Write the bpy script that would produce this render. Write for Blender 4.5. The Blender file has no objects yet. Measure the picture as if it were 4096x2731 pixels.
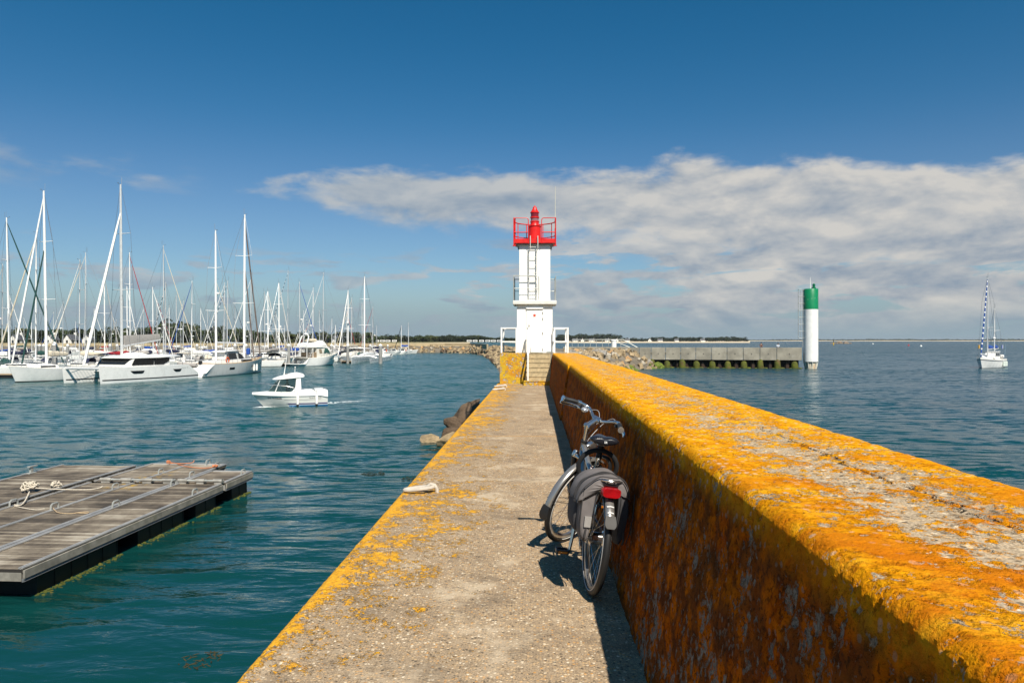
import bpy, bmesh, math, random
from mathutils import Vector, Matrix, Euler, noise as mnoise
R = math.radians
PI = math.pi
C = bpy.context.scene.collection
sc = bpy.context.scene

# ------------------------------------------------------------------ camera
F = 2901.0            # focal length in pixels of the 4096 px wide frame
ZC = 4.8              # eye height above the water
HP = 3.2              # walkway level above the water
YAW = R(1.855)
HZ = 1361.0           # image row of the horizon
cam = bpy.data.cameras.new('camera')
cam.sensor_width = 36.0
cam.lens = 36.0 * F / 4096.0
cam.clip_start = 0.05
cam.clip_end = 30000
camo = bpy.data.objects.new('camera', cam)
camo.location = (0, 0, ZC)
camo.rotation_euler = (R(90) - math.atan((1365.5 - HZ) / F), 0, YAW)
C.objects.link(camo)
sc.camera = camo

# ------------------------------------------------------------------ light
SUN = Vector((0.31, -0.84, 1.0)).normalized()
SKY_STRENGTH = 0.078
sun = bpy.data.lights.new('sun', 'SUN')
sun.energy = 5.0
sun.angle = R(0.5)
sun.color = (1.0, 0.92, 0.80)
suno = bpy.data.objects.new('sun', sun)
suno.rotation_euler = SUN.to_track_quat('Z', 'Y').to_euler()
suno.location = (20, -40, 60)
C.objects.link(suno)
sc.view_settings.view_transform = 'Standard'
sc.view_settings.look = 'None'
sc.view_settings.gamma = 1
sc.view_settings.exposure = 0.5
sc.cycles.max_bounces = 6
sc.cycles.diffuse_bounces = 3
sc.cycles.glossy_bounces = 3
sc.cycles.transmission_bounces = 4
sc.cycles.transparent_max_bounces = 8
sc.cycles.caustics_reflective = False
sc.cycles.caustics_refractive = False
sc.cycles.sample_clamp_indirect = 4.0


class G:
    """short hand for building node trees"""
    def __init__(s, nt):
        s.nt = nt
    def node(s, t, ins=None, **kw):
        n = s.nt.nodes.new(t)
        for k, v in kw.items():
            setattr(n, k, v)
        for k, v in (ins or {}).items():
            s.put(n.inputs[k], v)
        return n
    def put(s, sock, v):
        if isinstance(v, bpy.types.NodeSocket):
            s.nt.links.new(v, sock)
        elif isinstance(v, (tuple, list)) and len(v) == 3 and sock.type == 'RGBA':
            sock.default_value = (*v, 1)
        else:
            sock.default_value = v
    def m(s, op, a, b=0.0, c=None, clamp=False):
        n = s.nt.nodes.new('ShaderNodeMath')
        n.operation = op
        n.use_clamp = clamp
        s.put(n.inputs[0], a)
        s.put(n.inputs[1], b)
        if c is not None:
            s.put(n.inputs[2], c)
        return n.outputs[0]
    def vm(s, op, a, b):
        n = s.nt.nodes.new('ShaderNodeVectorMath')
        n.operation = op
        s.put(n.inputs[0], a)
        s.put(n.inputs[1], b)
        return n.outputs[0]
    def mix(s, f, a, b, blend='MIX'):
        n = s.nt.nodes.new('ShaderNodeMix')
        n.data_type = 'RGBA'
        n.blend_type = blend
        s.put(n.inputs[0], f)
        s.put(n.inputs[6], a)
        s.put(n.inputs[7], b)
        return n.outputs[2]
    def step(s, x, lo, hi):
        n = s.nt.nodes.new('ShaderNodeMapRange')
        n.interpolation_type = 'SMOOTHSTEP'
        s.put(n.inputs[0], x)
        s.put(n.inputs[1], lo)
        s.put(n.inputs[2], hi)
        return n.outputs[0]
    def noise(s, vec, scale, detail=4, rough=0.5, dist=0.0, out=0):
        n = s.nt.nodes.new('ShaderNodeTexNoise')
        if vec is not None:
            s.put(n.inputs['Vector'], vec)
        n.inputs['Scale'].default_value = scale
        n.inputs['Detail'].default_value = detail
        n.inputs['Roughness'].default_value = rough
        n.inputs['Distortion'].default_value = dist
        return n.outputs[out]
    def voro(s, vec, scale, feature='F1', rnd=1.0):
        n = s.nt.nodes.new('ShaderNodeTexVoronoi')
        n.feature = feature
        if vec is not None:
            s.put(n.inputs['Vector'], vec)
        n.inputs['Scale'].default_value = scale
        n.inputs['Randomness'].default_value = rnd
        return n
    def ramp(s, f, stops, interp='LINEAR'):
        n = s.nt.nodes.new('ShaderNodeValToRGB')
        n.color_ramp.interpolation = interp
        e = n.color_ramp.elements
        def rgba(c): return (c, c, c, 1) if isinstance(c, (int, float)) else (*c, 1)
        e[0].position = stops[0][0]; e[0].color = rgba(stops[0][1])
        e[1].position = stops[-1][0]; e[1].color = rgba(stops[-1][1])
        for p, c in stops[1:-1]:
            el = e.new(p); el.color = rgba(c)
        s.put(n.inputs[0], f)
        return n.outputs[0]
    def sep(s, v):
        n = s.nt.nodes.new('ShaderNodeSeparateXYZ')
        s.put(n.inputs[0], v)
        return n.outputs
    def comb(s, x, y, z):
        n = s.nt.nodes.new('ShaderNodeCombineXYZ')
        for i, v in enumerate((x, y, z)):
            s.put(n.inputs[i], v)
        return n.outputs[0]


# ------------------------------------------------------------------ sky with clouds
w = bpy.data.worlds.new('World')
sc.world = w
w.use_nodes = True
nt = w.node_tree
nt.nodes.clear()
g = G(nt)
sky = g.node('ShaderNodeTexSky', sky_type='NISHITA')
sky.sun_disc = False
sky.sun_elevation = math.asin(SUN.z)
sky.sun_rotation = math.atan2(SUN.x, SUN.y)
sky.altitude = 0
sky.air_density = 1.0
sky.dust_density = 0.6
sky.ozone_density = 3.0
d = g.node('ShaderNodeTexCoord').outputs['Generated']
dx, dy, dz = g.sep(d)
az = g.m('ARCTAN2', dx, dy)
el = g.m('ARCSINE', dz)
skycol = g.node('ShaderNodeHueSaturation', {'Saturation': 1.15, 'Value': 0.80, 'Color': sky.outputs[0]}).outputs[0]
tint = g.mix(g.step(el, 0.04, 0.45), (0.80, 0.90, 1.0), (0.22, 0.80, 0.92))
tint = g.mix(g.step(el, 0.12, 0.30), (0.80, 0.92, 1.0), tint)
skycol = g.mix(1.0, skycol, tint, 'MULTIPLY')
azn = g.m('MULTIPLY_ADD', az, 0.625, 0.5)             # -0.8..0.8 rad to 0..1
def A(px): return ((px - 2142) / F) * 0.625 + 0.5
def E(py): return (HZ - py) / F
K = 1 / 0.35
top = g.ramp(azn, [(A(-600), E(960)*K), (A(950), E(850)*K), (A(1180), E(720)*K), (A(1350), E(705)*K), (A(1700), E(705)*K),
                   (A(2350), E(710)*K), (A(2700), E(660)*K), (A(3150), E(705)*K), (A(3600), E(760)*K),
                   (A(3900), E(750)*K), (A(4500), E(790)*K), (A(5200), E(900)*K)])
bot = g.ramp(azn, [(A(800), E(760)*K), (A(1200), E(745)*K), (A(1450), E(880)*K), (A(1850), E(925)*K),
                   (A(2300), E(955)*K), (A(2800), E(1030)*K), (A(3600), E(1100)*K), (A(4600), E(1120)*K)])
top = g.m('MULTIPLY', top, 1/K)
bot = g.m('MULTIPLY', bot, 1/K)
cv = g.comb(az, g.m('MULTIPLY', el, 2.3), 3.7)
n1 = g.noise(cv, 7.5, 8, 0.55, 0.25)
n2 = g.noise(cv, 20.0, 7, 0.55, 0.2)
n1c = g.m('SUBTRACT', n1, 0.5)
n2c = g.m('SUBTRACT', n2, 0.5)
edge = g.m('MULTIPLY_ADD', n1c, 0.075, g.m('MULTIPLY', n2c, 0.040))
d_top = g.step(g.m('ADD', g.m('SUBTRACT', top, el), edge), -0.004, 0.020)
d_bot = g.step(g.m('ADD', g.m('SUBTRACT', el, bot), g.m('MULTIPLY', edge, 1.5)), -0.02, 0.022)
main = g.m('MULTIPLY', d_top, d_bot)
# stretched cloudlets towards the horizon
lv = g.comb(g.m('MULTIPLY', az, 1.25), g.m('MULTIPLY', el, 6.0), 1.3)
l1 = g.noise(lv, 7.0, 8, 0.58, 0.3)
right = g.step(az, -0.26, 0.30)
thr = g.m('MULTIPLY_ADD', right, -0.165, 0.515)
low = g.step(g.m('SUBTRACT', l1, thr), 0.0, 0.10)
band = g.m('MULTIPLY', g.step(el, 0.0, 0.02), g.m('SUBTRACT', 1.0, g.step(el, g.m('MULTIPLY_ADD', right, 0.06, 0.085), g.m('MULTIPLY_ADD', right, 0.06, 0.14))))
low = g.m('MULTIPLY', g.m('MULTIPLY', low, band), g.m('MULTIPLY_ADD', right, 0.24, 0.72))
# thin wisps at the left
wis = g.noise(g.comb(az, g.m('MULTIPLY', el, 3.5), 8.1), 8.0, 6, 0.55)
wisb = g.m('MULTIPLY', g.step(el, 0.165, 0.2), g.m('SUBTRACT', 1.0, g.step(el, 0.20, 0.235)))
wis = g.m('MULTIPLY', g.m('MULTIPLY', g.step(wis, 0.47, 0.68), wisb), g.m('MULTIPLY', g.m('SUBTRACT', 1.0, g.step(az, -0.50, -0.42)), 0.55))
cover = g.m('MAXIMUM', g.m('MULTIPLY', main, 0.97), g.m('MAXIMUM', low, wis))
front = g.step(dy, 0.1, 0.35)
cover = g.m('MULTIPLY', cover, front)
# shade: noise offset along the light gives soft modelling
sh1 = g.noise(g.comb(az, g.m('MULTIPLY_ADD', el, 2.3, 0.035), 3.7), 7.5, 8, 0.55, 0.25)
shade = g.m('MULTIPLY_ADD', g.m('SUBTRACT', n1, sh1), 3.2, 0.50)
shade = g.m('ADD', shade, g.m('MULTIPLY', n2c, 0.7))
shade = g.m('ADD', shade, g.m('MULTIPLY', g.m('SUBTRACT', g.noise(lv, 5.0, 6, 0.6), 0.5), 0.9))
shade = g.m('ADD', shade, g.m('MULTIPLY_ADD', g.step(el, 0.02, 0.22), 0.30, -0.08), clamp=True)
S = 1.0 / (SKY_STRENGTH * 2**0.5)
cc = g.mix(shade, (0.27*S, 0.335*S, 0.42*S), (0.64*S, 0.62*S, 0.585*S))
cc = g.mix(g.m('MULTIPLY', g.m('SUBTRACT', 1.0, right), 0.45), cc, (0.26*S, 0.36*S, 0.47*S))
hz = g.m('SUBTRACT', 1.0, g.step(el, 0.0, 0.11))
skycol = g.mix(g.m('MULTIPLY', hz, 0.85), skycol, (0.295*S, 0.405*S, 0.475*S))
col = g.mix(cover, skycol, cc)
col = g.mix(g.m('MULTIPLY', g.m('SUBTRACT', 1.0, g.step(el, 0.005, 0.06)), 0.75), col, (0.30*S, 0.395*S, 0.455*S))
bg = g.node('ShaderNodeBackground', {'Color': col, 'Strength': SKY_STRENGTH})
wo = g.node('ShaderNodeOutputWorld')
nt.links.new(bg.outputs[0], wo.inputs[0])

# ------------------------------------------------------------------ places: image ray onto a level plane
def Wd(px, D):
    xc = (px - 2048) / F * D
    return Vector((xc * math.cos(YAW) - D * math.sin(YAW), xc * math.sin(YAW) + D * math.cos(YAW), 0))
def W(px, py, z=0.0):
    D = (ZC - z) * F / (py - HZ)
    v = Wd(px, D)
    v.z = z
    return v

# ------------------------------------------------------------------ mesh helpers
class MB:
    def __init__(s):
        s.v = []; s.f = []; s.sm = []
    def add(s, vs, fs, smooth=False):
        o = len(s.v)
        s.v += [Vector(p) for p in vs]
        for f in fs:
            s.f.append(tuple(i + o for i in f)); s.sm.append(smooth)
        return s
    def box(s, c, size, rot=None, top=1.0):
        hx, hy, hz = size[0]/2, size[1]/2, size[2]/2
        vs = []
        for z, k in ((-hz, 1.0), (hz, top)):
            for x, y in ((-hx, -hy), (hx, -hy), (hx, hy), (-hx, hy)):
                p = Vector((x*k, y*k, z))
                if rot is not None: p = rot @ p
                vs.append(p + Vector(c))
        return s.add(vs, [(3,2,1,0),(4,5,6,7),(0,1,5,4),(1,2,6,5),(2,3,7,6),(3,0,4,7)])
    def bevbox(s, c, size, b=0.02, rot=None):
        hx, hy, hz = size[0]/2, size[1]/2, size[2]/2
        rings = []
        for z, i in ((-hz, b), (-hz+b, 0), (hz-b, 0), (hz, b)):
            x, y = hx-i, hy-i
            k = b*0.6
            ring = [(-x+k,-y),(x-k,-y),(x,-y+k),(x,y-k),(x-k,y),(-x+k,y),(-x,y-k),(-x,-y+k)]
            r2 = []
            for (px, py) in ring:
                p = Vector((px, py, z))
                if rot is not None: p = rot @ p
                r2.append(p + Vector(c))
            rings.append(r2)
        return s.loft(rings)
    def loft(s, rings, cap=True, closed=True, smooth=False):
        n = len(rings[0]); vs = []; fs = []
        for r in rings: vs += list(r)
        for i in range(len(rings)-1):
            for j in range(n if closed else n-1):
                k = (j+1) % n
                fs.append((i*n+j, i*n+k, (i+1)*n+k, (i+1)*n+j))
        if cap:
            fs.append(tuple(range(n-1, -1, -1)))
            fs.append(tuple((len(rings)-1)*n + j for j in range(n)))
        return s.add(vs, fs, smooth)
    def tube(s, pts, r, seg=8, closed=False, smooth=True, flat=1.0):
        pts = [Vector(p) for p in pts]
        n = len(pts)
        rs = r if isinstance(r, (list, tuple)) else [r]*n
        tang = []
        for i in range(n):
            if closed: t = pts[(i+1) % n] - pts[i-1]
            else: t = pts[min(i+1, n-1)] - pts[max(i-1, 0)]
            tang.append(t.normalized() if t.length > 1e-9 else Vector((0,0,1)))
        up = Vector((0,0,1)) if abs(tang[0].z) < 0.9 else Vector((1,0,0))
        nx = tang[0].cross(up).normalized()
        rings = []
        for i in range(n):
            nx = (nx - tang[i]*nx.dot(tang[i])).normalized()
            ny = tang[i].cross(nx)
            rings.append([pts[i] + (nx*math.cos(2*PI*k/seg) + ny*math.sin(2*PI*k/seg)*flat)*rs[i] for k in range(seg)])
        if closed: rings.append(rings[0])
        return s.loft(rings, cap=not closed, smooth=smooth)
    def lathe(s, prof, c=(0,0,0), seg=20, smooth=True, mat=None, cap=True):
        rings = []
        for r, z in prof:
            ring = []
            for k in range(seg):
                p = Vector((r*math.cos(2*PI*k/seg), r*math.sin(2*PI*k/seg), z))
                if mat is not None: p = mat @ p
                ring.append(p + Vector(c))
            rings.append(ring)
        return s.loft(rings, cap=cap, smooth=smooth)
    def ball(s, c, r, seg=10, rings=6, rot=None):
        rr = r if isinstance(r, (tuple, list)) else (r, r, r)
        rg = []
        for i in range(rings+1):
            a = -PI/2 + PI*i/rings
            ca = max(math.cos(a), 0.02)
            ring = []
            for k in range(seg):
                p = Vector((rr[0]*ca*math.cos(2*PI*k/seg), rr[1]*ca*math.sin(2*PI*k/seg), rr[2]*math.sin(a)))
                if rot is not None: p = rot @ p
                ring.append(p + Vector(c))
            rg.append(ring)
        return s.loft(rg, smooth=True)
    def prism(s, poly, f, a, b):
        """poly of 2-D points, f(u, v, t) gives 3-D, from t=a to t=b"""
        return s.loft([[f(u, v, a) for u, v in poly], [f(u, v, b) for u, v in poly]])
    def xf(s, M, start=0):
        for i in range(start, len(s.v)): s.v[i] = M @ s.v[i]
        return s

def build(name, mb, mat, parent=None, sharp=0.7, loc=None):
    me = bpy.data.meshes.new(name)
    me.from_pydata([tuple(v) for v in mb.v], [], mb.f)
    me.polygons.foreach_set('use_smooth', mb.sm)
    bm = bmesh.new(); bm.from_mesh(me)
    bmesh.ops.recalc_face_normals(bm, faces=bm.faces)
    if any(mb.sm):
        for e in bm.edges:
            if len(e.link_faces) == 2 and e.calc_face_angle(0) > sharp: e.smooth = False
    bm.to_mesh(me); bm.free()
    if mat is not None: me.materials.append(mat)
    o = bpy.data.objects.new(name, me)
    C.objects.link(o)
    if parent is not None: o.parent = parent
    if loc is not None: o.location = loc
    return o

def tag(o, label, cat, group=None):
    o['label'] = label; o['category'] = cat
    if group: o['group'] = group
    return o
def thing(name, label, cat, loc=(0,0,0), rot=(0,0,0), group=None):
    o = bpy.data.objects.new(name, None)
    o.empty_display_size = 0.2
    C.objects.link(o)
    o.location = loc; o.rotation_euler = rot
    return tag(o, label, cat, group)
def structure(o, label=None):
    o['kind'] = 'structure'
    if label: o['label'] = label
    return o
def copy_tree(o, parent=None):
    c = o.copy(); C.objects.link(c)
    if parent is not None: c.parent = parent
    for ch in list(o.children): copy_tree(ch, c)
    return c
def text_part(name, body, size, mat, parent, M, extrude=0.001):
    cu = bpy.data.curves.new(name, 'FONT')
    cu.body = body; cu.size = size; cu.extrude = extrude
    cu.align_x = 'CENTER'; cu.align_y = 'CENTER'
    t = bpy.data.objects.new('tmp', cu)
    me = bpy.data.meshes.new_from_object(t)
    bpy.data.objects.remove(t)
    me.transform(M)
    me.materials.append(mat)
    o = bpy.data.objects.new(name, me); C.objects.link(o); o.parent = parent
    return o

def hull_text(name, body, size, m_, parent, h, tt, q, side, yoff=0.0):
    """lettering bent onto the topsides, reading left to right from outside"""
    o = text_part(name, body, size, m_, parent, Matrix.Identity(4), 0.0)
    k = 0.75/h.sheer(tt)
    for v in o.data.vertices:
        p = h.P(tt - side*v.co.x/h.L, q + v.co.y*k, side, 0.007)
        v.co = (p.x, p.y + yoff, p.z)
    return o

# ------------------------------------------------------------------ materials
MATS = {}
def mat(name, c, rough=0.55, metal=0.0, var=0.12, scale=4.0, bump=0.0, bscale=40.0, coat=0.0, ior=1.45, stain=None):
    if name in MATS: return MATS[name]
    m = bpy.data.materials.new(name); m.use_nodes = True
    nt = m.node_tree; nt.nodes.clear(); g = G(nt)
    co = g.node('ShaderNodeTexCoord').outputs['Object']
    n = g.noise(co, scale, 5, 0.6)
    f = g.step(n, 0.3, 0.7)
    colr = g.mix(f, tuple(x*(1-var) for x in c), tuple(min(1, x*(1+var*0.6)) for x in c))
    if stain:
        n3 = g.noise(co, stain[2], 6, 0.65)
        colr = g.mix(g.m('MULTIPLY', g.step(n3, stain[3], stain[3]+0.18), stain[1]), colr, stain[0])
    b = g.node('ShaderNodeBsdfPrincipled', {'Base Color': colr, 'Metallic': metal, 'IOR': ior,
               'Roughness': g.m('MULTIPLY_ADD', g.m('SUBTRACT', n, 0.5), 0.25, rough, clamp=True), 'Coat Weight': coat})
    if bump:
        bn = g.node('ShaderNodeBump', {'Strength': 1.0, 'Distance': bump, 'Height': g.noise(co, bscale, 6, 0.65)})
        nt.links.new(bn.outputs[0], b.inputs['Normal'])
    o = g.node('ShaderNodeOutputMaterial')
    nt.links.new(b.outputs[0], o.inputs[0])
    MATS[name] = m
    return m

white = mat('white_gelcoat', (0.80, 0.79, 0.76), 0.28, var=0.05, scale=1.5)
white2 = mat('grey_white_gelcoat', (0.62, 0.62, 0.60), 0.3, var=0.06, scale=1.5)
cream = mat('cream_deck', (0.66, 0.63, 0.56), 0.6, var=0.08)
glass = mat('dark_window', (0.012, 0.014, 0.016), 0.08, var=0.3, ior=1.5)
alu = mat('mast_aluminium', (0.66, 0.66, 0.65), 0.42, 0.25, var=0.08)
mastw = mat('mast_white', (0.82, 0.81, 0.79), 0.35, var=0.05)
wire = mat('rigging_wire', (0.30, 0.31, 0.32), 0.4, 0.5)
steel = mat('stainless_steel', (0.62, 0.62, 0.62), 0.22, 1.0, var=0.08)
black = mat('black_rubber', (0.014, 0.014, 0.014), 0.55, var=0.3)
whitesail = mat('white_sailcloth', (0.78, 0.76, 0.72), 0.8, var=0.12, scale=3)
SAIL = {'white': whitesail,
        'navy': mat('navy_canvas', (0.012, 0.016, 0.05), 0.8, var=0.25),
        'blue': mat('blue_canvas', (0.015, 0.07, 0.32), 0.8, var=0.25),
        'green': mat('green_canvas', (0.008, 0.05, 0.045), 0.8, var=0.25),
        'red': mat('red_canvas', (0.30, 0.012, 0.02), 0.8, var=0.2),
        'grey': mat('grey_canvas', (0.33, 0.31, 0.29), 0.85, var=0.15),
        'cream': mat('cream_canvas', (0.60, 0.53, 0.41), 0.85, var=0.12),
        'black': mat('black_canvas', (0.012, 0.014, 0.018), 0.8, var=0.3)}
def stripe_mat(name, a, b, period):
    m = bpy.data.materials.new(name); m.use_nodes = True
    nt = m.node_tree; nt.nodes.clear(); g = G(nt)
    x, y, z = g.sep(g.node('ShaderNodeTexCoord').outputs['Object'])
    s = g.m('ADD', z, g.m('MULTIPLY', g.m('ADD', x, y), 0.6))
    f = g.m('LESS_THAN', g.m('FRACT', g.m('DIVIDE', s, period)), 0.28)
    b_ = g.node('ShaderNodeBsdfPrincipled', {'Base Color': g.mix(f, a, b), 'Roughness': 0.8})
    nt.links.new(b_.outputs[0], g.node('ShaderNodeOutputMaterial').inputs[0])
    SAIL[name] = m
stripe_mat('blue-striped', (0.012, 0.06, 0.25), (0.75, 0.75, 0.75), 0.75)
stripe_mat('black-striped', (0.015, 0.016, 0.03), (0.75, 0.75, 0.75), 0.75)
stripe_mat('red-striped', (0.30, 0.012, 0.02), (0.75, 0.7, 0.65), 0.9)
# ================================================================== water
def water_material():
    m = bpy.data.materials.new('sea_water'); m.use_nodes = True
    nt = m.node_tree; nt.nodes.clear(); g = G(nt)
    co = g.node('ShaderNodeTexCoord').outputs['Object']
    x, y, z = g.sep(co)
    warp = g.vm('MULTIPLY', g.node('ShaderNodeTexNoise', {'Vector': co, 'Scale': 0.11, 'Detail': 2}).outputs['Color'], (3.0, 3.0, 0))
    cw = g.vm('ADD', co, warp)
    dist = g.node('ShaderNodeVectorMath', {0: co}, operation='LENGTH').outputs['Value']
    def lay(sx, sy, scale, detail, rough, rot):
        mp = g.node('ShaderNodeMapping', {'Vector': cw, 'Rotation': (0, 0, R(rot)), 'Scale': (sx, sy, 1)})
        return g.noise(mp.outputs[0], scale, detail, rough, 0.3)
    a = lay(0.42, 1.0, 0.55, 3, 0.5, 8)
    b = lay(0.40, 1.0, 1.7, 4, 0.55, -11)
    c = lay(0.55, 1.0, 5.5, 3, 0.55, 5)
    gust = g.noise(g.node('ShaderNodeMapping', {'Vector': co, 'Scale': (0.35, 1, 1)}).outputs[0], 0.05, 4, 0.55)
    gk = g.m('MULTIPLY_ADD', g.step(gust, 0.36, 0.64), 0.85, 0.40)
    far = g.step(dist, 7.0, 45.0)
    h = g.m('ADD', g.m('MULTIPLY', a, 0.36), g.m('ADD', g.m('MULTIPLY', b, 0.10), g.m('MULTIPLY', c, 0.014)))
    bn = g.node('ShaderNodeBump', {'Strength': 1.0, 'Distance': gk, 'Height': h})
    # short steep ripples that stay steep however small they get with distance
    def slope(sx, sy, scale, rot):
        mp = g.node('ShaderNodeMapping', {'Vector': cw, 'Rotation': (0, 0, R(rot)), 'Scale': (sx, sy, 1)})
        return g.vm('SUBTRACT', g.noise(mp.outputs[0], scale, 3, 0.6, 0.2, out=1), (0.5, 0.5, 0.5))
    sl = g.vm('ADD', g.vm('MULTIPLY', slope(0.45, 1.0, 2.1, 6), (0.5, 1.05, 0)), g.vm('MULTIPLY', slope(0.5, 1.0, 0.5, -7), (0.22, 0.42, 0)))
    k = g.m('MULTIPLY', g.m('ADD', g.m('MULTIPLY_ADD', far, 2.3, 0.20), g.m('MULTIPLY', g.step(dist, 70, 500), 2.2)), gk)
    nrm = g.vm('NORMALIZE', g.vm('ADD', bn.outputs[0], g.vm('MULTIPLY', sl, g.comb(k, k, 0.0))), (0, 0, 0))
    deep = g.step(g.m('ADD', g.m('MULTIPLY', x, 1.0), g.m('MULTIPLY', g.m('SUBTRACT', gust, 0.5), 30)), -30, 40)
    near = g.m('SUBTRACT', 1.0, g.step(dist, 14.0, 60.0))
    colr = g.mix(deep, (0.004, 0.062, 0.066), (0.003, 0.042, 0.060))
    colr = g.mix(near, colr, (0.003, 0.040, 0.038))
    p = g.node('ShaderNodeBsdfPrincipled', {'Base Color': colr, 'Roughness': g.m('MULTIPLY_ADD', far, 0.14, 0.06), 'IOR': 1.333, 'Specular Tint': (0.72, 0.90, 0.88, 1)})
    nt.links.new(nrm, p.inputs['Normal'])
    nt.links.new(p.outputs[0], g.node('ShaderNodeOutputMaterial').inputs[0])
    return m
mb = MB()
mb.add([(-9000, -400, 0), (9000, -400, 0), (14000, 14000, 0), (-14000, 14000, 0)], [(0, 1, 2, 3)])
sea = structure(build('sea', mb, water_material()))

# ================================================================== pier materials
def concrete_nodes(g, co, tone=(0.43, 0.32, 0.205), agg=62.0):
    v = g.voro(co, agg)
    rnd = g.sep(g.node('ShaderNodeSeparateColor', {'Color': v.outputs['Color']}).outputs[0]) if False else v.outputs['Color']
    sepc = g.node('ShaderNodeSeparateColor', {'Color': rnd})
    pick = sepc.outputs[0]
    stone = g.ramp(pick, [(0.0, (0.08, 0.065, 0.045)), (0.22, (0.22, 0.16, 0.10)), (0.42, (0.42, 0.29, 0.165)),
                          (0.66, (0.50, 0.35, 0.19)), (0.76, (0.52, 0.25, 0.06)), (0.84, (0.62, 0.47, 0.29)), (1.0, (0.76, 0.66, 0.50))])
    d = v.outputs['Distance']
    n = g.noise(co, 150, 3, 0.6)
    matrix = g.mix(g.step(n, 0.35, 0.65), tuple(x*0.48 for x in tone), tone)
    show = g.m('MULTIPLY', g.m('SUBTRACT', 1.0, g.step(d, 0.35, 0.62)), g.step(sepc.outputs[1], 0.25, 0.45))
    col = g.mix(g.m('MULTIPLY', show, 0.95), matrix, stone)
    big = g.noise(co, 2.2, 7, 0.68)
    col = g.mix(g.m('MULTIPLY', g.step(big, 0.50, 0.66), 0.50), col, (0.12, 0.09, 0.062))
    pale = g.noise(g.vm('ADD', co, (7, 3, 1)), 1.6, 7, 0.7)
    col = g.mix(g.m('MULTIPLY', g.step(pale, 0.52, 0.66), 0.62), col, (0.56, 0.455, 0.32))
    h = g.m('MULTIPLY', g.m('SUBTRACT', 0.6, d), show)
    return col, h, n

def path_material():
    m = bpy.data.materials.new('lichened_aggregate_concrete'); m.use_nodes = True
    nt = m.node_tree; nt.nodes.clear(); g = G(nt)
    co = g.node('ShaderNodeTexCoord').outputs['Object']
    x, y, z = g.sep(co)
    col, h, n = concrete_nodes(g, co)
    e = g.m('ADD', x, 1.40)                      # metres from the harbour edge
    a = g.noise(co, 5.5, 8, 0.68)
    b = g.noise(g.vm('ADD', co, (3, 9, 2)), 24, 6, 0.62)
    mixn = g.m('ADD', g.m('MULTIPLY', a, 0.62), g.m('MULTIPLY', b, 0.38))
    big = g.m('MULTIPLY', g.m('SUBTRACT', g.noise(g.vm('ADD', co, (1, 5, 0)), 0.55, 3, 0.5), 0.5), 0.28)
    thr = g.m('ADD', g.ramp(g.m('MULTIPLY', e, 0.5), [(0.0, 0.36), (0.03, 0.425), (0.07, 0.475), (0.2, 0.485), (0.36, 0.525), (0.6, 0.62), (1.0, 0.74)]), big)
    thr = g.m('ADD', thr, g.m('MULTIPLY', g.step(y, 16.0, 3.0), 0.03))
    mixn = g.m('ADD', mixn, g.m('MULTIPLY', g.m('SUBTRACT', g.noise(co, 85, 3, 0.6), 0.5), 0.26))
    cov = g.m('MULTIPLY', g.step(g.m('SUBTRACT', mixn, thr), -0.005, 0.055), 0.95)
    lic = g.ramp(g.noise(co, 45, 4, 0.6), [(0.3, (0.50, 0.22, 0.008)), (0.5, (0.66, 0.32, 0.008)), (0.7, (0.78, 0.42, 0.015))])
    col = g.mix(cov, col, lic)
    # joints across the walkway
    for jy in (12.1, 17.3, 21.6, 23.9):
        jd = g.m('ABSOLUTE', g.m('SUBTRACT', g.m('ADD', y, g.m('MULTIPLY', g.m('SUBTRACT', g.noise(co, 3.0, 3), 0.5), 0.05)), jy))
        jm = g.m('SUBTRACT', 1.0, g.step(jd, 0.008, 0.035))
        col = g.mix(g.m('MULTIPLY', jm, 0.8 if jy < 13 else 0.6), col, (0.50, 0.24, 0.02) if jy < 13 else (0.15, 0.12, 0.09))
    p = g.node('ShaderNodeBsdfPrincipled', {'Base Color': col, 'Roughness': 0.85, 'Specular IOR Level': 0.3})
    height = g.m('ADD', g.m('MULTIPLY', h, 0.006), g.m('ADD', g.m('MULTIPLY', n, 0.003), g.m('MULTIPLY', g.m('MULTIPLY', cov, g.m('ADD', 0.4, b)), 0.012)))
    nt.links.new(p.outputs[0], g.node('ShaderNodeOutputMaterial').inputs[0])
    dn = g.node('ShaderNodeDisplacement', {'Height': height, 'Midlevel': 0.0, 'Scale': 1.0})
    nt.links.new(dn.outputs[0], nt.nodes['Material Output'].inputs['Displacement'])
    m.displacement_method = 'BOTH'
    return m

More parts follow.
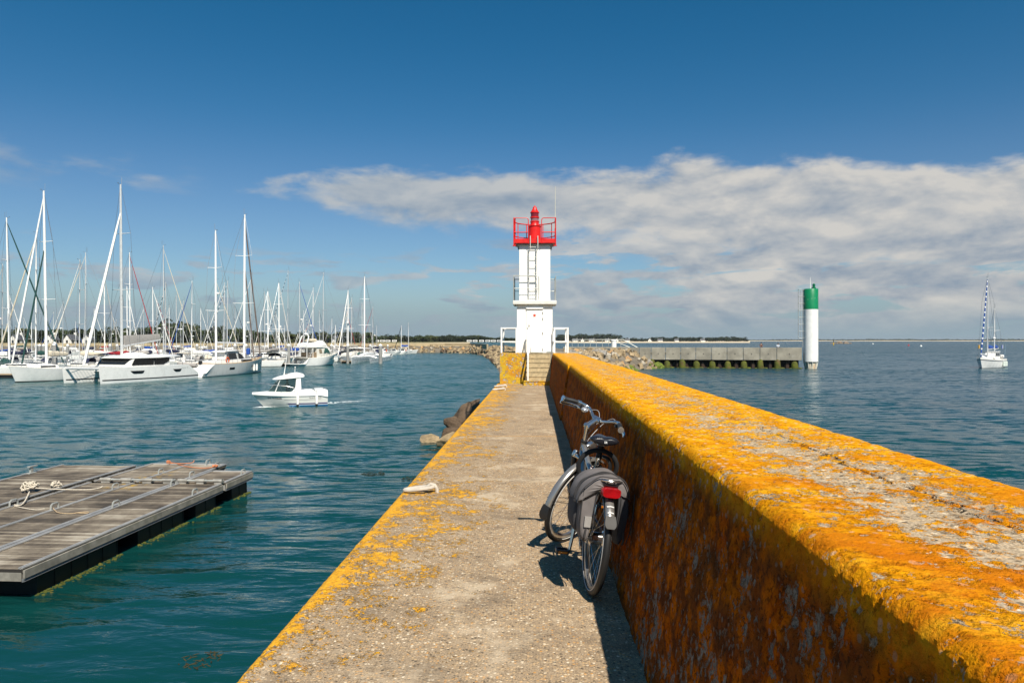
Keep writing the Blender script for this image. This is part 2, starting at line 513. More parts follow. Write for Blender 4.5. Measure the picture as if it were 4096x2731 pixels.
def lichen_wall_material():
    m = bpy.data.materials.new('orange_lichen_on_concrete'); m.use_nodes = True
    nt = m.node_tree; nt.nodes.clear(); g = G(nt)
    co = g.node('ShaderNodeTexCoord').outputs['Object']
    x, y, z = g.sep(co)
    col, h, n = concrete_nodes(g, co, (0.54, 0.42, 0.28), 55.0)
    zz = g.m('SUBTRACT', z, HP)
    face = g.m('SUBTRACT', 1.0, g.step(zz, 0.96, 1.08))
    a = g.noise(co, 4.2, 9, 0.66)
    b = g.noise(g.vm('ADD', co, (5, 1, 3)), 24, 6, 0.62)
    c = g.noise(co, 130, 5, 0.65)
    mixn = g.m('ADD', g.m('MULTIPLY', a, 0.48), g.m('MULTIPLY', b, 0.52))
    # top: barer down the middle, and barest close to the viewer's end
    mid = g.m('MULTIPLY', g.step(x, 0.80, 1.02), g.m('SUBTRACT', 1.0, g.step(x, 1.28, 1.52)))
    nearend = g.m('SUBTRACT', 1.0, g.step(y, 2.6, 6.0))
    thr_top = g.m('ADD', 0.405, g.m('MULTIPLY', mid, g.m('MULTIPLY_ADD', nearend, 0.040, 0.056)))
    # face: broken round patches, more gaps low down
    lowgap = g.m('SUBTRACT', 1.0, g.step(zz, 0.0, 0.8))
    thr_face = g.m('ADD', 0.365, g.m('MULTIPLY_ADD', lowgap, 0.05, g.m('MULTIPLY', nearend, 0.055)))
    thr = g.m('ADD', g.m('MULTIPLY', face, thr_face), g.m('MULTIPLY', g.m('SUBTRACT', 1.0, face), thr_top))
    mixn = g.m('ADD', mixn, g.m('MULTIPLY', g.m('SUBTRACT', c, 0.5), 0.20))
    cov = g.step(g.m('SUBTRACT', mixn, thr), 0.0, 0.03)
    # round thalli on the face
    tv = g.voro(g.vm('ADD', co, g.vm('MULTIPLY', g.node('ShaderNodeTexNoise', {'Vector': co, 'Scale': 12.0}).outputs['Color'], (0.06, 0.06, 0.06))), 9.0)
    tr = g.node('ShaderNodeSeparateColor', {'Color': tv.outputs['Color']})
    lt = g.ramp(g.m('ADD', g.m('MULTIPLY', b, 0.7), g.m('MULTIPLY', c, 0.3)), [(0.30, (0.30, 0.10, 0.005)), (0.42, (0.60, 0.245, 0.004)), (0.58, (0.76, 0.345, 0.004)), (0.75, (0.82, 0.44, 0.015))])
    patch = g.noise(g.vm('ADD', co, (11, 4, 2)), 6.5, 5, 0.6)
    lt = g.mix(g.m('MULTIPLY', g.step(patch, 0.50, 0.62), 0.65), lt, (0.80, 0.44, 0.022))
    lt = g.mix(g.m('MULTIPLY', g.step(patch, 0.48, 0.36), 0.55), lt, (0.52, 0.165, 0.004))
    lt = g.mix(g.m('MULTIPLY', g.step(g.noise(co, 60, 3, 0.6), 0.44, 0.32), 0.75), lt, (0.12, 0.042, 0.005))
    pebble = g.voro(g.vm('ADD', co, (0.3, 0.7, 0.1)), 38.0)
    pp = g.node('ShaderNodeSeparateColor', {'Color': pebble.outputs['Color']}).outputs[0]
    peb = g.m('MULTIPLY', g.step(pp, 0.80, 0.84), g.m('SUBTRACT', 1.0, g.step(pebble.outputs['Distance'], 0.28, 0.46)))
    lt = g.mix(g.m('MULTIPLY', peb, 0.8), lt, (0.62, 0.50, 0.34))
    nearred = g.m('MULTIPLY', g.m('SUBTRACT', 1.0, g.step(y, 0.9, 4.5)), 0.70)
    lt = g.mix(g.m('MULTIPLY', nearred, g.m('ADD', 0.35, g.step(a, 0.4, 0.6))), lt, (0.50, 0.135, 0.004))
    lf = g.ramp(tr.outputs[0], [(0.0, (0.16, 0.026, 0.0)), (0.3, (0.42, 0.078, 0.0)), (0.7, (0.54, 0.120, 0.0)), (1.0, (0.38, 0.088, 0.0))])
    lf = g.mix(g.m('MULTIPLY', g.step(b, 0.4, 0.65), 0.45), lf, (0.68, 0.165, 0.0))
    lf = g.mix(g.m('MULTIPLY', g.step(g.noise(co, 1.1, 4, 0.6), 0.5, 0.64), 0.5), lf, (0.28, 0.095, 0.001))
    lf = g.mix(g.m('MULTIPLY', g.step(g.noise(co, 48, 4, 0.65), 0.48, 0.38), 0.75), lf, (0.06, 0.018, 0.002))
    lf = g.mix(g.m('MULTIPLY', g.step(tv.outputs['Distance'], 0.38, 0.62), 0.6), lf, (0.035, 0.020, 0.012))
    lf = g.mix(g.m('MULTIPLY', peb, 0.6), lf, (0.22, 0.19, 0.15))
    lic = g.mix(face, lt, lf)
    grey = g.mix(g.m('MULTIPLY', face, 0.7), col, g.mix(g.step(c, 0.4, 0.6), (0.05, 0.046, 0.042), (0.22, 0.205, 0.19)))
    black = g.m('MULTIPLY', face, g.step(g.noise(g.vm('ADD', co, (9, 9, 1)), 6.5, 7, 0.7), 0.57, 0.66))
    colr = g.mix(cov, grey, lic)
    colr = g.mix(g.m('MULTIPLY', black, 0.45), colr, (0.06, 0.028, 0.010))
    crack = g.m('MULTIPLY', g.m('MULTIPLY', g.m('SUBTRACT', 1.0, face), nearend), g.m('SUBTRACT', 1.0, g.step(g.m('ABSOLUTE', g.m('SUBTRACT', g.m('ADD', x, g.m('MULTIPLY', g.m('SUBTRACT', g.noise(co, 5, 6, 0.7), 0.5), 0.30)), 1.24)), 0.0, 0.008)))
    colr = g.mix(crack, colr, (0.03, 0.025, 0.02))
    p = g.node('ShaderNodeBsdfPrincipled', {'Base Color': colr, 'Roughness': 0.95, 'Specular IOR Level': 0.04})
    soft = g.step(g.m('SUBTRACT', mixn, thr), -0.03, 0.09)
    crust = g.m('MULTIPLY', soft, g.m('ADD', g.m('MULTIPLY', b, 0.9), g.m('MULTIPLY', c, 0.5)))
    rim = g.m('MULTIPLY', g.step(zz, 0.90, 1.02), g.m('SUBTRACT', 1.0, g.step(x, 0.68, 0.86)))
    amp = g.m('MULTIPLY_ADD', rim, 0.004, 0.0075)
    height = g.m('ADD', g.m('MULTIPLY', crust, amp), g.m('ADD', g.m('MULTIPLY', h, 0.003), g.m('MULTIPLY', g.noise(co, 4.2, 2, 0.5), 0.014)))
    height = g.m('SUBTRACT', height, g.m('MULTIPLY', crack, 0.012))
    o = g.node('ShaderNodeOutputMaterial')
    nt.links.new(p.outputs[0], o.inputs[0])
    dn = g.node('ShaderNodeDisplacement', {'Height': height, 'Midlevel': 0.0, 'Scale': 1.0})
    nt.links.new(dn.outputs[0], o.inputs['Displacement'])
    m.displacement_method = 'BOTH'
    return m

PATHM = path_material()
WALLM = lichen_wall_material()

def strip_mesh(profile, ys, shift=None, caps=True):
    mb = MB()
    rings = [[Vector((px + (shift(y) if shift else 0), y, pz)) for px, pz in profile] for y in ys]
    mb.loft(rings, cap=caps, closed=True, smooth=True)
    return mb
def rows(y0, y1, s0, k):
    ys = []; y = y0
    while y < y1:
        ys.append(y); y += max(s0, k*abs(y)) if y > 0.5 else 0.5
    return ys + [y1]
def arc(cx, cz, r, a0, a1, n):
    return [(cx + r*math.cos(R(a0+(a1-a0)*i/n)), cz + r*math.sin(R(a0+(a1-a0)*i/n))) for i in range(n+1)]
def seg(a, b, step):
    n = max(1, int(math.dist(a, b)/step))
    return [(a[0]+(b[0]-a[0])*i/n, a[1]+(b[1]-a[1])*i/n) for i in range(n)]

# ------------------------------------------------------------------ walkway (pier body)
prof = [(1.3, -2.0), (-1.62, -2.0), (-1.48, HP-0.3)]
prof += seg((-1.45, HP-0.12), (-1.43, HP-0.05), 0.02) + arc(-1.36, HP-0.05, 0.05, 170, 95, 4)
prof += seg((-1.36, HP), (-1.0, HP), 0.02) + seg((-1.0, HP), (1.3, HP), 0.09) + [(1.3, HP)]
pier = structure(build('pier_walkway', strip_mesh(prof, [-10, -4] + rows(-1.5, 27.6, 0.022, 0.006)), PATHM, sharp=3))

# ------------------------------------------------------------------ parapet wall: two lengths with a joint between
def wall_profile(fine):
    st = 0.013 if fine else 0.03
    p = seg((1.72, -2.0), (1.64, HP+0.9), 0.7)
    p += [(1.64, HP+0.95)] + seg((1.63, HP+1.0), (1.625, HP+1.04), 0.02) + arc(1.565, HP+1.045, 0.06, 0, 90, 6)
    p += seg((1.55, HP+1.105), (0.735, HP+1.10), st) + arc(0.722, HP+1.072, 0.028, 90, 168, 6)
    p += seg((0.694, HP+1.06), (0.530, HP-0.03), st) + [(0.530, HP-0.03), (0.530, -2.0)]
    return p
wall = thing('parapet_wall', 'broad chest-high concrete parapet wall thickly crusted with orange lichen', 'wall', (0, 0, 0))
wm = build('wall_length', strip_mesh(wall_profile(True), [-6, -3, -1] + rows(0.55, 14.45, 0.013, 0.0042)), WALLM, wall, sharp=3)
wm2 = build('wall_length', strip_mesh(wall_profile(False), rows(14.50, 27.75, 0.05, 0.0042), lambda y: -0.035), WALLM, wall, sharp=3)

# ================================================================== lighthouse on its platform
plain_conc = mat('weathered_concrete', (0.36, 0.32, 0.25), 0.85, var=0.3, scale=6, bump=0.004, bscale=60, stain=((0.12, 0.10, 0.08), 0.6, 2.5, 0.52))
step_conc = mat('step_concrete', (0.42, 0.335, 0.20), 0.85, var=0.25, scale=9, bump=0.006, bscale=50, stain=((0.20, 0.16, 0.09), 0.6, 3.0, 0.5))
def lichen_block_material():
    m = bpy.data.materials.new('mustard_lichen_block'); m.use_nodes = True
    nt = m.node_tree; nt.nodes.clear(); g = G(nt)
    co = g.node('ShaderNodeTexCoord').outputs['Object']
    x, y, z = g.sep(co)
    a = g.noise(co, 3.4, 8, 0.65); b = g.noise(co, 16, 6, 0.6)
    lic = g.mix(g.step(a, 0.42, 0.58), (0.46, 0.20, 0.008), (0.48, 0.31, 0.012))
    lic = g.mix(g.step(b, 0.5, 0.7), lic, (0.62, 0.36, 0.02))
    cov = g.step(g.m('ADD', g.m('MULTIPLY', g.noise(g.vm('ADD', co, (4, 4, 4)), 5, 8, 0.68), 0.6), g.m('MULTIPLY', b, 0.4)), 0.42, 0.48)
    col = g.mix(cov, (0.42, 0.37, 0.32), lic)
    low = g.step(z, HP + 0.22, HP + 0.02)
    p = g.node('ShaderNodeBsdfPrincipled', {'Base Color': col, 'Roughness': 0.9})
    bn = g.node('ShaderNodeBump', {'Distance': 0.015, 'Height': g.m('ADD', b, cov)})
    nt.links.new(bn.outputs[0], p.inputs['Normal'])
    nt.links.new(p.outputs[0], g.node('ShaderNodeOutputMaterial').inputs[0])
    return m
LBM = lichen_block_material()
PZ = HP + 1.115           # platform top
plat = thing('stone_platform', 'raised concrete platform with mustard lichen under the lighthouse', 'platform', (0, 0, 0))
mb = MB()
mb.loft([[(-1.36, 26.60, -2), (-0.36, 26.60, -2), (-0.36, 26.60, PZ), (-1.30, 26.62, PZ)],
         [(-1.36, 31.4, -2), (-0.36, 31.4, -2), (-0.36, 31.4, PZ), (-1.30, 31.4, PZ)]])
build('platform_block', mb, LBM, plat)
mb = MB(); mb.box((0.83, 29.5, HP-1.2), (2.36, 3.9, 2*(PZ-HP+1.2)))
mb = MB(); mb.loft([[(-0.355, 27.35, -2), (1.72, 27.35, -2), (1.72, 27.35, PZ-0.003), (-0.355, 27.35, PZ-0.003)],
                    [(-0.355, 31.4, -2), (1.72, 31.4, -2), (1.72, 31.4, PZ-0.003), (-0.355, 31.4, PZ-0.003)]])
build('platform_block', mb, plain_conc, plat)
stairs = thing('stone_stair', 'flight of seven concrete steps climbing to the lighthouse door', 'stairs', (0, 0, 0))
for i in range(7):
    z0 = HP + 0.1593*i; y0 = 25.72 + 0.25*i
    mb = MB()
    x0 = -0.42 if i == 0 else -0.345
    nose = 0.018
    mb.loft([[(x0, y0, z0), (x0, y0, z0+0.13), (x0, y0-nose, z0+0.133), (x0, y0-nose, z0+0.1585), (x0, 27.34, z0+0.1585), (x0, 27.34, z0)],
             [(0.56, y0, z0), (0.56, y0, z0+0.13), (0.56, y0-nose, z0+0.133), (0.56, y0-nose, z0+0.1585), (0.56, 27.34, z0+0.1585), (0.56, 27.34, z0)]])
    build('step', mb, LBM if i == 0 else step_conc, stairs)

lw = mat('lighthouse_white_paint', (0.86, 0.845, 0.81), 0.55, var=0.05, scale=2.5, bump=0.002, bscale=25, stain=((0.55, 0.50, 0.42), 0.35, 3.0, 0.60))
red = mat('lighthouse_red_paint', (0.62, 0.014, 0.010), 0.38, var=0.15, scale=5, stain=((0.55, 0.10, 0.08), 0.5, 9.0, 0.66))
galv = mat('galvanised_rail', (0.42, 0.43, 0.40), 0.5, 0.4, var=0.15)
wpaint = mat('white_rail_paint', (0.78, 0.77, 0.74), 0.45, var=0.08, stain=((0.30, 0.13, 0.05), 0.6, 5.0, 0.70))
def tower_paint():
    m = bpy.data.materials.new('weathered_white_tower'); m.use_nodes = True
    nt = m.node_tree; nt.nodes.clear(); g = G(nt)
    co = g.node('ShaderNodeTexCoord').outputs['Object']
    n = g.noise(co, 2.5, 6, 0.62)
    col = g.mix(g.step(n, 0.35, 0.7), (0.80, 0.785, 0.745), (0.86, 0.848, 0.815))
    runs = g.noise(g.node('ShaderNodeMapping', {'Vector': co, 'Scale': (9, 9, 0.55)}).outputs[0], 1.3, 6, 0.65)
    col = g.mix(g.m('MULTIPLY', g.step(runs, 0.56, 0.72), 0.40), col, (0.56, 0.50, 0.40))
    rust = g.noise(g.node('ShaderNodeMapping', {'Vector': g.vm('ADD', co, (3, 1, 0)), 'Scale': (14, 14, 1.1)}).outputs[0], 1.0, 5, 0.6)
    col = g.mix(g.m('MULTIPLY', g.step(rust, 0.66, 0.74), 0.45), col, (0.46, 0.24, 0.10))
    chip = g.noise(co, 22, 5, 0.65)
    x, y, z = g.sep(co)
    col = g.mix(g.m('MULTIPLY', g.step(g.m('SUBTRACT', chip, g.m('MULTIPLY', z, 0.10)), 0.56, 0.62), 0.55), col, (0.45, 0.40, 0.33))
    p = g.node('ShaderNodeBsdfPrincipled', {'Base Color': col, 'Roughness': 0.6})
    bn = g.node('ShaderNodeBump', {'Distance': 0.003, 'Height': g.noise(co, 18, 6, 0.65)})
    nt.links.new(bn.outputs[0], p.inputs['Normal'])
    nt.links.new(p.outputs[0], g.node('ShaderNodeOutputMaterial').inputs[0])
    return m
lw = tower_paint()
TX, TY = -0.03, 27.95        # front face centre line
lh = thing('lighthouse', 'small square white lighthouse with red lantern and gallery at the pier end', 'lighthouse', (TX, TY, PZ))
def zrow(py): return ZC - (py - HZ)/F*(TY+0.05) - PZ   # heights above the platform
LWH, UPH, DEP = 0.685, 0.60, 1.37
zs0, zs1, zt = zrow(1219), zrow(1203), zrow(974)
mb = MB(); mb.bevbox((0, DEP/2, zs0/2), (LWH*2, DEP, zs0), 0.012)
build('tower_base', mb, lw, lh)
mb = MB(); mb.bevbox((0, DEP/2, (zs0+zs1)/2), (1.68, 1.70, zs1-zs0), 0.02)
build('balcony_slab', mb, mat('slab_paint', (0.70, 0.68, 0.62), 0.6, var=0.12, stain=((0.35, 0.32, 0.27), 0.5, 4.0, 0.55)), lh)
mb = MB(); mb.bevbox((0, DEP/2, (zs1+zt)/2), (UPH*2, UPH*2, zt-zs1), 0.012)
build('tower_shaft', mb, lw, lh)
yf = DEP/2 - UPH            # front of the upper shaft
# door
dt = zrow(1237); xl, xr = (444+0)/1.0, 0
def xpx(px): return (px - 2142)/F*TY - TX
dl, dr = xpx(1850+446*.574), xpx(1850+560*.574)
door = MB(); door.bevbox(((dl+dr)/2, -0.012, dt/2+0.01), (dr-dl, 0.03, dt-0.02), 0.008)
door = build('door', door, lw, lh)
for zz_ in (0.12, 0.75, 1.3, dt-0.15):
    mb = MB(); mb.tube([(dr-0.004, -0.035, zz_-0.05), (dr-0.004, -0.035, zz_+0.05)], 0.014, 6); build('hinge', mb, mat('dark_iron', (0.10, 0.09, 0.08), 0.6, 0.5), door)
mb = MB(); mb.tube([(dl+0.10+0.03*math.cos(a), -0.04, 1.05+0.03*math.sin(a)) for a in [2*PI*i/12 for i in range(12)]], 0.008, 6, closed=True)
mb.box((dl+0.05, -0.04, 0.96), (0.03, 0.03, 0.05))
build('handle', mb, galv, door)
mb = MB(); mb.bevbox(((dl+dr)/2, -0.04, dt+0.03), (dr-dl+0.02, 0.08, 0.06), 0.01)
build('door_hood', mb, lw, lh)
mb = MB(); mb.bevbox((xpx(1850+503*.574), -0.055, 0.13), (0.31, 0.06, 0.22), 0.01)
build('vent_box', mb, lw, door)
mb = MB(); mb.bevbox((0.56, -0.03, 0.04), (0.2, 0.05, 0.07), 0.01)
build('sill_block', mb, galv, lh)
cx, cz = xpx(1850+502*.574), zrow(700+978*.574)
mb = MB(); mb.lathe([(0.145, -0.028), (0.145, -0.036), (0.14, -0.038)], (cx, 0, cz), 32, False, Matrix.Rotation(R(-90), 4, 'X') @ Matrix.Scale(-1, 4, (0,0,1)))
build('sign_disc', mb, mat('sign_white', (0.82, 0.82, 0.80), 0.4, var=0.03), door)
st = []
for i in range(10):
    a = PI/2 + i*PI/5; r = 0.078 if i % 2 == 0 else 0.031
    st.append((cx + r*math.cos(a), cz + r*math.sin(a)))
mb = MB(); mb.prism(st, lambda u, v, t: (u, t, v), -0.040, -0.044)
build('star', mb, mat('sign_red', (0.62, 0.05, 0.02), 0.4), door)
# ladder on the shaft
mb = MB()
lx0, lx1 = xpx(1850+462*.574), xpx(1850+514*.574)
yl = yf - 0.10
for lx in (lx0, lx1):
    mb.tube([(lx, yl, zs1+0.02), (lx, yl, zt-0.35), (lx+0.06, yl-0.15, zt-0.2), (lx+0.06, yl-0.15, zrow(700+430*.574))], 0.018, 8)
    for z_ in (zs1+0.3, (zs1+zt)/2, zt-0.35): mb.tube([(lx, yl, z_), (lx, yf, z_)], 0.012, 6)
for py in (505, 575, 630, 684, 737, 790, 842):
    z_ = zrow(700+py*.574)
    mb.tube([(lx0, yl, z_), (lx1, yl, z_)], 0.012, 6)
build('ladder', mb, mat('ladder_paint', (0.62, 0.61, 0.57), 0.5, 0.1), lh)
# middle balcony rail
mb = MB()
zr1, zr2 = zrow(700+705*.574), zrow(700+792*.574)
xa, xb, xc_ = -0.81, 0.16, 0.81
ya, yb = DEP/2-0.81, DEP/2+0.81
mb.tube([(xb, ya, zs1), (xb, ya, zr1-0.08), (xb-0.03, ya, zr1-0.02), (xb-0.1, ya, zr1), (xa, ya, zr1), (xa, yb, zr1), (xc_, yb, zr1), (xc_, ya+0.25, zr1)], 0.017, 8)
mb.tube([(xb, ya, zr2), (xa, ya, zr2), (xa, yb, zr2), (xc_, yb, zr2), (xc_, ya+0.25, zr2)], 0.014, 6)
for x_, y_ in ((xa, ya), (xa, yb), (xc_, yb), (xc_, ya+0.25), (0, yb), (xa, DEP/2)):
    mb.tube([(x_, y_, zs1), (x_, y_, zr1)], 0.017, 8)
build('balcony_rail', mb, galv, lh)
# red gallery
zf0, zf1 = zrow(974), zrow(960)
GR = 0.80; gy = DEP/2
def gal(r, z, n=22):   # D-shaped outline, flat at the front
    pts = [(-r, gy-0.79*r/GR, z)]
    for i in range(n+1):
        a = PI - 0.0 - PI*i/n
        pts.append((r*math.cos(a), gy + 0.1 + (r*0.95)*math.sin(a), z))
    pts.append((r, gy-0.79*r/GR, z))
    return pts
mb = MB(); mb.loft([gal(GR, zf0), gal(GR, zf1+0.03)])
build('gallery_floor', mb, red, lh)
mb = MB(); mb.bevbox((0, gy, zf0-0.045), (1.36, 1.3, 0.085), 0.02)
build('gallery_collar', mb, mat('collar_grey', (0.45, 0.44, 0.40), 0.7, var=0.2), lh)
zg = zrow(875); zm = zrow(700+404*.574); gf = gy - 0.79
gate = xpx(1850+453*.574)
mb = MB()
for zz_, rr_ in ((zg, 0.022), (zm, 0.02)):
    mb.tube([(p[0], p[1], zz_) for p in gal(GR, 0)], rr_, 6)
mb.tube([(p[0], p[1], zf1+0.08) for p in gal(GR, 0)], 0.026, 6)
G0 = gal(GR, 0)
for i in (0, 1, 5, 9, 12, 15, 19, 23, 24):
    mb.tube([(G0[i][0], G0[i][1], zf0-0.10 if i in (0, 24) else zf1), (G0[i][0], G0[i][1], zg)], 0.024 if i in (0, 24) else 0.018, 6)
mb.tube([(-GR+0.05, gf+0.05, zf0-0.1), (-GR+0.05, gf+0.05, zg)], 0.02, 6)
for s in (-1, 1):
    gx = -0.245 if s < 0 else 0.265
    mb.tube([(s*GR, gf, zg), (gx+s*0.07, gf, zg), (gx+s*0.02, gf, zg-0.025), (gx, gf, zg-0.09), (gx, gf, zf0-0.02)], 0.016, 8)
    mb.tube([(s*GR, gf, zm), (gx, gf, zm)], 0.022, 6)
    mb.box((s*GR*0.98, gf+0.02, zf0-0.105), (0.12, 0.1, 0.03))
build('gallery_rail', mb, red, lh)
# lantern
mb = MB()
zc1 = zrow(895)
mb.lathe([(0.245, zf1+0.03), (0.245, zc1-0.02), (0.275, zc1-0.015), (0.275, zc1+0.005), (0.18, zc1+0.012), (0.165, zc1+0.03), (0.165, zrow(879)), (0.178, zrow(879)), (0.178, zrow(875))], (0, gy, 0), 28)
lan = build('lantern', mb, red, lh)
zl0, zl1, zl2, zl3 = zrow(876), zrow(862), zrow(858), zrow(841)
mb = MB(); mb.lathe([(0.155, zl0), (0.155, zl1)], (0, gy, 0), 24)
build('lens', mb, mat('lantern_glass', (0.26, 0.14, 0.15), 0.12, var=0.2), lan)
mb = MB(); mb.lathe([(0.157, zl2), (0.157, zl3)], (0, gy, 0), 24)
build('lens', mb, mat('lantern_red_glass', (0.20, 0.012, 0.02), 0.12, var=0.2), lan)
mb = MB(); mb.lathe([(0.178, zl1-0.005), (0.178, zl2+0.005)], (0, gy, 0), 24)
mb.lathe([(0.175, zl3-0.01), (0.18, zl3+0.02), (0.16, zl3+0.045), (0.085, zrow(824)), (0.08, zrow(819)), (0.0, zrow(810))], (0, gy, 0), 24)
build('cap', mb, red, lan)
ax = xpx(2222)
mb = MB(); mb.tube([(ax, gy-0.1, zg-0.25), (ax+0.01, gy-0.1, zrow(736))], [0.016, 0.008], 6)
mb.tube([(ax, gy-0.1, zg-0.3), (ax, gy-0.1, zg+0.0)], 0.022, 6)
build('antenna', mb, mat('fibreglass_whip', (0.55, 0.53, 0.42), 0.5), lh)
mb = MB(); mb.tube([(UPH+0.01, yf+0.05, zt-0.02), (UPH+0.06, yf+0.05, zt-0.12), (UPH+0.05, yf+0.05, zt-0.25), (UPH, yf+0.05, zt-0.28)], 0.006, 5)
build('cable', mb, black, lh)

# box rails each side of the tower and the stair hand rail
def box_rail(name, label, x0, x1, y0, y1, ht, mid):
    t = thing(name, label, 'railing', (0, 0, 0))
    s = 0.06
    for x_ in (x0, x1):
        for y_ in (y0, y1):
            mb = MB(); mb.bevbox((x_, y_, PZ+ht/2), (s, s, ht), 0.006); build('post', mb, wpaint, t)
    mb = MB()
    for z_ in (PZ+ht-0.03, PZ+mid):
        for y_ in (y0, y1): mb.bevbox(((x0+x1)/2, y_, z_), (x1-x0-s-0.004, s-0.006, s-0.006), 0.006)
        for x_ in (x0, x1): mb.bevbox((x_, (y0+y1)/2, z_), (s-0.008, y1-y0-s-0.004, s-0.008), 0.006)
    build('crossbar', mb, wpaint, t)
    return t
hh = zrow(1312) + 0.02
box_rail('platform_railing', 'white square-tube railing on the lichen platform left of the tower', xpx(2007)+TX, xpx(2066)+TX, 27.72, 29.6, hh, 0.43)
box_rail('platform_railing', 'white square-tube railing beside the wall end right of the tower', xpx(2217)+TX, xpx(2270)+TX, 27.72, 29.6, hh, 0.43)
t = thing('stair_handrail', 'white sloping handrail post up the left side of the steps', 'handrail', (0, 0, 0))
hx = xpx(1850+456*.574)+TX+0.04
mb = MB()
mb.tube([(hx-0.02, 25.9, HP+0.16), (hx-0.02, 25.9, HP+1.06), (hx+0.0, 27.5, PZ+0.92), (hx+0.0, 27.6, PZ+0.9)], 0.032, 6)
mb.tube([(hx, 27.55, PZ), (hx, 27.55, PZ+0.92)], 0.03, 6)
mb.tube([(hx-0.02, 25.9, HP+0.62), (hx, 27.55, PZ+0.46)], 0.02, 6)
build('rail', mb, wpaint, t)
# ================================================================== land, rubble, far shores
def land_material():
    m = bpy.data.materials.new('shore_ground'); m.use_nodes = True
    nt = m.node_tree; nt.nodes.clear(); g = G(nt)
    co = g.node('ShaderNodeTexCoord').outputs['Object']
    x, y, z = g.sep(co)
    a = g.noise(co, 0.03, 6, 0.6); b = g.noise(co, 0.25, 6, 0.65)
    grass = g.mix(g.step(b, 0.35, 0.65), (0.10, 0.105, 0.035), (0.24, 0.20, 0.085))
    sand = g.mix(g.step(b, 0.3, 0.7), (0.42, 0.33, 0.20), (0.56, 0.46, 0.31))
    f = g.step(g.m('ADD', a, g.m('MULTIPLY', g.step(x, -75, -20), 0.42)), 0.55, 0.72)
    col = g.mix(f, grass, sand)
    p = g.node('ShaderNodeBsdfPrincipled', {'Base Color': col, 'Roughness': 0.95})
    nt.links.new(p.outputs[0], g.node('ShaderNodeOutputMaterial').inputs[0])
    return m
LAND = land_material()
sandm = mat('beach_sand', (0.58, 0.48, 0.33), 0.95, var=0.18, scale=0.05)
rockdark = mat('rubble_bed', (0.16, 0.135, 0.10), 0.9, var=0.3, scale=0.6, bump=0.15, bscale=1.2)

wl = [(-900, 1412), (-300, 1411), (300, 1411), (800, 1411), (1200, 1411), (1500, 1411), (1650, 1410.5), (1780, 1411), (1880, 1413), (1925, 1419), (1950, 1428), (1968, 1439), (1982, 1454), (1992, 1472)]
bank = [W(*p) for p in wl]
# inland offsets: rising rubble slope, grass verge, long flat
def inland(p, d, z):
    r = Vector((p.x, p.y, 0)).normalized()
    return Vector((p.x + r.x*d, p.y + r.y*d, z))
rowsd = [(-2, -1.0), (0, -0.1), (5.5, 2.3), (9, 2.45)]
mb = MB()
main = bank[:9]
mb.loft([[inland(p, d, z) for p in main] for d, z in rowsd], cap=False, closed=False, smooth=True)
structure(build('rubble_slope', mb, rockdark))
mb = MB()
mb.loft([[inland(p, d, z) for p in main] for d, z in ((9, 2.46), (16, 2.6), (16.4, 3.35), (60, 3.55), (160, 3.5), (420, 2.9), (900, 2.4), (1700, 1.5))], cap=False, closed=False, smooth=True)
structure(build('shore_ground', mb, LAND))
# sea wall along the verge
t = thing('sea_wall', 'long low tan sea wall behind the rubble bank', 'wall', (0, 0, 0))
mb = MB()
sw = [inland(p, 14.5, 0) for p in bank[:11]]
for i in range(len(sw)-1):
    a, b = sw[i], sw[i+1]
    dirv = (b-a).normalized(); nrm = Vector((-dirv.y, dirv.x, 0))*0.25
    mb.add([a-nrm+Vector((0,0,2)), b-nrm+Vector((0,0,2)), b+nrm+Vector((0,0,2)), a+nrm+Vector((0,0,2)),
            a-nrm+Vector((0,0,3.62)), b-nrm+Vector((0,0,3.62)), b+nrm+Vector((0,0,3.62)), a+nrm+Vector((0,0,3.62))],
           [(3,2,1,0),(4,5,6,7),(0,1,5,4),(1,2,6,5),(2,3,7,6),(3,0,4,7)])
build('wall_run', mb, mat('tan_sea_wall', (0.40, 0.325, 0.20), 0.9, var=0.2, scale=0.15), t)

# rubble mound behind the tower, carrying the root of the concrete jetty
def poly_dist(p, poly):
    best = 1e9; inside = False; n = len(poly)
    for i in range(n):
        a, b = poly[i], poly[(i+1) % n]
        ab = b-a; t_ = max(0, min(1, (p-a).dot(ab)/max(ab.dot(ab), 1e-9)))
        best = min(best, (p-(a+ab*t_)).length)
        if (a.y > p.y) != (b.y > p.y) and p.x < (b.x-a.x)*(p.y-a.y)/(b.y-a.y)+a.x: inside = not inside
    return best if inside else -best
mound_poly = [v.to_2d() for v in (Vector((-1.0, 30.5, 0)), Vector((1.6, 30.5, 0)), W(2330, 1560), W(2440, 1500), W(2530, 1481), W(2600, 1474), W(2640, 1471), W(2560, 1467), Wd(2480, 170), Wd(2200, 200), Wd(2080, 250), Wd(2060, 330))] + [v.to_2d() for v in [inland(p, 6, 0) for p in bank[8:10]][::-1][1:]] + [v.to_2d() for v in bank[9:][:]] + [Vector((-2.2, 60.0))]
def mound_h(x, y):
    dd = poly_dist(Vector((x, y)), mound_poly)
    h = min(2.2 + 0.5*min(1, max(0, (y-60)/60)) , dd*0.7) if dd > 0 else max(-1.5, dd*0.5)
    return h + 0.35*mnoise.noise(Vector((x*0.4, y*0.4, 1.0)))*(1 if dd > 0 else 0)
mb = MB()
gx = [ -40 + 1.5*i for i in range(50)]; gyy = [29.5 + 2.2*i for i in range(125)]
mb.loft([[Vector((x_, y_, mound_h(x_, y_))) for x_ in gx] for y_ in gyy], cap=False, closed=False, smooth=True)
structure(build('rubble_mound', mb, rockdark))

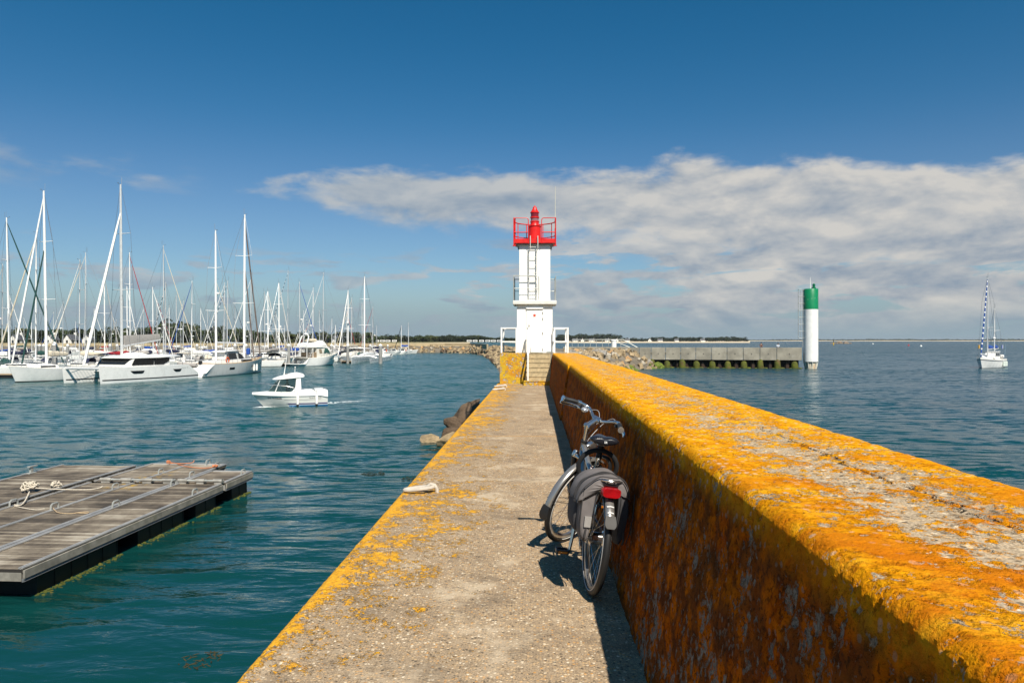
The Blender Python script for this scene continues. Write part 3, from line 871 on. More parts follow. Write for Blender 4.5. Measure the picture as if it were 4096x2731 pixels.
# ------------------------------------------------------------------ boulders
rng = random.Random(7)
def rock_mesh(seed, detail=0, rough=0.0):
    r = random.Random(seed)
    bm = bmesh.new()
    for i in range(15):
        v = Vector((r.gauss(0, 1), r.gauss(0, 1), r.gauss(0, 1))).normalized()
        bm.verts.new((v.x*r.uniform(0.8, 1.1), v.y*r.uniform(0.65, 0.95), v.z*r.uniform(0.5, 0.8)))
    res = bmesh.ops.convex_hull(bm, input=bm.verts)
    for v in [v for v in bm.verts if not v.link_faces]: bm.verts.remove(v)
    bmesh.ops.bevel(bm, geom=bm.edges[:], offset=0.07, segments=1, affect='EDGES', clamp_overlap=True)
    if detail:
        bmesh.ops.triangulate(bm, faces=bm.faces)
        bmesh.ops.subdivide_edges(bm, edges=bm.edges[:], cuts=detail, use_grid_fill=True)
        for v in bm.verts:
            q = v.co*1.3 + Vector((seed, 0, 0))
            v.co += v.co.normalized()*(rough*mnoise.fractal(q, 0.8, 2.1, 5)) + v.co.normalized()*0.05*mnoise.noise(q*4.0)
    bmesh.ops.recalc_face_normals(bm, faces=bm.faces)
    me = bpy.data.meshes.new('boulder')
    bm.to_mesh(me); bm.free()
    return me
rk = {'grey': mat('grey_boulder', (0.27, 0.25, 0.22), 0.9, var=0.4, scale=1.5, bump=0.05, bscale=6, stain=((0.12, 0.11, 0.10), 0.6, 1.0, 0.55)),
      'tan': mat('tan_boulder', (0.32, 0.24, 0.14), 0.9, var=0.35, scale=1.5, bump=0.05, bscale=6, stain=((0.18, 0.13, 0.08), 0.6, 1.2, 0.56)),
      'pale': mat('pale_boulder', (0.44, 0.385, 0.30), 0.9, var=0.3, scale=1.5, bump=0.05, bscale=6, stain=((0.25, 0.2, 0.15), 0.5, 1.2, 0.58)),
      'orange': mat('orange_boulder', (0.46, 0.27, 0.12), 0.9, var=0.35, scale=1.5, bump=0.05, bscale=6),
      'brown': mat('brown_boulder', (0.105, 0.070, 0.043), 0.9, var=0.4, scale=1.2, bump=0.05, bscale=6, stain=((0.08, 0.07, 0.06), 0.7, 0.9, 0.52)),
      'weedy': mat('weedy_boulder', (0.13, 0.17, 0.02), 0.85, var=0.5, scale=1.0, bump=0.05, bscale=8)}
rock_meshes = {}
for kind in rk:
    rock_meshes[kind] = []
    for i in range(5):
        me = rock_mesh(31*i + len(kind)*7, 0); me.materials.append(rk[kind]); rock_meshes[kind].append(me)
def boulder(kind, loc, size, label, group, big=None):
    me = big or rng.choice(rock_meshes[kind])
    o = bpy.data.objects.new('boulder', me)
    C.objects.link(o)
    o.location = loc; o.scale = (size*rng.uniform(0.85, 1.2), size*rng.uniform(0.85, 1.2), size*rng.uniform(0.8, 1.1))
    o.rotation_euler = (rng.uniform(-0.7, 0.7), rng.uniform(-0.7, 0.7), rng.uniform(0, 6.3))
    return tag(o, label, 'boulder', group)
# right-hand boulders at the root of the concrete jetty
for px in range(2268, 2660, 16):
    for k in range(6):
        D = rng.uniform(52, 128) if px < 2420 else rng.uniform(90, 131)
        p = Wd(px + rng.uniform(-8, 8), D)
        h = mound_h(p.x, p.y)
        if h < -0.6: continue
        kind = 'weedy' if h < 0.5 else rng.choice(['grey', 'tan', 'pale', 'orange', 'grey', 'pale'])
        lab = {'weedy': 'green weed-covered boulder at the waterline of the jetty root', 'grey': 'angular grey boulder in the heap between the orange wall and the jetty',
               'tan': 'tan boulder in the heap between the orange wall and the jetty', 'pale': 'pale stone boulder in the heap between the orange wall and the jetty',
               'orange': 'rusty orange boulder in the heap between the orange wall and the jetty'}[kind]
        boulder(kind, (p.x, p.y, h+0.15), rng.uniform(0.5, 1.15)*(0.75 if D < 80 else 1), lab, kind + ' boulders at the jetty root')
# far rubble bank and the curve up to the tower
n_rock = 0
def bank_rock(a, b, t_, row, size):
    p = a.lerp(b, t_)
    d_ = row*1.55 + rng.uniform(-0.6, 0.6)
    q = inland(p, d_, 0)
    z_ = min(2.3, 0.42*d_) + 0.1
    kind = rng.choice(['tan', 'brown', 'brown', 'tan']) if row < 2 else rng.choice(['tan', 'pale', 'orange', 'tan'])
    lab = {'tan': 'tan boulder in the far rubble bank across the harbour', 'brown': 'dark brown boulder low on the far rubble bank', 'pale': 'pale boulder near the top of the far rubble bank',
           'orange': 'orange-brown boulder near the top of the far rubble bank'}[kind]
    boulder(kind, (q.x, q.y, z_), size, lab, kind + ' boulders of the far bank')
for i in range(5, 9):
    a, b = bank[i], bank[i+1]
    L_ = (b-a).length
    nn = max(3, int(L_/3.0))
    for k in range(nn):
        for row in range(3):
            bank_rock(a, b, (k+rng.random())/nn, row, rng.uniform(0.7, 1.25))
for i in range(9, 13):
    a, b = bank[i], bank[i+1]
    nn = max(4, int((b-a).length/4.5))
    for k in range(nn):
        for row in range(3):
            p = a.lerp(b, (k+rng.random())/nn)
            x_ = p.x + row*1.3 + rng.uniform(-0.3, 0.3)
            kind = rng.choice(['brown', 'brown', 'tan'])
            boulder(kind, (x_, p.y, max(0.0, min(2.4, row*0.8))), rng.uniform(0.6, 1.1), {'brown': 'dark brown boulder on the rubble curve behind the tower', 'tan': 'tan boulder on the rubble curve behind the tower'}[kind], kind + ' boulders behind the tower')
# smaller stones filling in between: nobody could count them
mb = MB(); r5 = random.Random(9)
def stone(p, s_):
    R_ = Euler((r5.uniform(0, 3), r5.uniform(0, 3), r5.uniform(0, 3))).to_matrix()
    vs = [R_ @ Vector((x_*r5.uniform(.7, 1.1), y_*r5.uniform(.6, 1), z__*r5.uniform(.5, .9)))*s_ + p for x_ in (-1, 1) for y_ in (-1, 1) for z__ in (-1, 1)]
    mb.add(vs, [(0, 1, 3, 2), (4, 6, 7, 5), (0, 4, 5, 1), (2, 3, 7, 6), (0, 2, 6, 4), (1, 5, 7, 3)])
for i in range(2, 13):
    a, b = bank[i], bank[i+1]
    for k in range(int((b-a).length*(2.2 if i > 4 else 1.0))):
        p = a.lerp(b, r5.random())
        if i < 9:
            d_ = r5.uniform(-0.3, 6.5); q = inland(p, d_, 0); stone(Vector((q.x, q.y, min(2.4, 0.42*d_)+0.1)), r5.uniform(0.25, 0.6))
        else:
            d_ = r5.uniform(-0.2, 4.5); stone(Vector((p.x + d_, p.y, min(2.5, d_*0.65)+0.1)), r5.uniform(0.25, 0.6))
for k in range(700):
    p = Wd(r5.uniform(2262, 2660), r5.uniform(45, 132)); h = mound_h(p.x, p.y)
    if h > -0.3: stone(Vector((p.x, p.y, h+0.1)), r5.uniform(0.2, 0.5))
o = build('rubble', mb, rk['tan']); o['kind'] = 'stuff'
# the four big boulders in the water beside the walkway
def big_rock(px, py, z0, size, kind, label, seed, rot=(0, 0, 0), sc_=(1, 1, 1)):
    me = rock_mesh(seed, 5, 0.07); me.materials.append(rk[kind])
    o = bpy.data.objects.new('boulder', me); C.objects.link(o)
    o.location = W(px, py, 0) + Vector((0, 0, z0)); o.scale = tuple(size*s for s in sc_); o.rotation_euler = rot
    return tag(o, label, 'boulder')
big_rock(1726, 1766, 0.06, 0.56, 'tan', 'small rounded tan boulder awash furthest from the walkway', 3, (0, 0.1, 0.3), (1.05, 0.8, 0.8))
big_rock(1790, 1784, 0.20, 0.78, 'tan', 'pale tan boulder at the waterline below the leaning dark rock', 12, (0.2, 0.3, 0.9), (1.0, 0.9, 1.1))
big_rock(1835, 1776, 0.25, 0.95, 'brown', 'dark boulder wedged at the waterline against the walkway', 17, (0.4, 0.2, 0.4), (1.1, 1, 1.1))
big_rock(1858, 1758, 1.15, 0.90, 'brown', 'large dark brown boulder leaning against the walkway side', 44, (0.2, -0.75, 0.3), (1.25, 0.9, 0.85))
big_rock(1806, 1763, 0.75, 0.62, 'brown', 'pitted brown boulder tucked under the large leaning rock', 8, (0.9, 0.2, 0.2), (0.85, 1, 1.3))
big_rock(1925, 1752, 1.25, 0.80, 'brown', 'brown boulder just showing beyond the walkway edge', 5, (0.1, 0.6, 1.5), (1.1, 0.9, 1.0))
big_rock(1872, 1752, 0.35, 1.0, 'brown', 'dark boulder at the water under the large leaning rock', 23, (0.3, 0.1, 1.2), (1.1, 1.0, 0.9))
big_rock(1935, 1745, 0.35, 1.05, 'brown', 'lowest dark boulder beside the platform foot', 29, (0.1, 0.3, 2.2), (1.2, 1.0, 0.9))

# seaweed floating
weed = mat('floating_weed', (0.035, 0.030, 0.010), 0.8, var=0.5, scale=6)
def weed_patch(px, py, rad, label):
    c0 = W(px, py, 0.0)
    mb = MB()
    for i in range(70):
        a = rng.uniform(0, 6.28); r_ = rad*math.sqrt(rng.random())
        p = Vector((c0.x + r_*math.cos(a), c0.y + r_*math.sin(a), rng.uniform(-0.01, 0.012)))
        dv = Vector((rng.uniform(-1, 1), rng.uniform(-1, 1), rng.uniform(-0.1, 0.1)))*rad*0.18
        mb.tube([p-dv, p, p+dv], [0.006, 0.014, 0.006], 4, flat=0.5)
    return tag(build('seaweed_clump', mb, weed), label, 'seaweed')
weed_patch(1495, 1893, 0.42, 'brown seaweed clump floating off the walkway, level with the mooring ring')
weed_patch(1645, 1912, 0.34, 'small seaweed clump floating close to the walkway edge')
weed_patch(1745, 1798, 0.45, 'seaweed floating in front of the tan boulders')
weed_patch(800, 2640, 0.30, 'dark seaweed clump drifting near the bottom edge of the picture')

# ================================================================== concrete jetty on sheet piles
JA, JB = W(2478, 1469.5), W(3212, 1474.5)
jd = (JB-JA); JL = jd.length; ja = math.atan2(jd.y, jd.x)
pxm = (1474.5-HZ)/ZC
zt_ = ZC - (1390-HZ)/pxm; zb_ = ZC - (1441-HZ)/pxm
jet = thing('concrete_jetty', 'grey concrete panel jetty on rusty sheet piling across the channel', 'jetty', JA, (0, 0, ja))
panel = mat('panel_concrete', (0.27, 0.25, 0.20), 0.85, var=0.30, scale=0.5, bump=0.02, bscale=6, stain=((0.46, 0.44, 0.38), 0.75, 0.40, 0.56))
cuts = [494, 663, 768, 895, 1027, 1157, 1290, 1424, 1561, 1701, 1841, 2050]
us = [(2250 + c*.4677 - 2478)/(3212-2478)*JL for c in cuts]
for i in range(len(us)-1):
    mb = MB(); mb.bevbox(((us[i]+us[i+1])/2, 0.2, (zt_+zb_)/2), (us[i+1]-us[i]-0.09, 0.4, zt_-zb_), 0.03)
    build('panel', mb, panel, jet)
mb = MB()
for i in range(len(us)-1):
    mb.tube([((us[i]+us[i+1])/2-0.05, -0.01, (zt_+zb_)/2), ((us[i]+us[i+1])/2+0.05, -0.01, (zt_+zb_)/2)], 0.09, 8)
build('lifting_socket', mb, mat('socket_dark', (0.09, 0.08, 0.07), 0.9), jet)
mb = MB()
zig = []
k = 0; u = us[0]
while u < us[-1]-0.1:
    zig.append((u, 0.55 if k % 4 in (0, 1) else 1.0)); u += 0.35; k += 1
front_ = zig; back = [(q[0], 6.0) for q in reversed(zig)]
pl = front_ + [(zig[-1][0], 6.0), (zig[0][0], 6.0)]
mb.loft([[(a, b, -2.0) for a, b in pl], [(a, b, zb_-0.01) for a, b in pl]])
build('sheet_piling', mb, mat('rusty_sheet_pile', (0.035, 0.020, 0.012), 0.85, var=0.4, scale=0.8), jet)
mb = MB(); mb.box((JL/2, 3.6, zb_+1.1), (us[-1]-us[0], 6.2, 0.4))
build('deck', mb, panel, jet)
algae = mat('algae_pile', (0.075, 0.085, 0.006), 0.85, var=0.5, scale=1.2, bump=0.05, bscale=5, stain=((0.10, 0.05, 0.025), 0.85, 1.1, 0.52))
for k, cpx in enumerate((777, 908, 1040, 1163, 1300, 1432, 1567, 1705, 1848, 1990)):
    u = (2250 + cpx*.4677 - 2478)/(3212-2478)*JL
    hgt = 1.55 if k in (0, 2, 8, 7) else 1.25
    mb = MB(); mb.lathe([(0.62, -2), (0.60, 0.0), (0.54, hgt*0.55), (0.42, hgt*0.85), (0.2, hgt)], (u, 0.2, 0), 14)
    for v in mb.v: v.x += 0.10*mnoise.noise(v*1.7); v.z += 0.08*mnoise.noise(v*1.1 + Vector((3, 3, 3)))
    mb.ball((u+0.75, 0.0, 0.0), (0.5, 0.3, 0.22), 8, 5); mb.ball((u-0.7, 0.1, 0.0), (0.3, 0.3, 0.12), 8, 5)
    build('pile', mb, algae, jet)
# railing and white bin at the root
mb = MB()
r0, r1 = -(2478-2270)/(3212-2478)*JL, us[0]+1.2
zl = zt_+1.0
y_ = 3.0
mb.tube([(r0, y_, zl+0.35), (us[0]+0.4, y_, zl+0.35), (us[0]+3.2, y_, zt_-0.2)], 0.06, 6)
mb.tube([(r0, y_, zl-0.25), (us[0]-0.3, y_, zl-0.25), (us[0]+2.0, y_, zt_-0.2)], 0.05, 6)
for i in range(9):
    x_ = r0 + (us[0]-r0)*i/8
    mb.tube([(x_, y_, zt_-0.6), (x_, y_, zl+0.35)], 0.05, 6)
build('railing', mb, galv, jet)
mb = MB(); mb.bevbox(((r0+us[0])/2, 3.2, zt_-0.15), (us[0]-r0+3, 3.5, 0.35), 0.04)
build('ramp', mb, panel, jet)
bin_ = thing('white_drum', 'white cylindrical cabinet by the railing at the jetty root', 'drum', W(2452, 1387, zt_-0.02) * 1.0)
bp = jet.matrix_world
JU = Vector((math.cos(ja), math.sin(ja), 0)); JV = Vector((-math.sin(ja), math.cos(ja), 0))
bin_.location = JA + JU*((2452-2478)/(3212-2478)*JL) + JV*2.2 + Vector((0, 0, zt_-0.02))
mb = MB(); mb.lathe([(0.46, 0), (0.46, 1.18)], seg=20)
bb_ = build('body', mb, white, bin_)
mb = MB(); mb.lathe([(0.52, 1.18), (0.52, 1.3), (0.45, 1.36)], seg=20)
build('lid', mb, white, bin_)

# green light tower
gp = W(3243, 1474.0)
gs = (1474.0-HZ)/ZC
gt = thing('light_tower', 'tall white cylinder light tower with green top at the jetty end', 'light tower', gp)
hz_ = lambda py: (1474.0-py)/gs
gr = 28.0/gs
gwhite = mat('tower_white', (0.78, 0.775, 0.74), 0.45, var=0.10, scale=0.9, stain=((0.50, 0.42, 0.30), 0.45, 0.9, 0.58))
green = mat('tower_green', (0.003, 0.20, 0.075), 0.4, var=0.12, scale=0.6)
mb = MB(); mb.lathe([(gr, hz_(1446)), (gr, hz_(1237.5))], seg=36)
for k_ in range(5):      # welded seam spiralling up the tube
    zz0 = hz_(1446) + (hz_(1160)-hz_(1446))*k_/5
    mb.tube([((gr+0.004)*math.cos(0.5*q_), (gr+0.004)*math.sin(0.5*q_), zz0 + 0.10*q_) for q_ in range(14)], 0.018, 4)
build('shaft', mb, gwhite, gt)
mb = MB(); mb.lathe([(gr*1.004, hz_(1237.4)), (gr*1.004, hz_(1157)), (gr*0.98, hz_(1156))], seg=36)
build('green_band', mb, green, gt)
mb = MB(); mb.lathe([(gr*0.78, -1.5), (gr*0.80, 0), (gr*0.80, hz_(1446)-0.02)], seg=28)
build('foot', mb, mat('rusty_foot', (0.52, 0.47, 0.36), 0.6, var=0.3, scale=0.8, stain=((0.32, 0.13, 0.02), 0.8, 0.7, 0.52)), gt)
for k in range(10):
    a = 2*PI*k/10 + 0.2
    M = Matrix.Rotation(a, 4, 'Z')
    mb = MB(); mb.prism([(gr*0.78, -1.2), (gr*0.80, 0), (gr*1.0, hz_(1446)-0.005), (gr*0.5, hz_(1446)-0.005)], lambda u, v, t: (u, t, v), -0.03, 0.03).xf(M)
    build('fin', mb, mat('fin_paint', (0.62, 0.62, 0.55), 0.5, var=0.15), gt)
lx = (3255-3243)/gs
mb = MB(); mb.lathe([(0.34, hz_(1156)), (0.34, hz_(1150)), (0.22, hz_(1149)), (0.24, hz_(1146)), (0.2, hz_(1140)), (0.30, hz_(1139)), (0.16, hz_(1136)), (0.12, hz_(1134))], (lx, 0, 0), 14)
build('lantern', mb, mat('lantern_green', (0.004, 0.13, 0.055), 0.35, var=0.1), gt)
mb = MB(); mb.tube([((3241-3243)/gs, 0, hz_(1156)), ((3241-3243)/gs, 0, hz_(1110))], [0.06, 0.03], 6)
build('antenna', mb, white, gt)
mb = MB()
y1_ = -0.3
for lx_, w_ in ((3191, 0.045), (3200, 0.03), (3209, 0.05)):
    mb.tube([((lx_-3243)/gs, y1_, hz_(1353 if lx_ < 3205 else 1388)), ((lx_-3243)/gs, y1_, hz_(1159))], w_, 6)
for k in range(8):
    py = 1159 + k*27.6
    xs = [(lx_-3243)/gs for lx_ in (3189, 3200, 3211)]
    mb.tube([(xs[0], y1_, hz_(py)), (xs[0]+0.1, y1_-0.42, hz_(py)), (xs[1], y1_-0.45, hz_(py)), (xs[2], y1_-0.3, hz_(py)), (-gr*0.97, y1_, hz_(py))], 0.032, 5)
    mb.tube([(xs[0], y1_, hz_(py)), (xs[2], y1_+0.3, hz_(py)), (-gr*0.9, y1_+0.3, hz_(py))], 0.032, 5)
build('ladder_cage', mb, galv, gt)

# ------------------------------------------------------------------ far shores
pine = mat('far_pine_crown', (0.030, 0.045, 0.016), 0.9, var=0.5, scale=0.25)
leafm = mat('tree_crown', (0.045, 0.066, 0.018), 0.9, var=0.5, scale=0.3)
leafm2 = mat('olive_tree_crown', (0.070, 0.085, 0.024), 0.9, var=0.5, scale=0.3)
trunkm = mat('tree_trunk', (0.07, 0.05, 0.035), 0.9)
def crown_mesh(seed, h, rx, n, m_, base=0.2):
    r = random.Random(seed)
    lobes = []
    for i in range(11):
        a = r.uniform(0, 6.28); q = r.uniform(0.1, 0.66)
        zz_ = h*r.uniform(base+0.16, 0.86)
        lobes.append((Vector((rx*q*math.cos(a)*(1.15-0.5*zz_), rx*q*math.sin(a)*(1.15-0.5*zz_), zz_)), rx*r.uniform(0.30, 0.52)))
    mb = MB()
    for i in range(n):
        c0, rad = r.choice(lobes)
        v = Vector((r.gauss(0, 1), r.gauss(0, 1), r.gauss(0, 1))).normalized()*rad*(r.random()**0.33)
        v.z *= 0.72
        p = c0 + v
        s_ = rx*r.uniform(0.07, 0.15)
        q1 = Vector((r.gauss(0, 1), r.gauss(0, 1), r.gauss(0, 1))).normalized()*s_
        q2 = Vector((r.gauss(0, 1), r.gauss(0, 1), r.gauss(0, 1))).normalized()*s_
        mb.add([p-q1, p+q2, p+q1, p-q2*0.8], [(0, 1, 2, 3)])
    return mb
protos = []
def tree(px, D, h, wdt, kind, label, group, z0):
    key = kind
    pr = [p for p in protos if p[0] == key]
    if len(pr) < 3:
        t_ = thing({'pine': 'pine_tree'}.get(kind, 'broadleaf_tree'), label, 'tree')
        s_ = len(protos)
        build('crown', crown_mesh(100+s_, 1.0, 0.62, 640, None, -0.06 if kind != 'pine' else 0.02), {'pine': pine, 'leaf': leafm, 'olive': leafm2}[kind], t_)
        mb = MB(); mb.tube([(0, 0, -0.08), (0.01, 0, 0.25), (-0.02, 0.01, 0.62)], [0.045, 0.035, 0.015], 6)
        mb.tube([(0.0, 0, 0.3), (0.16, 0.05, 0.55)], [0.02, 0.008], 5); mb.tube([(0.0, 0, 0.26), (-0.18, -0.03, 0.5)], [0.02, 0.008], 5)
        build('trunk', mb, trunkm, t_)
        protos.append((key, t_))
    else:
        t_ = copy_tree(rng.choice(pr)[1])
    p = Wd(px, D)
    t_.location = (p.x, p.y, z0)
    t_.scale = (wdt, wdt, h); t_.rotation_euler = (0, 0, rng.uniform(0, 6.28))
    tag(t_, label, 'tree', group)
    return t_
# tree line behind the marina
px = -120
while px < 1500:
    D = rng.uniform(330, 430)
    tall = 1 if px < 950 else 0.8
    topz = ZC + (HZ - (rng.uniform(1308, 1330) if px < 1000 else rng.uniform(1322, 1342)))/F*D
    if 620 < px < 790: topz = ZC + (HZ - rng.uniform(1284, 1318))/F*D
    topz = topz*1.04
    h_ = topz - 3.4
    kind = rng.choice(['leaf', 'leaf', 'pine', 'olive'])
    tree(px, D, h_, max(h_*rng.uniform(0.8, 1.25), 5), kind, {'leaf': 'bushy green tree in the row behind the marina masts', 'pine': 'dark rounded pine in the row behind the marina masts', 'olive': 'olive-green tree in the row behind the marina masts'}[kind], {'leaf': 'green trees', 'pine': 'dark pines', 'olive': 'olive trees'}[kind] + ' behind the marina', 3.3)
    px += rng.uniform(10, 19)
# the wood left of the tower, further off
for px in range(1480, 2130, 8):
    D = rng.uniform(820, 980)
    prof_ = 1350 - 9*math.exp(-((px-1560)/70)**2) - 8*math.exp(-((px-1790)/60)**2) - 8*math.exp(-((px-1900)/50)**2) - 6*math.exp(-((px-1690)/60)**2)
    topz = ZC + (HZ - prof_ + rng.uniform(-2, 4))/F*D
    h_ = max(topz-2.6, 3)
    kind = rng.choice(['leaf', 'pine', 'pine', 'leaf', 'olive'])
    tree(px, D, h_, h_*rng.uniform(1.3, 2.0), kind, {'leaf': 'small green tree in the wood beyond the beach left of the tower', 'pine': 'dark pine in the wood beyond the beach left of the tower', 'olive': 'olive-green tree in the wood beyond the beach left of the tower'}[kind], {'leaf': 'green trees', 'pine': 'dark pines', 'olive': 'olive trees'}[kind] + ' of the far wood', 2.4)

# right-hand coast: point of land with sand, pines and houses
def coast(name, pxs, D0, sandw, m_, z1):
    mb = MB()
    pts = [Wd(p, D0) for p in pxs]
    mb.loft([[Vector((p.x, p.y, -0.5)) for p in pts], [Vector((*inland(p, 8, 0).to_2d(), 0.4)) for p in pts], [Vector((*inland(p, sandw, 0).to_2d(), z1)) for p in pts], [Vector((*inland(p, 700, 0).to_2d(), z1+0.5)) for p in pts]], cap=False, closed=False, smooth=True)
    return structure(build(name, mb, m_))
DC = ZC*F/(1371-HZ)
coast('sandy_point', [2040+30*i for i in range(33)], DC, 90, sandm, 2.2)
for px in range(2240, 2982, 9):
    D = DC + rng.uniform(120, 330)
    k = (1340 if px < 2480 else 1350) if px < 2980 else 1356
    if 2490 < px < 2600: k = 1354
    topz = ZC + (HZ - k + rng.uniform(-3, 5))/F*D
    h_ = max(topz-2.4, 4)
    tree(px, D, h_, h_*rng.uniform(1.5, 2.4), 'pine', 'dark pine on the sandy point right of the tower', 'pines on the sandy point', 2.3)
mb = MB()
DF = ZC*F/(1364.3-HZ)
pxs = [2900 + 20*i for i in range(80)]
mb.loft([[Wd(p, DF) + Vector((0, 0, -1)) for p in pxs], [Wd(p, DF+60) + Vector((0, 0, 3.2 + 0.8*math.sin(p*0.02))) for p in pxs], [Wd(p, DF+400) + Vector((0, 0, 4)) for p in pxs]], cap=False, closed=False)
structure(build('far_beach', mb, sandm))
mb = MB()
r_ = random.Random(3)
for i in range(4500):
    px = r_.uniform(2940, 4500)
    D = DF + r_.uniform(100, 380)
    hh_ = (6 + 4*mnoise.noise(Vector((px*0.011, 0.3, 0))) + 3*mnoise.noise(Vector((px*0.05, 5.3, 0))) + (3 if px > 3950 else 0)) * min(1, max(0.3, (px-2930)/250))
    p = Wd(px, D) + Vector((0, 0, 4 + r_.uniform(0.0, 1.0)*max(hh_, 2)))
    s_ = r_.uniform(3, 6)
    q1 = Vector((r_.gauss(0, 1), r_.gauss(0, 1), r_.gauss(0, 0.35)))*s_; q2 = Vector((r_.gauss(0, 1), r_.gauss(0, 1), r_.gauss(0, 0.35)))*s_
    mb.add([p-q1, p+q2, p+q1, p-q2], [(0, 1, 2, 3)])
o = build('far_woods', mb, pine); o['kind'] = 'stuff'

# houses
slate = mat('slate_roof', (0.075, 0.08, 0.09), 0.7, var=0.15)
render_w = mat('white_render', (0.74, 0.72, 0.68), 0.8, var=0.06)
def house(px, D, z0, w_, d_, h_, rot, label, group, chim=True):
    p = Wd(px, D); t_ = thing('house', label, 'house', (p.x, p.y, z0), (0, 0, rot), group)
    rh = d_*0.55
    mb = MB(); mb.prism([(-d_/2, -1), (d_/2, -1), (d_/2, h_), (0, h_+rh), (-d_/2, h_)], lambda u, v, t: (t, u, v), -w_/2, w_/2)
    build('wall', mb, render_w, t_)
    mb = MB()
    for s in (-1, 1):
        mb.loft([[(-w_/2-0.15, 0, h_+rh+0.25), (w_/2+0.15, 0, h_+rh+0.25), (w_/2+0.15, 0, h_+rh+0.03), (-w_/2-0.15, 0, h_+rh+0.03)],
                 [(-w_/2-0.15, s*(d_/2+0.3), h_-0.05), (w_/2+0.15, s*(d_/2+0.3), h_-0.05), (w_/2+0.15, s*(d_/2+0.3), h_-0.25), (-w_/2-0.15, s*(d_/2+0.3), h_-0.25)]])
    rf = build('roof', mb, slate, t_)
    if chim:
        mb = MB(); mb.bevbox((w_/2-0.6, 0, h_+rh+0.4), (0.7, 0.9, 1.3), 0.05)
        build('chimney', mb, render_w, rf)
    for s in (-1, 1):
        for k in range(max(2, int(w_/3))):
            x_ = -w_/2 + (k+0.5)*w_/max(2, int(w_/3))
            mb = MB(); mb.bevbox((x_, s*(d_/2+0.01), h_*0.5), (1.0, 0.08, 1.3), 0.02)
            build('window', mb, glass, t_)
    for s in (-1, 1):
        mb = MB(); mb.bevbox((s*(w_/2+0.01), 0, h_*0.55), (0.08, 1.0, 1.3), 0.02)
        build('window', mb, glass, t_)
    return t_
hl = [(70, 330, 'white gabled house half hidden behind the leftmost masts'), (208, 322, 'white gable house between the two tallest left masts'), (287, 322, 'white gable house with two windows left of the large catamaran mast'),
      (355, 335, 'white gable house peeping out behind the large catamaran mast'), (1302, 400, 'small white gable beside the flybridge yacht mast'), (1338, 410, 'white house with long slate roof left of the far right masts'),
      (1363, 420, 'white gable house with slate roof among the trees right of the flybridge yacht'), (1470, 440, 'long white building with slate roof beyond the trimaran')]
for i, (px, D, lab) in enumerate(hl):
    house(px, D, 3.2, (5, 4.5, 5, 4, 3.5, 7, 6, 10)[i], 3.8, 1.9, (1.4, 1.5, 1.35, 1.6, 1.5, 0.2, 1.0, 0.1)[i], lab, 'houses behind the marina')
hr = [(2268, 0.1, 7), (2300, 0.2, 9), (2330, 1.4, 6), (2366, 0.1, 10), (2428, 0.15, 8), (2468, 1.3, 7), (2510, 0.2, 8), (2600, 1.2, 7), (2640, 0.1, 9), (2706, 0.2, 7), (2810, 0.3, 8)]
adj = ['squat', 'wide', 'narrow gable-on', 'long low', 'slate-roofed', 'tall gable', 'plain', 'lone gable', 'broad', 'small', 'outermost']
for i, (px, rt, w_) in enumerate(hr):
    house(px, DC+70 + (i*37 % 60), 2.2, w_*1.1, 6, 2.6, rt, adj[i] + ' white house among the pines on the sandy point', 'houses on the sandy point')
# caravans along the wood edge left of the tower
cvm = mat('caravan_white', (0.74, 0.73, 0.70), 0.4, var=0.08)
car = None
for i in range(10):
    px = 1878 + i*24 + rng.uniform(-2, 2) if i < 6 else (1507, 1530, 1552, 1578)[i-6]
    p = Wd(px, 790 + rng.uniform(-5, 5))
    if car is None:
        car = thing('caravan', '', 'caravan')
        mb = MB(); mb.bevbox((0, 0, 1.55), (5.2, 2.2, 2.2), 0.25); build('body', mb, cvm, car)
        mb = MB(); mb.bevbox((0, -1.11, 1.8), (3.4, 0.06, 0.7), 0.02); build('window', mb, glass, car)
        for s in (-0.5, 0.5):
            mb = MB(); mb.tube([(s, -1.0, 0.35), (s, -0.75, 0.35)], 0.35, 10); build('wheel', mb, black, car)
        o = car
    else: o = copy_tree(car)
    o.location = (p.x, p.y, 2.5); o.rotation_euler = (0, 0, rng.uniform(-0.3, 0.3))
    tag(o, 'white caravan in the row at the wood edge close to the tower' if i < 6 else 'white caravan by the trees beyond the far small boats', 'caravan', 'caravans near the tower' if i < 6 else 'caravans beyond the small boats')

# rock islet with a beacon far out
ip = W(3366, 1374.5)
mb = MB()
for i in range(16):
    x_ = rng.uniform(-15, 14); r_ = rng.uniform(2.0, 4.2)*(1-abs(x_)/22)
    mb.ball((x_, rng.uniform(-3, 3), 0.3), (r_*1.6, r_, r_*1.05), 7, 5)
o = build('rock_islet', mb, mat('islet_rock', (0.19, 0.14, 0.095), 0.9, var=0.5, scale=0.3)); o.location = ip; structure(o)
bp_ = W(3334, 1381)
t = thing('beacon_post', 'yellow and black beacon post standing off the rocky islet', 'beacon', bp_)
bs = (1381-HZ)/ZC
mb = MB(); mb.tube([(0, 0, -1), (0, 0, 12/bs)], 0.45, 8); build('yellow_base', mb, mat('beacon_yellow', (0.6, 0.36, 0.02), 0.6), t)
mb = MB(); mb.tube([(0, 0, 12/bs), (0, 0, 25/bs)], 0.3, 8); build('black_top', mb, black, t)
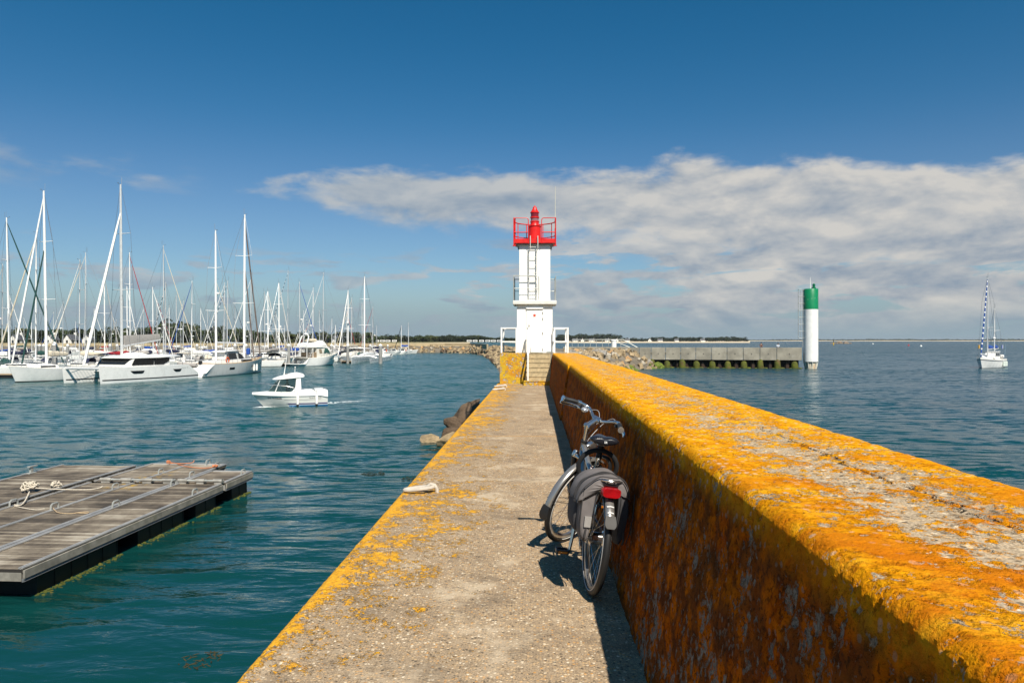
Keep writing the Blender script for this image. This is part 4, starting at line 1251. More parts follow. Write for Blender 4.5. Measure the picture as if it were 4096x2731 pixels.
for px, py, lab, c_ in ((3492, 1376, 'tiny white boat far out beyond the light tower', 0), (3634, 1383, 'small red mooring buoy out at sea', 1), (3684, 1386, 'small white mooring buoy out at sea', 0)):
    p = W(px, py)
    mb = MB(); mb.ball((0, 0, 0.3), (0.8, 0.8, 0.8), 10, 6); mb.tube([(0, 0, 0.9), (0, 0, 1.5)], 0.12, 6)
    o = build('mooring_buoy', mb, white if not c_ else mat('buoy_red', (0.5, 0.02, 0.02), 0.5)); o.location = p
    tag(o, lab if px != 3492 else 'white mooring buoy furthest out beyond the light tower', 'buoy')
# ================================================================== boats
def lerp(a, b, t): return a + (b-a)*t
class Hull:
    def __init__(s, L, B, fb, rise=0.35, stern=0.8, so=0.06, br=0.10, fine=2.0, flare=0.86, bow=0.02, depth=0.45):
        s.__dict__.update(locals())
    def half(s, t):
        k = s.stern + (1-s.stern)*math.sin(PI/2*min(1, t/0.45)) if t < 0.45 else max(s.bow, 1-((t-0.45)/0.55)**s.fine)
        return s.B/2*k
    def sheer(s, t): return s.fb*(1 + s.rise*(max(0, t-0.25)/0.75)**2 + 0.06*(1-min(1, t/0.25)))
    def P(s, t, q, side, out=0.0):
        """q: 0 keel side, 0.25 water line, 1 sheer"""
        b = s.half(t)
        z = lerp(-s.depth, 0, q/0.25) if q < 0.25 else lerp(0, s.sheer(t), (q-0.25)/0.75)
        lo = b*(s.flare - (0.42*max(0, (t-0.45)/0.55)**1.5))
        h = lerp(lo*0.75, lo, q/0.25) if q < 0.25 else lerp(lo, b, ((q-0.25)/0.75)**0.75)
        xs = -s.L/2 + s.L*t
        xw = -s.L/2 + s.so*s.L + s.L*(1-s.so-s.br)*t
        qq = max(0, (q-0.25)/0.75)
        return Vector((lerp(xw, xs, qq), side*(h+out), z))
    def mesh(s, n=14):
        qs = (0, 0.14, 0.25, 0.35, 0.45, 0.58, 0.7, 0.8, 0.9, 1.0)
        rings = []
        for i in range(n+1):
            t = i/n
            rings.append([s.P(t, q, -1) for q in qs] + [s.P(t, q, 1) for q in reversed(qs)])
        mb = MB(); mb.loft(rings, cap=True, closed=True, smooth=True)
        return mb
    def deck(s, n=14, inset=0.0, dz=0.0, th=0.06):
        rings = []
        for i in range(n+1):
            t = i/n
            a = s.P(t, 1, 1); b = max(0.01, a.y-inset)
            z = a.z + dz
            rings.append([Vector((a.x, -b, z)), Vector((a.x, -b*0.5, z+0.05)), Vector((a.x, 0, z+0.07)), Vector((a.x, b*0.5, z+0.05)), Vector((a.x, b, z)), Vector((a.x, b, z-th)), Vector((a.x, -b, z-th))])
        mb = MB(); mb.loft(rings, smooth=False)
        return mb
    def band(s, q0, q1, t0=0.0, t1=1.0, out=0.012, n=14):
        mb = MB()
        for side in (-1, 1):
            rings = []
            for i in range(n+1):
                t = lerp(t0, t1, i/n)
                a = s.P(t, q0, side, out); b = s.P(t, q1, side, out); c = s.P(t, q1, side, -0.02); d_ = s.P(t, q0, side, -0.02)
                rings.append([a, b, c, d_])
            mb.loft(rings)
        return mb
    def pane(s, t0, t1, q0, q1, side, out=0.015):
        """small window set in the topsides"""
        r = []
        for o_ in (out, -0.02):
            r.append([s.P(t0, q0, side, o_), s.P(t1, q0, side, o_), s.P(t1, q1, side, o_), s.P(t0, q1, side, o_)])
        mb = MB(); mb.loft(r); return mb

def cabin_mesh(x0, x1, w0, w1, z0, h, front=0.9, back=0.3, nose=0.5):
    """low coach roof tapering forward; x0 aft, x1 forward"""
    rings = []
    for t, k in ((0, 0.96), (0.03, 1.0), (0.3, 1.0), (0.6, 0.95), (0.85, 0.75), (1.0, 0.22)):
        x = lerp(x0, x1, t); wd = lerp(w0, w1, t)/2; hh = h*k
        rings.append([Vector((x, -wd, z0)), Vector((x-0.02, -wd*0.9, z0+hh*0.85)), Vector((x, -wd*0.7, z0+hh)), Vector((x, 0, z0+hh*1.06)), Vector((x, wd*0.7, z0+hh)), Vector((x-0.02, wd*0.9, z0+hh*0.85)), Vector((x, wd, z0))])
    mb = MB(); mb.loft(rings, smooth=True)
    return mb
def hood_mesh(x, w, z, h, l):
    """folding spray hood, open aft"""
    mb = MB(); rings = []
    for i in range(7):
        a = lerp(R(12), R(95), i/6)
        rr = []
        for k in range(9):
            b = PI*k/8
            rr.append(Vector((x + l*math.cos(a)*(0.4+0.6*math.sin(b)), -w/2*math.cos(b), z + h*math.sin(a)*math.sin(b)**0.6)))
        rings.append(rr)
    mb.loft(rings, cap=False, closed=False, smooth=True)
    rings2 = [[v*1.0 + Vector((-0.03, 0, -0.03)) for v in r] for r in rings]
    mb.loft(rings2, cap=False, closed=False, smooth=True)
    return mb
def sail_bundle(a, b, r0, r1, lift=0.0):
    a, b = Vector(a), Vector(b); mb = MB(); pts = []; rs = []
    for i in range(9):
        t = i/8
        pts.append(a.lerp(b, t) + Vector((0, 0, lift*(1-t)))); rs.append(lerp(r0, r1, t)*(0.75 if i in (0, 8) else 1)*(1+0.12*math.sin(i*2.2)))
    mb.tube(pts, rs, 8, flat=1.3)
    return mb

LABELS = set()
def rig(root, x, z0, H, L, wire_r=0.02, r=0.11, col=mastw, rake=0.0, spread=2, sw=1.3, stay='white', stay_from=0.97, bow_x=None, bow_z=1.2, boom=None, cover='white', stern_x=None, beam=3.0, radar=None, back_stay=True, ant=True, inner=None, boom_z=1.5, stay_r=0.10):
    """mast with spreaders, headsail rolled on its stay, boom with stowed sail, shrouds"""
    top = Vector((x-rake, 0, H))
    foot = Vector((x, 0, z0))
    mb = MB(); mb.tube([foot, foot.lerp(top, 0.5), foot.lerp(top, 0.8), top], [r, r, r*0.9, r*0.62], 8, flat=0.8)
    m_ = build('mast', mb, col, root)
    mb = MB(); tips = []
    for k in range(spread):
        f = (k+1)/(spread+1)*0.98 + 0.06
        c0 = foot.lerp(top, f); w_ = sw*(1-0.22*k)
        mb = MB(); mb.tube([c0 + Vector((-0.22, -w_, 0.06)), c0, c0 + Vector((-0.22, w_, 0.06))], [0.03, 0.05, 0.03], 5); build('spreader', mb, col, m_)
        tips.append((c0, w_))
    mb = MB()
    mb.tube([top, top + Vector((0.35, 0, 0.05))], 0.02, 4); mb.tube([top + Vector((0.35, -.12, 0.12)), top + Vector((0.35, .12, 0.12))], 0.025, 4)
    if ant: mb.tube([top + Vector((-0.1, 0.08, 0)), top + Vector((-0.1, 0.08, 0.9))], 0.014, 4); mb.tube([top + Vector((-0.22, -0.08, 0)), top + Vector((-0.22, -0.08, 0.75))], 0.014, 4)
    build('masthead', mb, wire, m_)
    bx = bow_x if bow_x is not None else L/2-0.4
    mb = MB()
    if stay:
        st0 = foot.lerp(top, stay_from); st1 = Vector((bx, 0, bow_z+0.25))
        s_ = MB(); n = 6
        s_.tube([st0.lerp(st1, i/n) for i in range(n+1)], [stay_r*0.45] + [stay_r*(0.8+0.35*i/n) for i in range(1, n)] + [stay_r*0.9], 6)
        build('furled_headsail', s_, SAIL[stay], root)
    else:
        mb.tube([top, (bx, 0, bow_z)], wire_r, 3)
    if inner:
        s_ = MB(); st0 = foot.lerp(top, 0.68); st1 = Vector((lerp(x, bx, 0.72), 0, bow_z+0.25))
        s_.tube([st0.lerp(st1, i/5) for i in range(6)], [0.05, 0.08, 0.09, 0.10, 0.11, 0.09], 6)
        build('furled_staysail', s_, SAIL[inner], root)
    sx = stern_x if stern_x is not None else -L/2+0.25
    if back_stay: mb.tube([top, (sx, 0, bow_z-0.1)], wire_r, 3)
    for s in (-1, 1):
        prev = top
        for c0, w_ in reversed(tips):
            tip = c0 + Vector((-0.22, s*w_, 0.06)); mb.tube([prev, tip], wire_r, 3); prev = tip
        mb.tube([prev, (x-0.25, s*beam*0.46, bow_z-0.1)], wire_r, 3)
        if tips: mb.tube([tips[0][0], (x+0.5, s*beam*0.44, bow_z-0.1)], wire_r, 3)
    build('rigging', mb, wire, root)
    if boom:
        e = Vector((x-0.15-boom, 0, boom_z+0.15)); s0 = Vector((x-0.15, 0, boom_z))
        mb = MB(); mb.tube([s0, e], 0.085, 8); b_ = build('boom', mb, col, root)
        if cover: build('sail_cover', sail_bundle(s0 + Vector((-0.1, 0, 0.22)), e + Vector((0.4, 0, 0.2)), 0.27, 0.16, 0.25), SAIL[cover], b_)
    if radar:
        c0 = foot.lerp(top, radar)
        mb = MB(); mb.lathe([(0.05, -0.12), (0.28, -0.1), (0.32, 0), (0.28, 0.12), (0.05, 0.16)], c0 + Vector((0.42, 0, 0)), 12); mb.box(c0 + Vector((0.22, 0, -0.12)), (0.4, 0.08, 0.06))
        build('radar_dome', mb, white, m_)
    return m_

def rails(hull, z=0.62, t0=0.05, t1=0.99, n=9):
    mb = MB()
    for s in (-1, 1):
        pts = []
        for i in range(n+1):
            p = hull.P(lerp(t0, t1, i/n), 1, s, -0.08); pts.append(p)
            mb.tube([p, p + Vector((0, 0, z))], 0.018, 4)
        mb.tube([p + Vector((0, 0, z)) for p in pts], 0.018, 4)
        mb.tube([p + Vector((0, 0, z*0.5)) for p in pts], 0.010, 3)
    return mb

def place(bow, stern):
    mid = (bow+stern)/2; d_ = bow-stern
    return (mid.x, mid.y, 0), (0, 0, math.atan2(d_.y, d_.x)), Vector((d_.x, d_.y)).length

def yacht(bow=None, stern=None, L=None, loc=None, rot=None, label='', group=None, H=14, B=None, fb=1.05, hullm=None, stay='white', cover='white', hood='navy', mast_t=0.56, detail=True, radar=None, spread=2, col=mastw, inner=None, stripe=None, boom=True, name='sailing_yacht', mast_r=None, bimini=None, rake=0.1, stay_r=0.10):
    if bow is not None: loc, rot, L = place(bow, stern)
    B = B or L*0.32
    t = thing(name, label, 'sailing yacht', loc, rot, group)
    h = Hull(L, B, fb)
    build('hull', h.mesh(), hullm or white, t)
    build('deck', h.deck(inset=0.06, dz=0.03), cream, t)
    cab = cabin_mesh(-L*0.12, L*0.24, B*0.62, B*0.36, fb+0.04, 0.48)
    cb = build('cabin', cab, white, t)
    for s in (-1, 1):
        mb = MB(); rr = []
        for k in range(5):
            x_ = lerp(-L*0.08, L*0.12, k/4); wd = lerp(B*0.62, B*0.36, (x_+L*0.12)/(L*0.36))/2*0.955
            rr.append([Vector((x_, s*(wd+0.02), fb+0.22)), Vector((x_, s*(wd-0.02), fb+0.40)), Vector((x_, s*(wd-0.12), fb+0.38)), Vector((x_, s*(wd-0.1), fb+0.22))])
        mb.loft(rr); build('window', mb, glass, cb)
    mb = MB(); mb.bevbox((-L*0.30, 0, fb+0.02), (L*0.24, B*0.44, 0.22), 0.05); build('cockpit', mb, white2, t)
    if stripe: build('stripe', h.band(0.84, 0.93), SAIL[stripe], t)
    build('waterline', h.band(0.20, 0.30), black if stripe is None else SAIL[stripe], t)
    if hood: build('sprayhood', hood_mesh(-L*0.13, B*0.6, fb+0.45, 0.75, 1.1), SAIL[hood], t)
    if bimini:
        mb = MB(); rr = []
        for k in range(5):
            x_ = lerp(-L*0.40, -L*0.22, k/4); zz = fb+1.75+0.12*math.sin(PI*k/4)
            rr.append([Vector((x_, -B*0.36, zz-0.12)), Vector((x_, 0, zz)), Vector((x_, B*0.36, zz-0.12)), Vector((x_, B*0.36, zz-0.17)), Vector((x_, 0, zz-0.05)), Vector((x_, -B*0.36, zz-0.17))])
        mb.loft(rr); build('bimini', mb, SAIL[bimini], t)
    mx = -L/2 + L*mast_t
    if detail:
        build('guard_rail', rails(h), steel, t)
        mb = MB(); mb.tube([(-L*0.36, 0, fb+0.2), (-L*0.36, 0, fb+0.75)], 0.05, 6); mb.tube([(-L*0.36-0.02, 0.42*math.cos(a), fb+0.75+0.42*math.sin(a)) for a in [2*PI*i/14 for i in range(14)]], 0.025, 5, closed=True)
        build('steering_wheel', mb, steel, t)
    rig(t, mx, fb+0.1, H, L, stay=stay, cover=cover, boom=L*0.36 if boom else None, boom_z=fb+1.35, bow_z=h.sheer(0.97), beam=B, radar=radar, spread=spread, col=col, inner=inner, sw=B*0.33, r=mast_r or (0.085+0.003*L), rake=rake, stay_r=stay_r)
    return t

# ------------------------------------------------------------------ front row, left to right
# long white monohull cut by the first pile
bA, sA = W(34, 1531), W(300, 1516)
y1 = yacht(bA, sA, label='large white yacht behind the nearest grey pile, with dark green inner sail', H=ZC+(HZ-803)/F*92, B=4.1, fb=1.42, stay='white', cover='cream', hood=None, inner='green', mast_t=0.45, mast_r=0.17, radar=None, rake=-0.35)
# two tall masts to the left of it
yacht(loc=tuple(Wd(70, 101)), rot=(0, 0, R(12)), L=12.5, label='white yacht at the far left edge, green headsail and gathered white mainsail', H=ZC+(HZ-872)/F*101, stay='green', cover='white', hood='green', mast_t=0.42, mast_r=0.16, rake=0.35, fb=1.1)
yacht(loc=tuple(Wd(150, 112)), rot=(0, 0, R(196)), L=12, label='white yacht with thick white mast close behind the largest left yacht, cream stay', H=ZC+(HZ-930)/F*112, stay='cream', cover='green', hood='navy', mast_t=0.52, mast_r=0.14, rake=0.1)

# big catamaran with dark saloon windows
def catamaran(bow, stern, off, label, H, mastx, Lk=None):
    loc, rot, L = place(bow, stern)
    t = thing('catamaran', label, 'catamaran', loc, rot)
    sep = off
    fb = 1.75
    for k, yy in enumerate((0, sep)):
        h = Hull(L, 1.75, fb, rise=0.02, stern=0.85, so=0.0, br=0.015, fine=1.5, flare=0.92, bow=0.03)
        mb = h.mesh(16)
        # slope the sterns down in steps
        for v in mb.v:
            u_ = (v.x + L/2)/L
            if u_ < 0.13 and v.z > 0.5: v.z = lerp(0.62, v.z, max(0, u_/0.13))
            v.y += yy
        ho = build('hull', mb, white, t)
        st_ = h.band(0.37, 0.43, 0.0, 0.985, 0.014)
        for v in st_.v: v.y += yy
        build('stripe', st_, mat('charcoal_stripe', (0.05, 0.052, 0.055), 0.4), ho)
        if k == 0:
            sidev = near_side
            for t0, t1 in ((0.20, 0.31), (0.60, 0.74)):
                p = MB(); r = []
                for o_ in (0.02, -0.02):
                    q = [h.P(t0+0.01, 0.80, sidev, o_), h.P(t1+0.0, 0.80, sidev, o_), h.P(t1-0.02, 0.69, sidev, o_), h.P(t1-0.035, 0.655, sidev, o_), h.P(t0+0.035, 0.655, sidev, o_), h.P(t0+0.02, 0.69, sidev, o_)]
                    r.append(q)
                p.loft(r); build('hull_window', p, glass, ho)
            hull_text('lettering', 'FOUNTAINE PAJOT', 0.17, white, ho, h, 0.87, 0.40, sidev).location = (0, 0.006*sidev, 0)
            hull_text('lettering', 'Astréa 42', 0.30, mat('pale_grey_letter', (0.45, 0.44, 0.42), 0.5), ho, h, 0.17, 0.84, sidev)
    mid = sep/2; wd = abs(sep)
    # bridge deck
    mb = MB(); mb.loft([[Vector((x, mid-wd/2, z0)), Vector((x, mid+wd/2, z0)), Vector((x, mid+wd/2, z1_)), Vector((x, mid-wd/2, z1_))] for x, z0, z1_ in ((-L*0.40, 0.75, 1.65), (L*0.12, 0.75, 1.82), (L*0.24, 1.2, 1.82))])
    build('bridge_deck', mb, white, t)
    mb = MB(); mb.tube([(L*0.47, mid-wd/2, fb-0.1), (L*0.47, mid+wd/2, fb-0.1)], 0.14, 8); build('crossbeam', mb, alu, t)
    mb = MB()
    for i in range(9):
        yy = mid-wd*0.42+wd*0.84*i/8
        mb.tube([(L*0.24, yy, fb-0.02), (L*0.465, yy, fb-0.06)], 0.02, 3)
        xx = L*0.24 + L*0.225*i/8
        mb.tube([(xx, mid-wd*0.42, fb-0.04), (xx, mid+wd*0.42, fb-0.04)], 0.02, 3)
    build('trampoline', mb, mat('net_grey', (0.5, 0.5, 0.48), 0.8), t)
    mb = MB(); mb.bevbox((L*0.16, mid, 1.38), (0.12, wd*0.7, 0.8), 0.05); build('forward_bulkhead', mb, white2, t)
    # saloon
    z0 = fb+0.02
    def ring(x, w_, za, zb): return [Vector((x, mid-w_/2, za)), Vector((x, mid+w_/2, za)), Vector((x, mid+w_/2*0.96, zb)), Vector((x, mid-w_/2*0.96, zb))]
    mb = MB(); mb.loft([ring(-L*0.22, wd*0.98, z0, z0+0.95), ring(L*0.15, wd*0.98, z0, z0+0.95), ring(L*0.215, wd*0.80, z0, z0+0.22)])
    s_ = build('saloon', mb, white2, t)
    for s in (-1, 1):
        y_ = mid + s*wd*0.49
        for x0, x1 in ((-L*0.05, -L*0.215), (L*0.185, -L*0.042)):
            mb = MB(); a_, b_ = z0+0.12, z0+0.93
            poly = [(x0, a_), (x1, a_), (x1, b_), (x0-(0.5 if x0 > 0 else 0), b_)] if x0 > 0 else [(x0, a_), (x0-L*0.10, a_), (x1, a_+0.42), (x1, b_), (x0, b_)]
            mb.prism(poly, lambda u, v, w_: (u, w_, v), y_-s*0.02, y_+s*0.035); build('window', mb, glass, s_)
    mb = MB(); mb.prism([(mid-wd*0.38, z0+0.25), (mid+wd*0.38, z0+0.25), (mid+wd*0.42, z0+0.9), (mid-wd*0.42, z0+0.9)], lambda u, v, w_: (L*(0.215-0.065*(v-z0-0.22)/0.73)+w_, u, v), -0.05, 0.06); build('window', mb, glass, s_)
    # roof with long overhang aft and rounded raised helm
    rr = []
    for t_, hh, k in ((-0.36, 0.10, 0.9), (-0.30, 0.16, 1.02), (-0.1, 0.26, 1.05), (0.08, 0.24, 1.03), (0.15, 0.15, 0.97), (0.19, 0.03, 0.86)):
        x = L*t_; w_ = wd*k/2; zz = z0+0.96 + (0.12 if t_ > -0.15 else 0.22)*0.4
        if t_ < -0.2: zz += 0.06
        rr.append([Vector((x, mid-w_, zz-0.07)), Vector((x, mid-w_, zz+0.03)), Vector((x, mid-w_*0.7, zz+hh)), Vector((x, mid, zz+hh*1.2)), Vector((x, mid+w_*0.7, zz+hh)), Vector((x, mid+w_, zz+0.03)), Vector((x, mid+w_, zz-0.07))])
    mb = MB(); mb.loft(rr, smooth=True); build('roof', mb, white, t)
    mb = MB(); mb.ball((-L*0.02, mid, z0+1.25), (L*0.13, wd*0.22, 0.36), 14, 8); build('roof_blister', mb, white, t)
    mb = MB(); mb.ball((-L*0.09, mid, z0+1.55), (L*0.055, wd*0.2, 0.28), 12, 6); build('helm_cover', mb, SAIL['grey'], t)
    rig(t, mastx*L, z0+1.15, H, L, stay='white', stay_from=0.84, bow_x=L*0.47, bow_z=fb, boom=None, beam=wd, radar=None, r=0.17, col=alu, spread=2, sw=1.6, rake=-0.15, stern_x=-L*0.2, stay_r=0.16, back_stay=False)
    for o in list(t.children):
        if o.name.split('.')[0] in ('mast', 'furled_headsail', 'rigging'): o.location = (0, mid, 0)
    # boom and stowed main
    bz = z0+2.35
    mb = MB(); mb.tube([(mastx*L-0.2, mid, bz), (-L*0.30, mid, bz+0.75)], 0.13, 8); bo = build('boom', mb, alu, t)
    mb = MB(); rr = []
    for i in range(8):
        k = i/7; x = lerp(mastx*L-0.3, -L*0.29, k); zb = lerp(bz, bz+0.75, k); hh = lerp(1.25, 0.75, k)
        rr.append([Vector((x, mid-0.09, zb)), Vector((x, mid-0.16, zb+hh*0.5)), Vector((x, mid-0.06, zb+hh)), Vector((x, mid+0.06, zb+hh)), Vector((x, mid+0.16, zb+hh*0.5)), Vector((x, mid+0.09, zb))])
    mb.loft(rr, smooth=True); build('sail_bag', mb, SAIL['grey'], bo)
    mb = MB()
    for s in (-1, 1): mb.tube([(-L*0.46, mid+s*wd*0.3, 1.2), (-L*0.44, mid+s*wd*0.3, 2.1), (-L*0.36, mid+s*wd*0.3, 2.4)], 0.05, 6)
    build('davit', mb, steel, t)
    return t, L, mid
near_side = 1
cat, CL, cmid = catamaran(W(395, 1536), W(772, 1511), 0, 'x', 20, 0.1) if False else (None, None, None)
b_, s_ = W(395, 1536), W(775, 1510.5)
fwd = (b_-s_).normalized()
left = Vector((-fwd.y, fwd.x, 0))
far_sign = 1 if left.dot(Vector((0, 1, 0))) > 0 or left.x < 0 else -1
# the far hull lies away to the left of the picture
toleft = W(259, 1531) - b_
far_sign = 1 if left.dot(toleft) > 0 else -1
near_side = -far_sign
cat, CL, cmid = catamaran(b_, s_, far_sign*5.3, 'big white catamaran with dark saloon windows and grey sail bag', ZC+(HZ-806)/F*96, 0.11)

# dinghy with outboard on its stern davits
ds = s_ + Vector((-1.0, -0.6, 0))
t = thing('inflatable_dinghy', 'grey inflatable dinghy with outboard hanging behind the big catamaran', 'dinghy', (W(735, 1508).x, W(735, 1508).y+1.5, 1.55), (0, 0, R(176)))
mb = MB(); pts = [(-1.4, -0.62, 0), (0.6, -0.62, 0.02), (1.2, -0.42, 0.1), (1.5, 0, 0.16), (1.2, 0.42, 0.1), (0.6, 0.62, 0.02), (-1.4, 0.62, 0)]
mb.tube(pts, 0.22, 8); build('tube_hull', mb, SAIL['grey'], t)
mb = MB(); mb.bevbox((-0.1, 0, -0.15), (2.6, 0.9, 0.12), 0.03); build('floor', mb, SAIL['black'], t)
mb = MB(); mb.bevbox((-1.55, 0, 0.35), (0.45, 0.32, 0.42), 0.08); mb.bevbox((-1.55, 0, -0.2), (0.16, 0.12, 0.8), 0.03); build('outboard', mb, SAIL['black'], t)

# deck saloon ketch, grey-white topsides
loc, rot, L = place(W(1048, 1487.5), W(776, 1508.5))
t = thing('sailing_ketch', 'long pale grey deck-saloon ketch with two white masts and orange lifebuoy', 'sailing yacht', loc, rot)
h = Hull(L, 4.3, 1.62, rise=0.42, stern=0.82, so=-0.03, br=0.02, fine=2.3)
mb = h.mesh(18)
for v in mb.v:
    u_ = (v.x+L/2)/L
    if u_ < 0.10 and v.z > 0.3: v.z = lerp(0.45, v.z, max(0, u_/0.10))
build('hull', mb, white2, t)
dk = h.deck(inset=0.08, dz=0.02)
for v in dk.v:
    u_ = (v.x+L/2)/L
    if u_ < 0.12: v.x = -L/2 + 0.12*L
build('deck', dk, mat('teak_deck', (0.42, 0.30, 0.17), 0.7, var=0.15), t)
build('waterline', h.band(0.2, 0.28), black, t)
ns = -1
for t0, t1, q0, q1 in ((0.31, 0.38, 0.62, 0.76), (0.66, 0.70, 0.64, 0.76), (0.90, 0.92, 0.66, 0.78)):
    for s in (-1, 1): build('hull_window', h.pane(t0, t1, q0, q1, s), glass, t)
fb = 1.62
mb = MB(); rr = []
for x, w_, hh in ((-L*0.34, 2.2, 0.35), (-L*0.18, 2.6, 0.45), (L*0.02, 2.9, 0.55), (L*0.2, 2.4, 0.55), (L*0.30, 1.7, 0.25), (L*0.36, 0.9, 0.05)):
    rr.append([Vector((x, -w_/2, fb)), Vector((x, -w_/2*0.92, fb+hh)), Vector((x, w_/2*0.92, fb+hh)), Vector((x, w_/2, fb))])
mb.loft(rr); cb = build('cabin', mb, white, t)
for s in (-1, 1):
    mb = MB(); mb.prism([(L*0.03, fb+0.2), (L*0.2, fb+0.2), (L*0.185, fb+0.47), (L*0.03, fb+0.47)], lambda u, v, w_: (u, w_, v), s*(1.22), s*1.46); build('window', mb, glass, cb)
mb = MB(); rr = []
for x, w_, hh in ((-L*0.17, 2.2, 1.15), (-L*0.02, 2.4, 1.25), (L*0.06, 2.2, 0.95), (L*0.11, 1.9, 0.45)):
    rr.append([Vector((x, -w_/2, fb+0.5)), Vector((x, -w_/2*0.85, fb+0.4+hh)), Vector((x, w_/2*0.85, fb+0.4+hh)), Vector((x, w_/2, fb+0.5))])
mb.loft(rr); dh = build('deckhouse', mb, white2, t)
for s in (-1, 1):
    for poly in ([(-L*0.16, 0.62), (-L*0.02, 0.62), (-L*0.03, 1.45), (-L*0.145, 1.40)], [(L*0.012, 0.62), (L*0.10, 0.60), (L*0.055, 1.15), (L*0.012, 1.42)]):
        mb = MB(); mb.prism(poly, lambda u, v, w_: (u, s*(1.20 - (v-0.6)*0.16) + w_*s, fb+v), -0.05, 0.06); build('window', mb, glass, dh)
mb = MB(); rr = []
for x, w_, z_ in ((-L*0.20, 2.2, 1.62), (-L*0.16, 2.5, 1.72), (0.0, 2.4, 1.78), (L*0.045, 2.1, 1.58)):
    rr.append([Vector((x, -w_/2, fb+z_-0.06)), Vector((x, -w_*0.3, fb+z_+0.06)), Vector((x, w_*0.3, fb+z_+0.06)), Vector((x, w_/2, fb+z_-0.06)), Vector((x, 0, fb+z_-0.08))])
mb.loft(rr, smooth=True); build('hardtop', mb, white, t)
mx2 = 0.205; mx1 = -0.21
Hk = ZC+(HZ-903)/F*Wd(960, 1).length*117
rig(t, mx2*L, fb+0.4, ZC+(HZ-903)/F*116, L, stay=None, boom=L*0.40, cover=None, boom_z=fb+2.75, bow_z=h.sheer(0.98), beam=4.2, r=0.17, col=mastw, sw=1.7, rake=-0.2)
s2 = MB(); a0 = Vector((mx2*L+0.2, 0, ZC+(HZ-930)/F*116)); a1 = Vector((L*0.47, 0, h.sheer(0.97)+0.3)); s2.tube([a0.lerp(a1, i/6) for i in range(7)], [0.05, .10, .11, .12, .12, .12, .1], 6); build('furled_headsail', s2, mat('taupe_canvas', (0.16, 0.125, 0.11), 0.8), t)
s2 = MB(); a0 = Vector((mx2*L+0.2, 0, ZC+(HZ-1090)/F*116)); a1 = Vector((L*0.36, 0, h.sheer(0.9)+0.3)); s2.tube([a0.lerp(a1, i/6) for i in range(7)], [0.05, .09, .10, .11, .11, .10, .1], 6); build('furled_staysail', s2, mat('taupe_canvas', (0.2, 0.17, 0.15), 0.8), t)
rig(t, mx1*L, fb+0.3, ZC+(HZ-962)/F*109, L, stay=None, boom=None, bow_x=mx2*L-0.4, bow_z=fb+0.5, back_stay=False, beam=4.0, r=0.14, col=mastw, sw=1.4, radar=0.52, rake=0.08)
build('guard_rail', rails(h, 0.62, 0.12, 0.99, 12), steel, t)
mb = MB(); mb.tube([(mx1*L-0.35, -2.0, fb+0.45) if False else (mx1*L+0.05+0.30*math.cos(a), -1.75, fb+0.50+0.36*math.sin(a)) for a in [R(-50+280*i/12) for i in range(13)]], 0.085, 8)
build('lifebuoy', mb, mat('lifebuoy_orange', (0.62, 0.10, 0.015), 0.6), t)
for tt in (0.715, 0.79):
    p = h.P(tt, 0.55, -1, 0.14)
    mb = MB(); mb.lathe([(0.05, -0.5), (0.16, -0.42), (0.17, 0), (0.16, 0.42), (0.05, 0.5), (0.03, 0.6)], (p.x, p.y, 0.85), 10); mb.tube([(p.x, p.y, 1.4), (p.x, p.y+0.1, h.sheer(tt)+0.5)], 0.02, 4)
    build('fender', mb, white, t)
mb = MB(); mb.bevbox((mx2*L+0.6, -0.3, fb+1.55), (0.5, 0.5, 1.0), 0.15); build('sail_bundle', mb, SAIL['blue'], t)

# two sloops lying stern-to
for i, (px, D, lab, hd) in enumerate(((1114, 140, 'white sloop lying stern-on with open transom and black spray hood', 'black'), (1070, 153, 'white sloop stern-on further in, just left of the open-transom sloop', 'black'))):
    yy = yacht(loc=tuple(Wd(px, D)), rot=(0, 0, R(82)), L=12.5, B=4.1, fb=1.25, label=lab, H=ZC+(HZ-(1131 if i == 0 else 1164))/F*D, stay='white', cover='grey', hood=hd, bimini=None, radar=0.42, mast_t=0.52)
# flybridge motor yacht
loc, rot, L = place(W(1352, 1459), W(1172, 1465.5))
t = thing('motor_yacht', 'white flybridge motor yacht with green windscreen and tender on its stern', 'motor yacht', loc, rot)
h = Hull(L, 4.2, 1.55, rise=0.62, stern=0.92, so=0.0, br=0.13, fine=2.4, flare=0.9)
mb = h.mesh(16)
for v in mb.v:
    u_ = (v.x+L/2)/L
    if u_ < 0.13 and v.z > 0.4: v.z = 0.42
build('hull', mb, white, t); build('waterline', h.band(0.2, 0.30), mat('navy_boot', (0.012, 0.016, 0.04), 0.4), t)
mb = MB(); mb.bevbox((-L*0.47, 0, 0.45), (L*0.16, 4.2, 0.14), 0.05); build('bathing_platform', mb, white, t)
d_ = h.deck(inset=0.05, dz=0.02)
build('deck', d_, cream, t)
fb = 1.55
def box_ring(x, w_, za, zb, k=0.94): return [Vector((x, -w_/2, za)), Vector((x, w_/2, za)), Vector((x, w_/2*k, zb)), Vector((x, -w_/2*k, zb))]
mb = MB(); mb.loft([box_ring(-L*0.12, 3.5, fb, fb+1.9), box_ring(L*0.10, 3.5, fb, fb+1.9), box_ring(L*0.26, 2.9, fb+0.3, fb+0.8)]); sl = build('deckhouse', mb, cream, t)
gg = mat('green_tinted_glass', (0.035, 0.10, 0.085), 0.08, var=0.2)
